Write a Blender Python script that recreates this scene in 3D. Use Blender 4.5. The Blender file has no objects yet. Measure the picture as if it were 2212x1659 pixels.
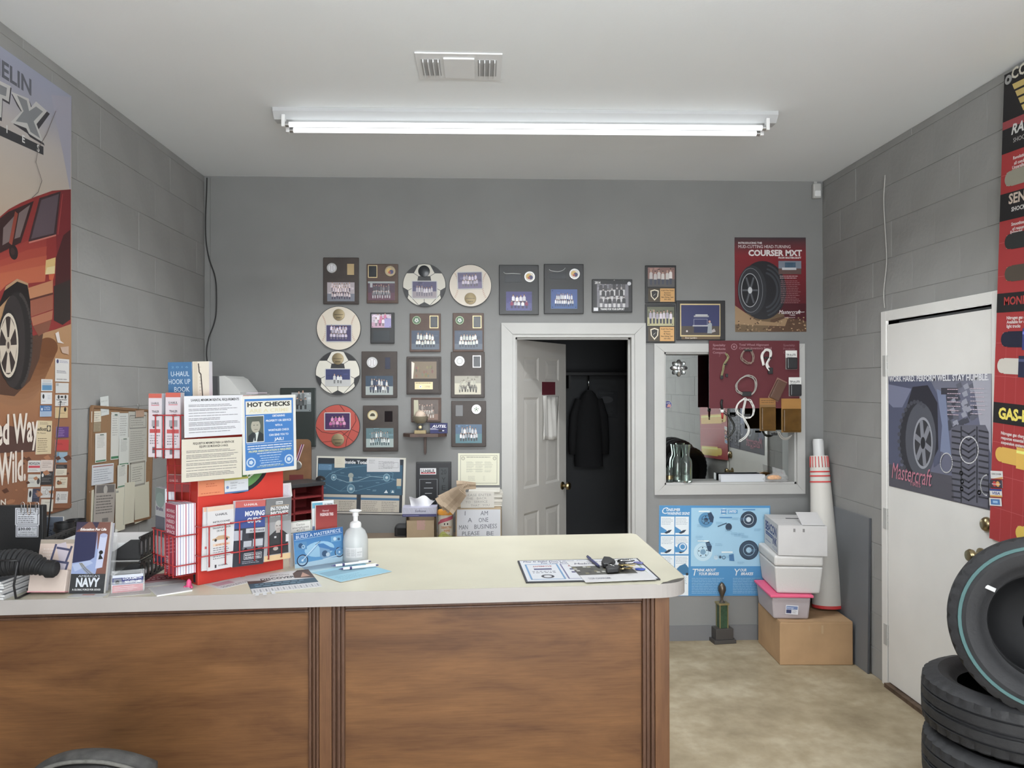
import bpy, bmesh, math, random
import numpy as np
from mathutils import Vector, Matrix
random.seed(7)
S = bpy.context.scene
# ---------------------------------------------------------------- camera
FPX, CX, CY = 1661.0, 1106.0, 829.5
YAW, PITCH, ROLL, CH = 0.0396, 0.0035, -0.0019, 1.683
D, XL, XR, H = 5.048, -1.790, 2.278, 3.05          # back wall, side walls, ceiling
_F = Vector((math.sin(YAW)*math.cos(PITCH), math.cos(YAW)*math.cos(PITCH), math.sin(PITCH)))
_R = Vector((math.cos(YAW), -math.sin(YAW), 0)); _U = _R.cross(_F)
_R, _U = _R*math.cos(ROLL)+_U*math.sin(ROLL), _U*math.cos(ROLL)-_R*math.sin(ROLL)
CAM = Vector((0, 0, CH))
cd = bpy.data.cameras.new('camera'); cam = bpy.data.objects.new('camera', cd); S.collection.objects.link(cam)
cd.sensor_fit = 'HORIZONTAL'; cd.sensor_width = 36.0; cd.lens = 36.0*FPX/2212.0; cd.clip_start = .02
cam.matrix_world = Matrix(((_R.x, _U.x, -_F.x, 0), (_R.y, _U.y, -_F.y, 0), (_R.z, _U.z, -_F.z, CH), (0, 0, 0, 1)))
S.camera = cam
# ---------------------------------------------------------------- world, exposure
W = bpy.data.worlds.new('world'); S.world = W; W.use_nodes = True
W.node_tree.nodes['Background'].inputs[0].default_value = (.95, .98, 1, 1)
S.view_settings.view_transform = 'Standard'; S.view_settings.look = 'None'
S.view_settings.gamma = 1; S.view_settings.use_curve_mapping = False
S.view_settings.exposure = 0.2
I_SKY, I_MAIN, I_UP, I_REAR, GLOW = 10.5, 38.0, 78.0, 0.0, 1.25        # daylight, strip over the counter, added unseen uplights for the ceiling, rear strip, glow of the tubes
W.node_tree.nodes['Background'].inputs[1].default_value = I_SKY
try:
    S.cycles.use_denoising = True; S.cycles.max_bounces = 6; S.cycles.diffuse_bounces = 3; S.cycles.glossy_bounces = 3; S.cycles.use_adaptive_sampling = True; S.cycles.adaptive_threshold = .04
    S.cycles.sample_clamp_indirect = 6.0; S.cycles.caustics_refractive = False; S.cycles.caustics_reflective = False
except Exception: pass
# daylight comes in through the shop window behind the camera (portal only guides the sampling)
pd = bpy.data.lights.new('shop_window_portal', 'AREA'); pd.shape = 'RECTANGLE'; pd.size = 2.9; pd.size_y = 2.4; pd.cycles.is_portal = True
po = bpy.data.objects.new('shop_window_portal', pd); COL0 = S.collection; COL0.objects.link(po); po.location = (.75, -2.44, 1.25); po.rotation_euler = (math.pi/2, 0, 0)
# ---------------------------------------------------------------- from a place in the photo to a place in the room
def ray(px, py): return (_F + _R*((px-CX)/FPX) - _U*((py-CY)/FPX)).normalized()
def on(px, py, P, n):
    d = ray(px, py); n = Vector(n); return CAM + d*((Vector(P)-CAM).dot(n)/d.dot(n))
def aty(px, py, y): return on(px, py, (0, y, 0), (0, 1, 0))
def atz(px, py, z): return on(px, py, (0, 0, z), (0, 0, 1))
def atx(px, py, x): return on(px, py, (x, 0, 0), (1, 0, 0))
# ---------------------------------------------------------------- colours and materials
def lin(c): return tuple((v/12.92 if v <= .04045 else ((v+.055)/1.055)**2.4) for v in (x/255 for x in c))
def alb(c, k=.95): return tuple(min(.88, v/k) for v in lin(c))      # seen colour -> surface colour
_M = {}
def mat(name, c=None, rough=.55, metal=0, spec=.4, bump=0, bscale=60, var=0, vscale=3, trans=0, ior=1.45, emit=None, es=0, alpha=1, coat=0):
    if name in _M: return _M[name]
    m = bpy.data.materials.new(name); m.use_nodes = True; nt = m.node_tree; b = nt.nodes['Principled BSDF']
    c = c or (.5, .5, .5)
    b.inputs['Base Color'].default_value = (*c, 1); b.inputs['Roughness'].default_value = rough
    b.inputs['Metallic'].default_value = metal; b.inputs['Specular IOR Level'].default_value = spec
    b.inputs['Transmission Weight'].default_value = trans; b.inputs['IOR'].default_value = ior; b.inputs['Alpha'].default_value = alpha
    b.inputs['Coat Weight'].default_value = coat
    if emit: b.inputs['Emission Color'].default_value = (*emit, 1); b.inputs['Emission Strength'].default_value = es
    if var or bump:
        tc = nt.nodes.new('ShaderNodeTexCoord')
        if var:
            n = nt.nodes.new('ShaderNodeTexNoise'); n.inputs['Scale'].default_value = vscale; n.inputs['Detail'].default_value = 6
            nt.links.new(tc.outputs['Object'], n.inputs['Vector'])
            r = nt.nodes.new('ShaderNodeValToRGB')
            r.color_ramp.elements[0].position = .3; r.color_ramp.elements[1].position = .7
            r.color_ramp.elements[0].color = (*[v*(1-var) for v in c], 1); r.color_ramp.elements[1].color = (*[min(1, v*(1+var)) for v in c], 1)
            nt.links.new(n.outputs['Fac'], r.inputs['Fac']); nt.links.new(r.outputs['Color'], b.inputs['Base Color'])
        if bump:
            n2 = nt.nodes.new('ShaderNodeTexNoise'); n2.inputs['Scale'].default_value = bscale; n2.inputs['Detail'].default_value = 4
            nt.links.new(tc.outputs['Object'], n2.inputs['Vector'])
            bp = nt.nodes.new('ShaderNodeBump'); bp.inputs['Strength'].default_value = bump; bp.inputs['Distance'].default_value = .004
            nt.links.new(n2.outputs['Fac'], bp.inputs['Height']); nt.links.new(bp.outputs['Normal'], b.inputs['Normal'])
    _M[name] = m; return m
def printmat(name, rough=.5, coat=0, grain=.04):
    m = mat(name, (.5, .5, .5), rough, coat=coat); nt = m.node_tree; b = nt.nodes['Principled BSDF']
    a = nt.nodes.new('ShaderNodeVertexColor'); a.layer_name = 'Col'
    nt.links.new(a.outputs['Color'], b.inputs['Base Color']); return m
PRINT = printmat('printed_paper', .6); GLOSS = printmat('printed_gloss', .3); PHOTO = printmat('printed_photo', .35)
# ---------------------------------------------------------------- meshes and objects
COL = S.collection
def mesh(name, v, f, m=None, parent=None, loc=(0, 0, 0), rot=None, smooth=False):
    me = bpy.data.meshes.new(name); me.from_pydata([tuple(x) for x in v], [], f); me.update()
    return link(name, me, m, parent, loc, rot, smooth)
def link(name, me, m=None, parent=None, loc=(0, 0, 0), rot=None, smooth=False):
    o = bpy.data.objects.new(name, me); COL.objects.link(o)
    if m is not None and not me.materials: me.materials.append(m)
    if smooth and len(me.polygons): me.polygons.foreach_set('use_smooth', [True]*len(me.polygons))
    place(o, loc, rot)
    if parent is not None: o.parent = parent
    return o
def place(o, loc, rot=None):
    if rot is None: o.location = loc
    elif isinstance(rot, Matrix): M_ = rot.to_4x4(); M_.translation = Vector(loc); o.matrix_basis = M_
    else: o.location = loc; o.rotation_euler = rot
def tag(o, label=None, cat=None, group=None, kind=None):
    if label: o['label'] = label
    if cat: o['category'] = cat
    if group: o['group'] = group
    if kind: o['kind'] = kind
    return o
def thing(name, label, cat=None, loc=(0, 0, 0), rot=None, group=None):
    o = bpy.data.objects.new(name, None); COL.objects.link(o); o.empty_display_size = .05
    place(o, loc, rot); return tag(o, label, cat, group)
def bm_box(bm, size, c=(0, 0, 0), rot=None):
    M_ = Matrix.Translation(Vector(c)) @ ((rot.to_4x4()) if rot else Matrix()) @ Matrix.Diagonal((*size, 1))
    return bmesh.ops.create_cube(bm, size=1, matrix=M_)
def bm_obj(name, bm, m, parent=None, loc=(0, 0, 0), rot=None, smooth=False):
    me = bpy.data.meshes.new(name); bm.to_mesh(me); bm.free(); return link(name, me, m, parent, loc, rot, smooth)
def box(name, size, c, m, parent=None, bev=0, loc=(0, 0, 0), rot=None, seg=2):
    bm = bmesh.new(); bm_box(bm, size, c)
    if bev: bmesh.ops.bevel(bm, geom=bm.edges[:], offset=min(bev, min(size)*.45), segments=seg, affect='EDGES', profile=.6)
    o = bm_obj(name, bm, m, parent, loc, rot)
    return o
def boxes(name, L, m, parent=None, loc=(0, 0, 0), rot=None):
    bm = bmesh.new()
    for s_, c_ in L: bm_box(bm, s_, c_)
    return bm_obj(name, bm, m, parent, loc, rot)
def tube(name, pts, r, m, parent=None, n=8, closed=False, loc=(0, 0, 0), rot=None):
    return bm_obj(name, bm_tube(bmesh.new(), pts, r, n, closed), m, parent, loc, rot, True)
def bm_tube(bm, pts, r, n=8, closed=False):
    P = [Vector(p) for p in pts]; N = len(P); rings = []; up = None
    for i, p in enumerate(P):
        if closed: t = P[(i+1) % N]-P[i-1]
        else: t = P[min(i+1, N-1)]-P[max(i-1, 0)]
        t = t.normalized() if t.length > 1e-9 else Vector((0, 0, 1))
        if up is None: up = Vector((0, 0, 1)) if abs(t.z) < .9 else Vector((1, 0, 0))
        a = t.cross(up)
        if a.length < 1e-6: a = t.cross(Vector((0, 1, .01)))
        a.normalize(); b = a.cross(t).normalized(); up = b
        rr = r[i] if isinstance(r, (list, tuple)) else r
        rings.append([bm.verts.new(p+a*(rr*math.cos(2*math.pi*k/n))+b*(rr*math.sin(2*math.pi*k/n))) for k in range(n)])
    for i in range(N if closed else N-1):
        A, B = rings[i], rings[(i+1) % N]
        for k in range(n): bm.faces.new((A[k], A[(k+1) % n], B[(k+1) % n], B[k]))
    if not closed: bm.faces.new(rings[0][::-1]); bm.faces.new(rings[-1])
    return bm
def lathe(name, prof, m, parent=None, n=24, loc=(0, 0, 0), rot=None, smooth=True, axis='z'):
    v, f = [], []
    for (r, z) in prof:
        for k in range(n):
            a = 2*math.pi*k/n; c, s_ = r*math.cos(a), r*math.sin(a)
            v.append((c, s_, z) if axis == 'z' else ((c, -z, s_) if axis == 'y' else (z, c, s_)))
    for i in range(len(prof)-1):
        for k in range(n):
            k2 = (k+1) % n; q = (i*n+k, i*n+k2, (i+1)*n+k2, (i+1)*n+k); f.append(q)
    o = mesh(name, v, f, m, parent, loc, rot, False)
    bm = bmesh.new(); bm.from_mesh(o.data); bmesh.ops.remove_doubles(bm, verts=bm.verts[:], dist=1e-6)
    for i in (0, len(prof)-1):
        if prof[0][0] > 1e-5 and prof[-1][0] > 1e-5: break
        if prof[i][0] > 1e-5: bmesh.ops.holes_fill(bm, edges=[e for e in bm.edges if e.is_boundary], sides=n+2); break
    bmesh.ops.recalc_face_normals(bm, faces=bm.faces[:]); bm.to_mesh(o.data); bm.free()
    if smooth:
        for p in o.data.polygons: p.use_smooth = True
        try: o.data.set_sharp_from_angle(angle=math.radians(40))
        except Exception: pass
    return o
def smoothpath(pts, k=6):
    P = [Vector(p) for p in pts]; out = []
    for i in range(len(P)-1):
        a, b, c, d = P[max(i-1, 0)], P[i], P[i+1], P[min(i+2, len(P)-1)]
        for j in range(k):
            t = j/k; out.append(.5*((2*b)+(c-a)*t+(2*a-5*b+4*c-d)*t*t+(3*b-a-3*c+d)*t**3))
    out.append(P[-1]); return out
# ---------------------------------------------------------------- lettering: glyph outlines of Blender's own font
_G = {}
def _glyphs():
    chars = "ABCDEFGHIJKLMNOPQRSTUVWXYZabcdefghijklmnopqrstuvwxyz0123456789 .,!?&'$-:/*()\"#"
    for bold in (0, 1, 2):
        cu = bpy.data.curves.new('g', 'FONT'); cu.resolution_u = 2; cu.offset = (0.0, .028, .042)[bold]
        ob = bpy.data.objects.new('g', cu); COL.objects.link(ob)
        def geo(t):
            cu.body = t; bpy.context.view_layer.update(); dg = bpy.context.evaluated_depsgraph_get()
            e = ob.evaluated_get(dg); me = e.to_mesh(); me.calc_loop_triangles()
            v = np.array([x.co[:2] for x in me.vertices], dtype=float).reshape(-1, 2)
            t_ = np.array([x.vertices[:] for x in me.loop_triangles], dtype=int).reshape(-1, 3)
            e.to_mesh_clear(); return v, t_
        h0 = geo('H')[0]; cap = h0[:, 1].max(); w0 = geo('HH')[0][:, 0].max()
        for ch in chars:
            v, t_ = geo(ch) if ch != ' ' else (np.zeros((0, 2)), np.zeros((0, 3), int))
            adv = geo('H'+ch+'H')[0][:, 0].max()-w0
            _G[(ch, bold)] = (v/cap, t_, adv/cap)
        bpy.data.objects.remove(ob); bpy.data.curves.remove(cu)
_glyphs()
EPS = 2.0e-5
class Pr:
    """flat print: coloured shapes laid over one another; x right, y up, origin at the lower left corner, metres (or scaled units)"""
    def __init__(s, w, h, bg, k=.95, unit=None):
        s.w, s.h, s.k = w, h, k; s.V, s.T, s.C, s.n, s.z = [], [], [], 0, 0
        s.ux = w/unit[0] if unit else 1; s.uy = h/unit[1] if unit else 1
        s._add(np.array([(0, 0), (w, 0), (w, h), (0, h)], float), np.array([(0, 1, 2), (0, 2, 3)]), bg)
    def _add(s, v, t, c, lift=1):
        s.z += lift
        vv = np.column_stack([v, np.full(len(v), s.z*EPS)]); s.V.append(vv); s.T.append(t+s.n); s.n += len(v)
        cc = np.array(c, float)
        if cc.ndim == 1: cc = np.tile(np.array(alb(cc[:3], s.k)), (len(v), 1))
        else: cc = np.array([alb(x, s.k) for x in cc])
        lu = cc @ np.array([.25, .6, .15]); s.C.append(lu[:, None]+(cc-lu[:, None])*.86)
    def sc(s, v): return np.asarray(v, float)*np.array([s.ux, s.uy])
    def rect(s, x0, y0, x1, y1, c, c2=None):
        v = s.sc([(x0, y0), (x1, y0), (x1, y1), (x0, y1)])
        s._add(v, np.array([(0, 1, 2), (0, 2, 3)]), c if c2 is None else [c, c, c2, c2]); return s
    def poly(s, pts, c):
        v = s.sc(pts)
        from mathutils.geometry import tessellate_polygon
        t = np.array(tessellate_polygon([[Vector((a, b, 0)) for a, b in v]]), int).reshape(-1, 3)
        A = v[t[:, 0]]; B = v[t[:, 1]]; C_ = v[t[:, 2]]
        cr = (B[:, 0]-A[:, 0])*(C_[:, 1]-A[:, 1])-(B[:, 1]-A[:, 1])*(C_[:, 0]-A[:, 0]); t[cr < 0] = t[cr < 0][:, ::-1]
        s._add(v, t, c); return s
    def circ(s, x, y, r, c, ry=None, n=20, a0=0, a1=2*math.pi):
        ry = r if ry is None else ry
        pts = [(x, y)]+[(x+r*math.cos(a0+(a1-a0)*i/n), y+ry*math.sin(a0+(a1-a0)*i/n)) for i in range(n+1)]
        s._add(s.sc(pts), np.array([(0, i+1, i+2) for i in range(n)]), c); return s
    def ring(s, x, y, r, w, c, ry=None, n=28):
        ry = r if ry is None else ry; pts = []
        for i in range(n+1):
            a = 2*math.pi*i/n; pts += [(x+r*math.cos(a), y+ry*math.sin(a)), (x+(r-w)*math.cos(a), y+(ry-w)*math.sin(a))]
        t = []
        for i in range(n): t += [(2*i, 2*i+2, 2*i+1), (2*i+1, 2*i+2, 2*i+3)]
        t = np.array(t); s._add(s.sc(pts), t[:, ::-1], c); return s
    def line(s, pts, w, c):
        v, t = [], []
        for (x0, y0), (x1, y1) in zip(pts[:-1], pts[1:]):
            dx, dy = x1-x0, y1-y0; L = math.hypot(dx, dy) or 1; nx, ny = -dy/L*w/2, dx/L*w/2; ex, ey = dx/L*w*.3, dy/L*w*.3; b = len(v)
            v += [(x0-ex+nx, y0-ey+ny), (x0-ex-nx, y0-ey-ny), (x1+ex-nx, y1+ey-ny), (x1+ex+nx, y1+ey+ny)]; t += [(b, b+1, b+2), (b, b+2, b+3)]
        s._add(s.sc(v), np.array(t), c); return s
    def frame(s, x0, y0, x1, y1, w, c):
        return s.line([(x0, y0), (x1, y0), (x1, y1), (x0, y1), (x0, y0)], w, c)
    def text(s, t, x, y, size, c, al='l', width=None, bold=0, sh=0, sx=1, rot=0):
        V, T, n, pen = [], [], 0, 0.0
        for ch in t:
            g = _G.get((ch, bold)) or _G[('-', bold)]
            if len(g[0]):
                v = g[0].copy(); v[:, 0] += pen; V.append(v); T.append(g[1]+n); n += len(v)
            pen += g[2]
        if not V: return s
        V = np.vstack(V); T = np.vstack(T)
        V[:, 0] -= V[:, 0].min(); ww = V[:, 0].max(); V *= size; ww *= size
        V[:, 0] += V[:, 1]*sh
        kx = (width/ww) if width else sx; V[:, 0] *= kx; ww *= kx
        V[:, 0] -= {'l': 0, 'c': ww/2, 'r': ww}[al]
        if rot:
            a = math.radians(rot); V = np.column_stack([V[:, 0]*math.cos(a)-V[:, 1]*math.sin(a), V[:, 0]*math.sin(a)+V[:, 1]*math.cos(a)])
        s._add(s.sc(V+np.array([x, y])), T, c); return s
    def fine(s, x0, y0, x1, y1, rows, c, fill=.36, ragged=.25, seed=1, gap=.12):
        """rows of print too small to read"""
        R = random.Random(seed); v, t = [], []; p = (y1-y0)/rows
        for i in range(rows):
            y = y1-(i+.75)*p; xe = x1-(x1-x0)*R.random()*ragged; x = x0
            while x < xe:
                L = (x1-x0)*R.uniform(.04, .16); xb = min(x+L, xe); b = len(v)
                v += [(x, y), (xb, y), (xb, y+p*fill), (x, y+p*fill)]; t += [(b, b+1, b+2), (b, b+2, b+3)]
                x = xb+p*gap*2
        s._add(s.sc(v), np.array(t), c); return s
    def team(s, x0, y0, x1, y1, sky, ground, shirts, skin=(190, 150, 130), n=7, rows=2, hz=.5, seed=1, legs=None, tall=.62, spread=.7):
        R = random.Random(seed); w, h = x1-x0, y1-y0
        s.rect(x0, y0, x1, y1, sky); s.rect(x0, y0, x1, y0+h*hz, ground)
        for i in range(10):
            a = x0+w*R.random()*.85; b = y0+h*(hz+(1-hz)*R.random()*.8); d = .8+.45*R.random()
            s.rect(a, b, min(x1, a+w*R.uniform(.05, .2)), min(y1, b+h*R.uniform(.04, .14)), tuple(min(255, q*d) for q in sky))
        for r in range(rows-1, -1, -1):
            m = n-(r % 2); fw = w*spread/n
            for i in range(m):
                cx = x0+w/2+(i-(m-1)/2)*fw*1.02+R.uniform(-.1, .1)*fw; fy = y0+h*(.12+.2*r)+R.uniform(-.02, .02)*h; fh = h*tall*R.uniform(.85, 1.05)*(.8 if r == 0 and rows > 1 else 1)
                sh = shirts[R.randrange(len(shirts))]; lg = legs or tuple(q*.55 for q in sh); d = R.uniform(.85, 1.08)
                s.poly([(cx-fw*.26, fy), (cx+fw*.26, fy), (cx+fw*.3, fy+fh*.45), (cx-fw*.3, fy+fh*.45)], lg)
                s.poly([(cx-fw*.42, fy+fh*.36), (cx+fw*.42, fy+fh*.36), (cx+fw*.4, fy+fh*.72), (cx+fw*.14, fy+fh*.8), (cx-fw*.14, fy+fh*.8), (cx-fw*.4, fy+fh*.72)], tuple(min(255, q*d) for q in sh))
                s.circ(cx, fy+fh*.88, fw*.2, skin, ry=fh*.1, n=9)
                if R.random() < .7: s.circ(cx, fy+fh*.91, fw*.21, tuple(q*.35 for q in skin), ry=fh*.08, n=9, a0=0, a1=math.pi)
        return s
    def mesh(s, name, flip=False):
        V = np.vstack(s.V); T = np.vstack(s.T); C_ = np.vstack(s.C)
        V = np.column_stack([V[:, 0]-s.w/2, -V[:, 2], V[:, 1]-s.h/2])
        me = bpy.data.meshes.new(name); me.from_pydata(V.tolist(), [], T.tolist())
        ca = me.color_attributes.new('Col', 'FLOAT_COLOR', 'POINT')
        ca.data.foreach_set('color', np.column_stack([C_, np.ones(len(C_))]).ravel()); me.update(); return me
    def build(s, name, parent=None, loc=(0, 0, 0), rot=None, m=None): return link(name, s.mesh(name), m or PRINT, parent, loc, rot)
def bend(o, fn):
    for v in o.data.vertices: v.co = fn(v.co.copy())
def quad(corners, P, n):
    """four photo corners (tl, tr, br, bl) on a real plane -> centre, rotation (x along, -y outwards, z up), width, height"""
    q = [on(x, y, P, n) for x, y in corners]; nv = Vector(n).normalized()
    if nv.dot(CAM-q[0]) < 0: nv = -nv
    u = ((q[1]-q[0])+(q[2]-q[3])).normalized(); v = u.cross(-nv).normalized()
    c = sum(q, Vector())/4; w = ((q[1]-q[0]).length+(q[2]-q[3]).length)/2; h = ((q[0]-q[3]).length+(q[1]-q[2]).length)/2
    R = Matrix((u, -nv, v)).transposed()
    return c, R, w, h, q
def rect4(x0, y0, x1, y1): return [(x0, y0), (x1, y0), (x1, y1), (x0, y1)]
def sheet(name, label, cat, corners, P, n, paint, th=.0008, m=None, group=None, lift=0.0, edge=None, k=.95, bg=(230, 230, 230), unit=None, part='printed_face'):
    """a sheet or thin board lying in a plane: a body with a printed face as its child"""
    c, R, w, h, q = quad(corners, P, n); out = R @ Vector((0, -1, 0))
    t = thing(name, label, cat, c+out*lift, R, group)
    box('backing', (w, th, h), (0, -th/2, 0), edge or mat('paper_edge', (.75, .74, .72)), t)
    p = Pr(w, h, bg, k, unit); paint(p, w, h)
    p.build(part, t, (0, -th-.0001, 0), None, m or PRINT)
    return t
# ================================================================ the room
WALL = (.21, .21, .207); WHITE = (.44, .435, .42)
M_wall = mat('wall_paint', WALL, .6, var=.05, vscale=2.5, bump=.12, bscale=55)
M_block = mat('block_paint', (.295, .292, .284), .7, var=.06, vscale=3, bump=.35, bscale=45)
M_ceil = mat('ceiling_paint', (.845, .875, .895), .7, var=.015, vscale=1.5, bump=.1, bscale=80)
M_white = mat('trim_paint', WHITE, .45, var=.03, vscale=6)
M_dark = mat('dark_void', (.05, .052, .055), .8)
def floor_mat():
    m = mat('concrete_floor', (.3, .27, .22), .55, bump=.12, bscale=30); nt = m.node_tree; b = nt.nodes['Principled BSDF']
    tc = nt.nodes.new('ShaderNodeTexCoord')
    n1 = nt.nodes.new('ShaderNodeTexNoise'); n1.inputs['Scale'].default_value = 2.2; n1.inputs['Detail'].default_value = 9; n1.inputs['Roughness'].default_value = .62
    n2 = nt.nodes.new('ShaderNodeTexNoise'); n2.inputs['Scale'].default_value = 14; n2.inputs['Detail'].default_value = 5
    nt.links.new(tc.outputs['Object'], n1.inputs['Vector']); nt.links.new(tc.outputs['Object'], n2.inputs['Vector'])
    r = nt.nodes.new('ShaderNodeValToRGB'); E_ = r.color_ramp.elements
    E_[0].position = .28; E_[0].color = (*alb((118, 105, 84), .82), 1); E_[1].position = .72; E_[1].color = (*alb((172, 161, 140), .82), 1)
    e = r.color_ramp.elements.new(.5); e.color = (*alb((146, 133, 110), .82), 1)
    mx = nt.nodes.new('ShaderNodeMix'); mx.data_type = 'RGBA'; mx.blend_type = 'MULTIPLY'; mx.inputs[0].default_value = .35
    r2 = nt.nodes.new('ShaderNodeValToRGB'); r2.color_ramp.elements[0].position = .35; r2.color_ramp.elements[0].color = (.6, .57, .5, 1); r2.color_ramp.elements[1].position = .6
    nt.links.new(n1.outputs['Fac'], r.inputs['Fac']); nt.links.new(n2.outputs['Fac'], r2.inputs['Fac'])
    nt.links.new(r.outputs['Color'], mx.inputs[6]); nt.links.new(r2.outputs['Color'], mx.inputs[7]); nt.links.new(mx.outputs[2], b.inputs['Base Color'])
    return m
YF = -2.3                                           # front of the shop, behind the camera
def struct(o, label=None): return tag(o, label, kind='structure')
struct(box('floor', (XR-XL+.4, D-YF+2.6, .1), ((XL+XR)/2, (D+YF)/2+1.2, -.05), floor_mat()))
struct(box('ceiling', (XR-XL+.4, D-YF+.2, .1), ((XL+XR)/2, (D+YF)/2, H+.05), M_ceil))
# back wall with a doorway and the opening of the mirrored window
a = aty(1107, 722, D); b = aty(1356, 1383, D); DX0, DX1, DZ = a.x, aty(1370, 722, D).x, a.z
a = aty(1434, 761, D); b = aty(1720, 1045, D); WX0, WX1, WZ0, WZ1 = a.x, b.x, b.z, a.z
def wallrects(name, X, Z, holes, y0, y1, m):
    L = []; xs = sorted(set(X+[h[0] for h in holes]+[h[1] for h in holes])); zs = sorted(set(Z+[h[2] for h in holes]+[h[3] for h in holes]))
    for i in range(len(xs)-1):
        for j in range(len(zs)-1):
            cx, cz = (xs[i]+xs[i+1])/2, (zs[j]+zs[j+1])/2
            if any(h[0] < cx < h[1] and h[2] < cz < h[3] for h in holes): continue
            L.append(((xs[i+1]-xs[i], y1-y0, zs[j+1]-zs[j]), (cx, (y0+y1)/2, cz)))
    o = boxes(name, L, m); bm = bmesh.new(); bm.from_mesh(o.data); bmesh.ops.remove_doubles(bm, verts=bm.verts[:], dist=1e-5)
    bm.to_mesh(o.data); bm.free(); return o
struct(wallrects('wall_back', [XL-.2, XR+.2], [0, H], [(DX0, DX1, 0, DZ), (WX0, WX1, WZ0, WZ1)], D, D+.13, M_wall))
bb = D-.004
struct(boxes('baseboard_back', [((DX0-.085-XL, .008, .1), ((XL+DX0-.085)/2, bb, .05)), ((XR-DX1-.1, .008, .1), ((XR+DX1+.1)/2, bb, .05))], mat('grey_vinyl', (.16, .16, .165), .5)))
# corner bead at the far end of the block wall
struct(box('trim_1', (.035, .008, H-.02), (XL+.0205, D-.0045, H/2), M_wall))
# side walls laid in painted concrete blocks
ZC0 = 2.6015; CO = .2032; BL = .4064
def courses():
    zs = [0]+[ZC0+CO*k for k in range(-12, 3)]+[H]; return list(zip(zs[:-1], zs[1:]))
_bm = {}
def block_mesh(l, h):
    key = (round(l, 3), round(h, 3))
    if key not in _bm:
        bm = bmesh.new(); bm_box(bm, (.012, l, h)); bmesh.ops.bevel(bm, geom=bm.edges[:], offset=.0009, segments=1, affect='EDGES')
        me = bpy.data.meshes.new('block'); bm.to_mesh(me); bm.free(); me.materials.append(M_block); _bm[key] = me
    return _bm[key]
def block_wall(name, x, sgn, y0, hole=None, off=0):
    w = box(name, (.2, D-YF, H), (x+sgn*(.1+.0035), (D+YF)/2, H/2), M_block); struct(w)
    if hole:
        bpy.data.objects.remove(w)
        h = hole; L = [((.2, h[0]-YF, H), (x+sgn*.1035, (h[0]+YF)/2, H/2)), ((.2, D-h[1], H), (x+sgn*.1035, (h[1]+D)/2, H/2)), ((.2, h[1]-h[0], H-h[2]), (x+sgn*.1035, (h[0]+h[1])/2, (H+h[2])/2))]
        w = struct(boxes(name, L, M_block))
    for i, (z0, z1) in enumerate(courses()):
        if z1-z0 < .05 and i > 3: pass
        st = D-(BL/2 if i % 2 else 0)-off; y = D; ys = [D]
        while st > y0:
            if st < D-.02: ys.append(st)
            st -= BL
        ys.append(y0)
        for a_, b_ in zip(ys[:-1], ys[1:]):
            segs = [(b_, a_, z0, z1)]
            if hole and z0 < hole[2] and a_ > hole[0] and b_ < hole[1]:
                segs = []
                if a_ > hole[1]: segs.append((hole[1], a_, z0, z1))
                if b_ < hole[0]: segs.append((b_, hole[0], z0, z1))
                if z1 > hole[2]+.02: segs.append((max(b_, hole[0]), min(a_, hole[1]), hole[2], z1))
            for (s0, s1, q0, q1) in segs:
                l, h = s1-s0-.0004, q1-q0-.0032
                if l < .015 or h < .012: continue
                o = bpy.data.objects.new('block', block_mesh(l, h)); COL.objects.link(o); o.parent = w
                jit = random.uniform(-.0009, .0009)
                o.location = (x+sgn*(.006+.0008+jit), (s0+s1)/2, (q0+q1)/2)
    return w
block_wall('wall_left', XL, -1, .9, off=.14)
RY1 = atx(1918, 700, XR).y; RY0 = atx(2147, 660, XR).y; RZ = atx(1925, 692, XR).z
block_wall('wall_right', XR, 1, .7, hole=(RY0, RY1, RZ), off=.05)
# shop front behind the camera: a big window to the daylight outside
struct(wallrects('wall_front', [XL-.2, XR+.2], [0, H], [(-.7, 2.2, .05, 2.45)], YF-.15, YF, M_wall))
wf = thing('window_2', None, None); wf['kind'] = 'structure'
boxes('window_frame', [((2.9, .08, .06), (.75, YF-.07, .08)), ((2.9, .08, .06), (.75, YF-.07, 2.42)), ((.06, .08, 2.34), (-.67, YF-.07, 1.25)), ((.06, .08, 2.34), (2.17, YF-.07, 1.25)), ((.05, .08, 2.3), (.75, YF-.07, 1.25))], mat('window_aluminium', (.55, .55, .55), .35, 1), wf)
# ---------------------------------------------------------------- inner doorway and the dark room behind it
t = thing('door_1', 'open six panel grey door in the back wall doorway', None); t['kind'] = 'structure'
def casing(parent, x0, x1, z1, w, y, m, name='casing', zt=None):
    th = .018
    def pr(pts): return [(px, y-th, pz) for px, pz in pts]+[(px, y, pz) for px, pz in pts]
    fs = [(0, 1, 2, 3), (7, 6, 5, 4), (0, 4, 5, 1), (1, 5, 6, 2), (2, 6, 7, 3), (3, 7, 4, 0)]
    zb = 0 if zt is None else zt
    for pts in ([(x0-w, zb), (x0, zb), (x0, z1), (x0-w, z1+w)], [(x1, zb), (x1+w, zb), (x1+w, z1+w), (x1, z1)], [(x0-w, z1+w), (x0, z1), (x1, z1), (x1+w, z1+w)]):
        g = .0006; cxm = sum(p[0] for p in pts)/4; czm = sum(p[1] for p in pts)/4
        pts = [(p[0]+(g if p[0] < cxm else -g), p[1]+(g if p[1] < czm else -g)) for p in pts]
        mesh(name, pr(pts), fs, m, parent)
cw = aty(1107, 722, D).x-aty(1082, 722, D).x
casing(t, DX0, DX1, DZ, .074, D, M_white)
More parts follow.
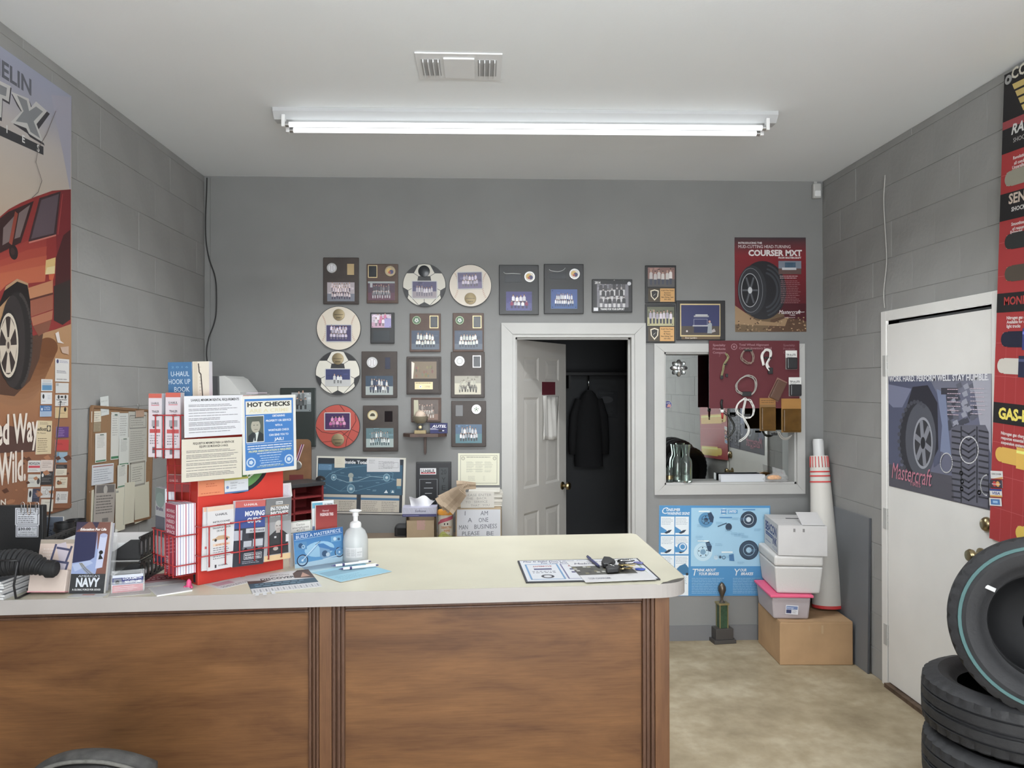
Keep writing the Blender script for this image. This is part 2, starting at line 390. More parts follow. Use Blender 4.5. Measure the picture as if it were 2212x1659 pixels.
# jambs and stops
jw = .02
boxes('jamb', [((jw, .15, DZ), (DX0+jw/2, D+.065, DZ/2)), ((jw, .15, DZ), (DX1-jw/2, D+.065, DZ/2)), ((DX1-DX0-2*jw, .15, jw), ((DX0+DX1)/2, D+.065, DZ-jw/2))], M_white, t)
boxes('door_stop', [((.012, .035, DZ-jw), (DX0+jw+.006, D+.06, (DZ-jw)/2)), ((.012, .035, DZ-jw), (DX1-jw-.006, D+.06, (DZ-jw)/2)), ((DX1-DX0-2*jw, .035, .012), ((DX0+DX1)/2, D+.06, DZ-jw-.006))], M_white, t)
# the leaf: hinged on its left edge, swung into the dark room
hx, hy = DX0+jw+.004, D+.14; LW, LH, LT = DX1-DX0-2*jw-.008, DZ-jw-.012, .035; ang = math.radians(57)
leaf = bpy.data.objects.new('door_leaf', None)
M_door = mat('door_paint', alb((190, 187, 182), .95), .45, var=.03, vscale=5)
def panel_leaf():
    bm = bmesh.new()
    xs = [0, .115, LW/2-.05, LW/2+.05, LW-.115, LW]; zs = [0, .24, .80, .97, 1.60, 1.715, LH-.115, LH]
    L = []
    for i in range(5):
        for j in range(7):
            hole = i in (1, 3) and j in (1, 3, 5)
            th = LT*.55 if hole else LT
            bm_box(bm, (xs[i+1]-xs[i], th, zs[j+1]-zs[j]), ((xs[i]+xs[i+1])/2, LT/2, (zs[j]+zs[j+1])/2))
    bmesh.ops.remove_doubles(bm, verts=bm.verts[:], dist=1e-5)
    return bm, xs, zs
bm, xs, zs = panel_leaf()
R = Matrix.Rotation(ang, 3, 'Z')
leaf = bm_obj('door_leaf', bm, M_door, t, (hx, hy, .008), R)
for i in (1, 3):
    for j in (1, 3, 5):
        w_, h_ = xs[i+1]-xs[i], zs[j+1]-zs[j]; cx, cz = (xs[i]+xs[i+1])/2, (zs[j]+zs[j+1])/2
        # raised panel with a wide sloped border, the near side
        y0, y1 = LT*.225, .003; o1, o2 = .0, .045
        v = []
        for (ins, yy) in ((0, .0005), (.016, y0), (.05, .004)):
            v += [(cx-w_/2+ins, yy, cz-h_/2+ins), (cx+w_/2-ins, yy, cz-h_/2+ins), (cx+w_/2-ins, yy, cz+h_/2-ins), (cx-w_/2+ins, yy, cz+h_/2-ins)]
        f = [(8, 9, 10, 11)]+[(4*k+e, 4*k+(e+1) % 4, 4*k+4+(e+1) % 4, 4*k+4+e) for k in (0, 1) for e in range(4)]
        mesh('panel', v, f, M_door, leaf)
M_brass = mat('antique_brass', (.32, .25, .14), .3, 1); M_chrome = mat('chrome', (.7, .7, .7), .15, 1)
lathe('knob', [(.0, -.002), (.03, -.002), (.03, .006), (.012, .012), (.011, .03), (.026, .04), (.03, .052), (.024, .064), (0, .068)], M_brass, leaf, 20, (LW-.065, 0, .93), None, True, 'y')
for z in (.25, 1.0, 1.8): boxes('hinge', [((.012, .012, .09), (0, -.002, z))], M_brass, leaf)
# red square notice and a limp plastic sleeve hung on the door
def leafpt(px, py): return on(px, py, (hx, hy, 0), R @ Vector((0, 1, 0)))
nL = R @ Vector((0, -1, 0))
sheet('notice_card', 'small dark red square card taped high on the open door', 'card', rect4(1170, 825, 1199, 853), Vector((hx, hy, 0)), nL, lambda p, w, h: p.rect(0, 0, w, h, (96, 34, 46)), lift=.001)
c, Rq, w, h, q = quad(rect4(1170, 856, 1203, 949), Vector((hx, hy, 0)), nL)
v = []; nx_, nz_ = 14, 10
for j in range(nz_+1):
    for i in range(nx_+1):
        u = i/nx_; vv = j/nz_; v.append(((u-.5)*w, -.010-.007*math.sin(u*9+1)*(1-.3*vv)-.004*math.sin(u*23+vv*4), (vv-.5)*h+.004*math.sin(u*8)))
f = [(j*(nx_+1)+i, j*(nx_+1)+i+1, (j+1)*(nx_+1)+i+1, (j+1)*(nx_+1)+i) for j in range(nz_) for i in range(nx_)]
o = mesh('paper_towel', v, f, mat('limp_paper', alb((196, 194, 190), .75), .5), None, c, Rq, True)
sm = o.modifiers.new('s', 'SOLIDIFY'); sm.thickness = .001
tag(o, 'creased white paper hanging under the red card on the open door', 'paper')
# dark room behind
bx0, bx1, by1, bz = DX0-.55, WX1+.2, D+2.1, 2.6
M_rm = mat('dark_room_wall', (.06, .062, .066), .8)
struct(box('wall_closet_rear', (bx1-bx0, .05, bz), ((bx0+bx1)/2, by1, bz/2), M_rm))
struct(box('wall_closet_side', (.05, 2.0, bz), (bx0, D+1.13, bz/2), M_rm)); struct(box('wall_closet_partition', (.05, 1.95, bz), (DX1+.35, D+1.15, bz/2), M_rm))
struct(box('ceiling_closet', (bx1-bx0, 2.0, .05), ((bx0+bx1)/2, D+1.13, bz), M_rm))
yb = by1-.03
def dk(p, w, h):
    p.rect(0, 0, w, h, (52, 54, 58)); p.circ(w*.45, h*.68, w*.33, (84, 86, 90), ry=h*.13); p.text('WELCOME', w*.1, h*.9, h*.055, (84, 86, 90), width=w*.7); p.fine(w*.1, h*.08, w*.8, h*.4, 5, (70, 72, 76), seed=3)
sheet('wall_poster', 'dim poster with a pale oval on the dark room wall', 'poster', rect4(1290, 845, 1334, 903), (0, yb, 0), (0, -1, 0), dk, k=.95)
# shelf and hanging coat in the dark
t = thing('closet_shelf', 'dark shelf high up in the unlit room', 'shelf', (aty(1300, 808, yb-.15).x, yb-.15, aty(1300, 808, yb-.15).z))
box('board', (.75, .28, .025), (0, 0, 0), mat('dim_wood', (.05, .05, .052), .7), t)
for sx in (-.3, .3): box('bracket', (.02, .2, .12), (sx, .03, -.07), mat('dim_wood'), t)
p0 = aty(1272, 922, yb-.15)
zsh = aty(1300, 808, yb-.15).z
prof = [(-.02, .32), (.04, .32), (.075, .27), (.10, .15), (.12, 0), (.125, -.2), (.12, -.36)]
v = []; f = []; nseg = 16
for (r, z) in [(.03, .33), (.06, .3), (.10, .22), (.12, .05), (.125, -.15), (.13, -.36)]:
    for k in range(nseg):
        aa = 2*math.pi*k/nseg; v.append((r*math.cos(aa)*(1+.08*math.sin(3*aa)), .06*math.sin(aa), z))
for i in range(5):
    for k in range(nseg): f.append((i*nseg+k, i*nseg+(k+1) % nseg, (i+1)*nseg+(k+1) % nseg, (i+1)*nseg+k))
t = thing('hanging_coat', 'black coat hanging in the unlit room behind the door', 'coat', p0)
mesh('coat_body', v, f, mat('black_cloth', (.022, .022, .024), .9), t, smooth=True)
for sx in (-1, 1): tube('sleeve', [(sx*.09, 0, .25), (sx*.135, 0, .1), (sx*.15, 0, -.12), (sx*.15, 0, -.25)], [.035, .04, .036, .032], mat('black_cloth'), t)
tube('hook', [(0, .03, .34), (0, .01, .37), (0, 0, zsh-.0125-p0.z)], .006, M_chrome, t)
# ---------------------------------------------------------------- mirrored window
t = thing('window_1', 'white framed mirrored window in the back wall'); t['kind'] = 'structure'
a = aty(1413, 742, D-.018); b = aty(1740, 1067, D-.018)
xo0, xo1, zo0, zo1 = a.x, b.x, b.z, a.z; y = D
def frame4(parent, x0, x1, z0, z1, X0, X1, Z0, Z1, ya, yb_, m, name):
    fs = [(0, 1, 2, 3), (7, 6, 5, 4), (0, 4, 5, 1), (1, 5, 6, 2), (2, 6, 7, 3), (3, 7, 4, 0)]
    for pts in ([(X0, Z0), (x0, z0), (x0, z1), (X0, Z1)], [(x1, z0), (X1, Z0), (X1, Z1), (x1, z1)], [(X0, Z1), (x0, z1), (x1, z1), (X1, Z1)], [(X0, Z0), (X1, Z0), (x1, z0), (x0, z0)]):
        cxm = sum(p[0] for p in pts)/4; czm = sum(p[1] for p in pts)/4; g = .0006
        pts = [(p[0]+(g if p[0] < cxm else -g), p[1]+(g if p[1] < czm else -g)) for p in pts]
        o = mesh(name, [(px, ya, pz) for px, pz in pts]+[(px, yb_, pz) for px, pz in pts], fs, m, parent)
        bm = bmesh.new(); bm.from_mesh(o.data); bmesh.ops.recalc_face_normals(bm, faces=bm.faces[:]); bm.to_mesh(o.data); bm.free()
frame4(t, WX0, WX1, WZ0, WZ1, xo0, xo1, zo0, zo1, D-.018, D, M_white, 'casing')
boxes('reveal', [((.012, .12, WZ1-WZ0), (WX0+.006, D+.06, (WZ0+WZ1)/2)), ((.012, .12, WZ1-WZ0), (WX1-.006, D+.06, (WZ0+WZ1)/2)), ((WX1-WX0, .12, .012), ((WX0+WX1)/2, D+.06, WZ1-.006)), ((WX1-WX0, .12, .012), ((WX0+WX1)/2, D+.06, WZ0+.006))], M_white, t)
box('mirror_pane', (WX1-WX0-.02, .006, WZ1-WZ0-.02), ((WX0+WX1)/2, D+.105, (WZ0+WZ1)/2), mat('mirror_glass', (.46, .48, .47), .015, 1), t)
WSILL = WZ0+.012
# ---------------------------------------------------------------- steel door in the right wall
t = thing('door_2', 'white steel door with a tyre poster in the right wall'); t['kind'] = 'structure'
M_steel = mat('steel_door_paint', (.78, .765, .74), .4, var=.05, vscale=2.2)
fw = .055
def slabx(name, y0, y1, z0, z1, x0, x1, m, parent, bev=0): return box(name, (x1-x0, y1-y0, z1-z0), ((x0+x1)/2, (y0+y1)/2, (z0+z1)/2), m, parent, bev)
slabx('frame_post', RY1, RY1+fw, 0, RZ+fw, XR-.012, XR+.1, M_steel, t, .003); slabx('frame_post', RY0-fw, RY0, 0, RZ+fw, XR-.012, XR+.1, M_steel, t, .003)
slabx('frame_head', RY0, RY1, RZ, RZ+fw, XR-.012, XR+.1, M_steel, t, .003)
box('frame_stop', (.02, RY1-RY0, .02), (XR+.075, (RY0+RY1)/2, RZ-.01), M_dark, t)
slabx('door_leaf', RY0+.005, RY1-.005, .03, RZ-.022, XR-.006, XR+.05, M_steel, t, .002)
box('threshold', (.14, RY1-RY0, .022), (XR+.04, (RY0+RY1)/2, .011), mat('rusty_metal', (.12, .08, .055), .7, .3, var=.4, vscale=20), t)
for py in (790, 1120, 1370):
    pz = atx(1917, py, XR).z
    for k in range(3): lathe('hinge', [(0, -.018), (.007, -.018), (.007, .018), (0, .018)], M_white, t, 10, (XR-.003, RY1-.004, pz+(k-1)*.039))
    box('hinge_leaf', (.003, .03, .115), (XR-.0135+.0, RY1+.016, pz), M_white, t)
kb = atx(2122, 1133, XR-.03); 
lathe('deadbolt', [(0, 0), (.034, 0), (.034, .008), (.026, .02), (.02, .024), (0, .024)], M_brass, t, 20, (XR-.006, kb.y, kb.z), Matrix.Rotation(math.radians(180), 3, 'Z'), True, 'x')
kb2 = atx(2105, 1200, XR-.04)
lathe('knob', [(0, 0), (.034, 0), (.034, .006), (.013, .012), (.012, .032), (.027, .042), (.03, .054), (.024, .066), (0, .069)], M_brass, t, 20, (XR-.006, kb2.y, kb2.z), Matrix.Rotation(math.radians(180), 3, 'Z'), True, 'x')
# ---------------------------------------------------------------- ceiling fixtures and vent
M_fix = mat('vent_enamel', (.78, .79, .8), .35); M_hous = mat('fixture_enamel', (.5, .51, .52), .35)
M_tube = mat('lit_tube', (1, 1, 1), .3, emit=(.92, .975, 1.0), es=GLOW)
M_tube2 = mat('added_uplight_tube', (1, 1, 1), .3, emit=(.92, .975, 1.0), es=I_UP)
M_lens = mat('tube_end', (.8, .8, .8), .4)
def fixture(label, y, x0, x1, skew=0, drop=0, watt=0):
    # drop > 0: an added unseen uplight to brighten the ceiling, trough under the tubes
    cx = (x0+x1)/2; L = x1-x0
    t = thing('ceiling_light', label, 'ceiling light', (cx, y, H-drop), (math.pi if drop else 0, 0, skew), 'twin tube strip lights on the ceiling')
    if drop:
        for e in (-1, 1): tube('chain', [(e*L*.4, 0, 0), (e*L*.4, 0, -drop)], .003, M_lens, t, 6)
    v = [(-L/2, -.062, 0), (-L/2, .062, 0), (-L/2, .062, -.018), (-L/2, .030, -.05), (-L/2, -.030, -.05), (-L/2, -.062, -.018)]; v += [(-p[0], p[1], p[2]) for p in v]
    mesh('housing', v, [(5, 4, 3, 2, 1, 0), (6, 7, 8, 9, 10, 11)]+[(i, (i+1) % 6, (i+1) % 6+6, i+6) for i in range(6)], M_hous, t)
    if watt:                                        # the LED tubes throw their light downwards
        ld = bpy.data.lights.new('tube_light', 'AREA'); ld.shape = 'RECTANGLE'; ld.size = L-.14; ld.size_y = .1; ld.energy = watt; ld.spread = math.radians(135); ld.color = (.95, .985, 1)
        lo_ = bpy.data.objects.new('tube_light', ld); COL.objects.link(lo_); lo_.parent = t; lo_.location = (0, 0, -.096); ld.cycles.is_portal = False
    for s_ in (-1, 1):
        lathe('tube', [(0, -L/2+.062), (.0125, -L/2+.062), (.0125, L/2-.062), (0, L/2-.062)], M_tube2 if drop else M_tube, t, 14, (0, s_*.042, -.078), None, True, 'x')
        for e in (-1, 1):
            box('socket', (.018, .03, .06), (e*(L/2-.05), s_*.042, -.062), M_lens, t, .003)
            lathe('tube_cap', [(0, 0), (.0135, 0), (.0135, .03), (0, .03)], mat('aluminium_cap', (.6, .6, .6), .3, 1), t, 12, (e*(L/2-.062)-.015, s_*.042, -.078), None, True, 'x')
    return t
f0 = atz(592, 240, H-.0); f1 = atz(1675, 250, H-.0)
fy = (atz(592, 254, H-.03).y+atz(1675, 262, H-.03).y)/2
fixture('long twin tube strip light over the counter', fy, atz(596, 254, H-.03).x, atz(1672, 262, H-.03).x, -.012, 0, I_MAIN)
fixture('added unseen twin tube uplight brightening the ceiling, nearer the counter', .75, -.95, 1.45, 0, .62)
fixture('added unseen twin tube uplight brightening the ceiling, by the shop window', -.8, -.95, 1.45, 0, .62)
c, Rq, w, h, q = quad([(893, 112), (1096, 118), (1083, 170), (897, 168)], (0, 0, H), (0, 0, -1))
t = thing('ceiling_vent', 'white ceiling air vent flush with the ceiling above the strip light', 'vent', (c.x, c.y, H))
w, h = .36, .27
box('plate', (w, h, .006), (0, 0, -.003), M_fix, t, .002)
box('centre_plate', (w*.36, h*.74, .008), (0, 0, -.009), M_fix, t, .002)
for s_ in (-1, 1):
    for k in range(4): box('louvre', (.004, h*.62, .018), (s_*(w*.24+k*.021), 0, -.012), M_fix, t, loc=(0, 0, 0))
    box('slot_shade', (w*.22, h*.62, .002), (s_*w*.33, 0, -.0068), mat('vent_shadow', (.45, .45, .46), .8), t)  # solid grey strip, the shade of the vent opening put into its colour
# ================================================================ plaques, balls and pictures on the back wall
SB = (0, -1, 0)
def wpx(px, py, t=.0): p = aty(px, py, D-t); return p.x, p.z
M_brown = mat('walnut_board', alb((66, 58, 54), 1.15), .45, var=.25, vscale=9)
M_red = mat('mahogany_board', alb((88, 70, 62), 1.1), .45, var=.2, vscale=9)
M_black = mat('black_lacquer', alb((50, 50, 51), 1.3), .35)
M_gold = mat('gold_plate', (.36, .27, .15), .4, .6); M_gold2 = mat('pale_gold', (.5, .4, .22), .35, .6); M_silver = mat('silver_plate', (.5, .5, .5), .3, .8)
M_blk = mat('black_plate', (.02, .022, .026), .25)
GOLDC = (150, 128, 84)
def plaque(label, bx, m, elems, th=.016, name='wall_plaque', cat='plaque', seed=0, tilt=0):
    x0, y0, x1, y1 = bx; (X0, Z1), (X1, Z0) = wpx(x0, y0, th), wpx(x1, y1, th)
    cx, cz, w, h = (X0+X1)/2, (Z0+Z1)/2, X1-X0, Z1-Z0
    t = thing(name, label, cat, (cx, D, cz), (0, tilt, 0))
    box('board', (w, th, h), (0, -th/2-.0005, 0), m, t, .004)
    def loc(px, py): X, Z = wpx(px, py, th); return X-cx, Z-cz
    yf = -th-.0008
    for e in elems:
        k = e[0]
        if k in ('photo', 'print'):
            (a, d), (b, c) = loc(e[1], e[2]), loc(e[3], e[4]); W_, H_ = b-a, d-c
            p = Pr(W_, H_, e[6] if len(e) > 6 else (120, 120, 125)); e[5](p, W_, H_)
            box('photo_mount', (W_, .003, H_), ((a+b)/2, yf-.0015, (c+d)/2), mat('photo_edge', (.5, .5, .5), .4), t)
            p.build('photograph' if k == 'photo' else 'printed_plate', t, ((a+b)/2, yf-.0031, (c+d)/2), None, PHOTO)
            for fx in e[7] if len(e) > 7 else ():
                lathe('pin', [(0, 0), (.0028, 0), (.002, .0016), (0, .002)], M_blk, t, 8, (a+W_*fx[0], yf-.0035, c+H_*fx[1]), None, True, 'y')
        elif k == 'plate':      # x0,y0,x1,y1, material, border material
            (a, d), (b, c) = loc(e[1], e[2]), loc(e[3], e[4])
            if e[6]: box('plate_border', (b-a, .0015, d-c), ((a+b)/2, yf-.0006, (c+d)/2), e[6], t, .0005)
            g = .0045 if e[6] else 0
            box('name_plate', (b-a-2*g, .002, d-c-2*g), ((a+b)/2, yf-.0012, (c+d)/2), e[5], t, .0006)
        elif k == 'medal':      # cx,cy,r, rim material, paint, face colour
            a, c = loc(e[1], e[2]); r = e[3]/FPX*(D-th)
            lathe('medallion', [(0, 0), (r, 0), (r, .003), (r*.93, .0055), (r*.82, .0055), (r*.8, .004), (0, .004)], e[4], t, 24, (a, yf, c), None, True, 'y')
            p = Pr(2*r*.8, 2*r*.8, (0, 0, 0)); p.V, p.T, p.C, p.n, p.z = [], [], [], 0, 0
            p.circ(r*.8, r*.8, r*.79, e[6]); e[5](p, 2*r*.8, 2*r*.8); p.build('medal_face', t, (a, yf-.0042, c), None, PHOTO)
        elif k == 'wire':
            P = [(*[q for q in (loc(px, py)[0],)], yf-.006, loc(px, py)[1]) for px, py in e[1]]
            tube('hanging_wire', smoothpath(P, 4), .0017, M_silver, t, 6)
        elif k == 'molding':    # raised inner border
            g = e[1]; b_ = .006
            for s_, c_ in (((w-2*g, b_, b_), (0, yf-.001, h/2-g)), ((w-2*g, b_, b_), (0, yf-.001, -h/2+g)), ((b_, b_, h-2*g), (-w/2+g, yf-.001, 0)), ((b_, b_, h-2*g), (w/2-g, yf-.001, 0))): box('molding', s_, c_, e[2], t, .0015)
    return t
def T(sky, gr, sh, n=7, rows=2, seed=1, skin=(176, 140, 122), hz=.4, **kw):
    return lambda p, w, h: p.team(0, 0, w, h, sky, gr, sh, skin, n, rows, hz, seed, **kw)
def mball(p, w, h):
    p.line([(w*.28, h*.12), (w*.36, h*.3), (w*.37, h*.7), (w*.28, h*.88)], w*.03, (90, 60, 55)); p.line([(w*.72, h*.12), (w*.64, h*.3), (w*.63, h*.7), (w*.72, h*.88)], w*.03, (90, 60, 55)); p.ring(w/2, h/2, w*.46, w*.03, (120, 118, 116))
def msoc(p, w, h):
    p.circ(w/2, h/2, w*.3, (190, 196, 186)); p.circ(w/2, h/2, w*.1, (40, 45, 40), n=5)
    for i in range(5): a = 1.57+i*1.2566; p.circ(w/2+w*.24*math.cos(a), h/2+h*.24*math.sin(a), w*.06, (40, 45, 40), n=5)
def mcol(p, w, h):
    p.circ(w*.4, h*.55, w*.3, (205, 170, 90)); p.circ(w*.62, h*.42, w*.24, (70, 72, 110)); p.circ(w*.42, h*.36, w*.14, (170, 80, 60))
PK = (206, 190, 196)
plaque('dark walnut plaque with baseball medal and gold plate, top row by the wall cord', (698, 556, 775, 657), M_brown, [
    ('medal', 717, 579, 11, M_silver, mball, (205, 205, 210)), ('plate', 750, 570, 765, 594, M_gold, None),
    ('photo', 707, 610, 766, 651, T((170, 160, 166), (118, 122, 134), [PK, (220, 205, 208)], 8, 3, 3, tall=.5, legs=(80, 70, 90)))])
plaque('reddish brown plaque with black plate and bronze medal, second in the top row', (792, 570, 860, 655), M_red, [
    ('medal', 843, 586, 12, mat('bronze', (.3, .25, .17), .4, .8), mcol, (170, 150, 120)), ('plate', 795, 573, 815, 600, M_blk, M_gold2),
    ('photo', 795, 608, 853, 649, lambda p, w, h: (T((80, 62, 76), (96, 64, 78), [(120, 118, 124), (90, 90, 98)], 8, 2, 4, legs=(176, 172, 176), tall=.55)(p, w, h), p.rect(0, h*.9, w, h, (150, 158, 158)), p.rect(w*.08, h*.68, w*.17, h*.9, (170, 170, 176))))])
plaque('tall black plaque with silver wire and blue photo, directly over the door corner', (1078, 572, 1164, 680), M_black, [
    ('wire', [(1088, 588), (1092, 591), (1108, 591), (1125, 592)]), ('plate', 1090, 594, 1126, 610, M_blk, None), ('medal', 1144, 598, 12, M_silver, mcol, (210, 205, 195)),
    ('photo', 1093, 630, 1149, 671, T((66, 62, 118), (76, 76, 128), [(222, 220, 226), (214, 212, 220), (150, 60, 96)], 5, 2, 5, tall=.55, legs=(60, 50, 80)), (60, 60, 110), [(.06, .08), (.94, .08)])])
plaque('tall black plaque with curved silver wire and blue photo, middle of the door', (1175, 570, 1261, 678), M_black, [
    ('wire', [(1186, 582), (1190, 585), (1205, 587), (1216, 584), (1221, 579)]), ('plate', 1187, 589, 1223, 603, M_blk, None), ('medal', 1241, 592, 12, M_silver, mcol, (210, 205, 195)),
    ('photo', 1190, 625, 1247, 667, T((62, 84, 140), (58, 88, 140), [(216, 216, 218), (205, 206, 212)], 9, 2, 6, tall=.5, hz=.3, legs=(50, 60, 90)), (60, 80, 130), [(.06, .08), (.94, .08), (.06, .92)])])
def p2014(p, w, h):
    T((122, 120, 128), (118, 116, 122), [(74, 72, 76), (96, 94, 98), (60, 60, 62)], 6, 3, 9, (168, 160, 158), .5, tall=.5, legs=(190, 188, 190))(p, w, h)
    p.rect(0, 0, w, h*.12, (44, 44, 46)); p.rect(0, h*.88, w, h, (44, 44, 46)); p.rect(0, 0, w*.09, h, (50, 50, 52)); p.rect(w*.93, 0, w, h, (50, 50, 52))
    p.text('2014', w*.03, h*.89, h*.08, (220, 220, 220), bold=1, width=w*.15); p.text("THANKS FOR YOUR SUPPORT", w*.5, h*.03, h*.065, (215, 215, 215), 'c', w*.64, 1)
    p.circ(w*.95, h*.9, w*.05, (200, 200, 205)); p.rect(0, 0, w*.12, h*.11, (200, 200, 205))
plaque('small black plaque with a grey team photo marked 2014', (1279, 603, 1366, 675), M_black, [('photo', 1282, 606, 1363, 672, p2014)])
def goldp(p, w, h):
    p.rect(0, 0, w*.5, h, (70, 60, 46)); p.rect(w*.45, 0, w, h, (196, 148, 82))
    x, y = w*.24, h*.5; p.poly([(x-w*.16, y+h*.33), (x, y+h*.42), (x+w*.16, y+h*.33), (x+w*.14, y-h*.1), (x, y-h*.42), (x-w*.14, y-h*.1)], (214, 202, 178)); p.poly([(x-w*.12, y+h*.27), (x, y+h*.34), (x+w*.12, y+h*.27), (x+w*.1, y-h*.1), (x, y-h*.3), (x-w*.1, y-h*.1)], (46, 44, 42)); p.poly([(x-w*.06, y-h*.1), (x+w*.06, y+h*.12), (x-w*.02, y+h*.02)], (200, 195, 185))
    for i, s_ in enumerate(('R & R Tire Town', 'Sponsor', 'Mt. Pleasant', 'Bass Fishing Team', '2021-2022')): p.text(s_, w*.73, h*(.8-.165*i), h*.085, (40, 30, 20), 'c', w*(.46 if len(s_) > 12 else .26), 1)
pin2 = [(.06, .08), (.94, .08)]
plaque('narrow black plaque with team photo and gold shield plate, upper one of two', (1394, 573, 1461, 655), M_black, [
    ('photo', 1399, 578, 1457, 620, T((130, 98, 92), (86, 84, 84), [(206, 200, 196), (196, 190, 188)], 6, 1, 11, tall=.8, spread=.86, legs=(70, 72, 86)), (90, 80, 80), [(.05, .92), (.95, .92)]), ('print', 1400, 623, 1457, 652, goldp)])
plaque('narrow black plaque with team photo on green and gold shield plate, lower one', (1394, 657, 1459, 740), M_black, [
    ('photo', 1398, 663, 1456, 704, T((96, 98, 80), (168, 162, 122), [(196, 186, 196), (180, 172, 190)], 7, 1, 12, tall=.75, spread=.86, hz=.45, legs=(60, 62, 74)), (90, 80, 80), pin2), ('print', 1400, 706, 1456, 737, goldp)])
def bluef(p, w, h):
    p.rect(0, 0, w, h*.3, (74, 66, 60)); p.rect(w*.33, h*.08, w*.7, h*.3, (40, 44, 74)); p.frame(w*.33, h*.32, w*.68, h*.53, w*.012, (130, 134, 150))
    p.rect(w*.3, h*.29, w*.7, h*.33, (170, 168, 170)); p.rect(w*.33, h*.6, w*.72, h*.65, (150, 150, 150)); p.rect(w*.37, h*.65, w*.69, h*.69, (176, 176, 176))
    p.poly([(w*.68, h*.06), (w*.8, h*.06), (w*.8, h*.38), (w*.76, h*.42), (w*.7, h*.38)], (140, 146, 150)); p.circ(w*.74, h*.45, w*.03, (180, 140, 120)); p.poly([(w*.8, h*.08), (w*.9, h*.12), (w*.86, h*.22), (w*.8, h*.16)], (160, 150, 148)); p.circ(w*.15, h*.13, w*.025, (200, 190, 186))
plaque('black frame with gold inner border round a dark blue photo', (1461, 649, 1567, 735), M_black, [
    ('plate', 1469, 656, 1556, 727, M_gold2, None), ('photo', 1471, 659, 1554, 724, bluef, (48, 52, 92)), ('print', 1472, 727, 1555, 733, lambda p, w, h: p.text('Evan Landers', w*.1, h*.25, h*.55, (215, 205, 190), width=w*.3), (96, 78, 58))], cat='picture frame', name='picture_frame')
# second row
def p13(p, w, h):
    T((196, 180, 196), (190, 150, 172), [(226, 214, 224), (206, 120, 158)], 4, 2, 15, tall=.8)(p, w, h); p.rect(w*.66, 0, w, h*.7, (150, 142, 190))
plaque('small black plaque with a pink photo between the ball and the team plaque', (800, 675, 852, 742), M_black, [
    ('photo', 803, 679, 845, 708, p13, (150, 140, 150), [(.05, .06), (.95, .06), (.05, .94), (.95, .94)]), ('plate', 806, 714, 842, 737, mat('smoked_plate', (.05, .055, .06), .2), None)])
for bx, x, lab in (((885, 677, 952, 760), 0, 'brown plaque with green soccer medal, under the soccer ball disc'), ((978, 676, 1045, 760), 94, 'brown plaque with green soccer medal, under the baseball disc')):
    plaque(lab, bx, M_red, [('medal', 900+x*.99, 692, 9.5, mat('green_rim', (.25, .3, .2), .35, .6), msoc, (60, 92, 64)), ('plate', 928+x*.99, 682, 947+x*.99, 709, M_blk, M_gold2),
        ('photo', 889+x*.99, 714, 949+x*.99, 755, T((64, 74, 92), (84, 94, 108), [(206, 208, 200), (196, 200, 194), (214, 214, 206)], 7, 2, 20+x, tall=.55, hz=.3, legs=(60, 64, 74)))])
# third row
plaque('dark walnut plaque with silver baseball medal and a torn blue plate', (781, 759, 858, 859), M_brown, [
    ('medal', 804, 783, 12, M_silver, mball, (206, 204, 206)), ('plate', 832, 772, 843, 797, mat('blue_plate', (.03, .035, .06), .25), None),
    ('photo', 790, 812, 849, 853, T((48, 66, 84), (150, 158, 156), [(60, 70, 96), (206, 206, 206)], 8, 2, 25, tall=.55, hz=.45))])
def pgold(p, w, h):
    p.rect(0, 0, w, h, (118, 102, 82)); R_ = random.Random(3)
    for i in range(26): x = R_.random()*w*.7+w*.15; y = R_.random()*h*.55+h*.15; p.circ(x, y, w*.035, (92+R_.random()*40, 78+R_.random()*36, 62+R_.random()*26), ry=h*.09, n=8)
    p.poly([(0, 0), (w*.06, 0), (w*.12, h*.9), (0, h)], (214, 204, 190))
plaque('dark framed plaque with a bronze photo and a pale gold soccer plate', (878, 770, 953, 852), M_brown, [('molding', .012, M_brown),
    ('photo', 889, 781, 943, 818, pgold), ('print', 896, 825, 935, 841, lambda p, w, h: (p.circ(w*.32, h*.36, h*.18, (240, 236, 220)), p.circ(w*.32, h*.36, h*.08, (30, 30, 30), n=5), p.fine(w*.05, h*.75, w*.95, h*.95, 1, (90, 76, 50)), p.text('1998', w*.58, h*.24, h*.24, (150, 130, 90))), (220, 200, 150))])
plaque('walnut plaque with plain silver medal and a sepia team photo', (974, 760, 1047, 859), M_brown, [
    ('medal', 993, 780, 11, M_silver, lambda p, w, h: p.ring(w/2, h/2, w*.36, w*.06, (150, 150, 150)), (196, 196, 196)), ('plate', 1021, 768, 1039, 794, M_blk, M_silver),
    ('photo', 982, 812, 1039, 852, T((150, 146, 132), (182, 176, 156), [(110, 106, 98), (170, 166, 150), (80, 76, 70)], 7, 2, 33, tall=.5, hz=.6, skin=(140, 130, 118)))])
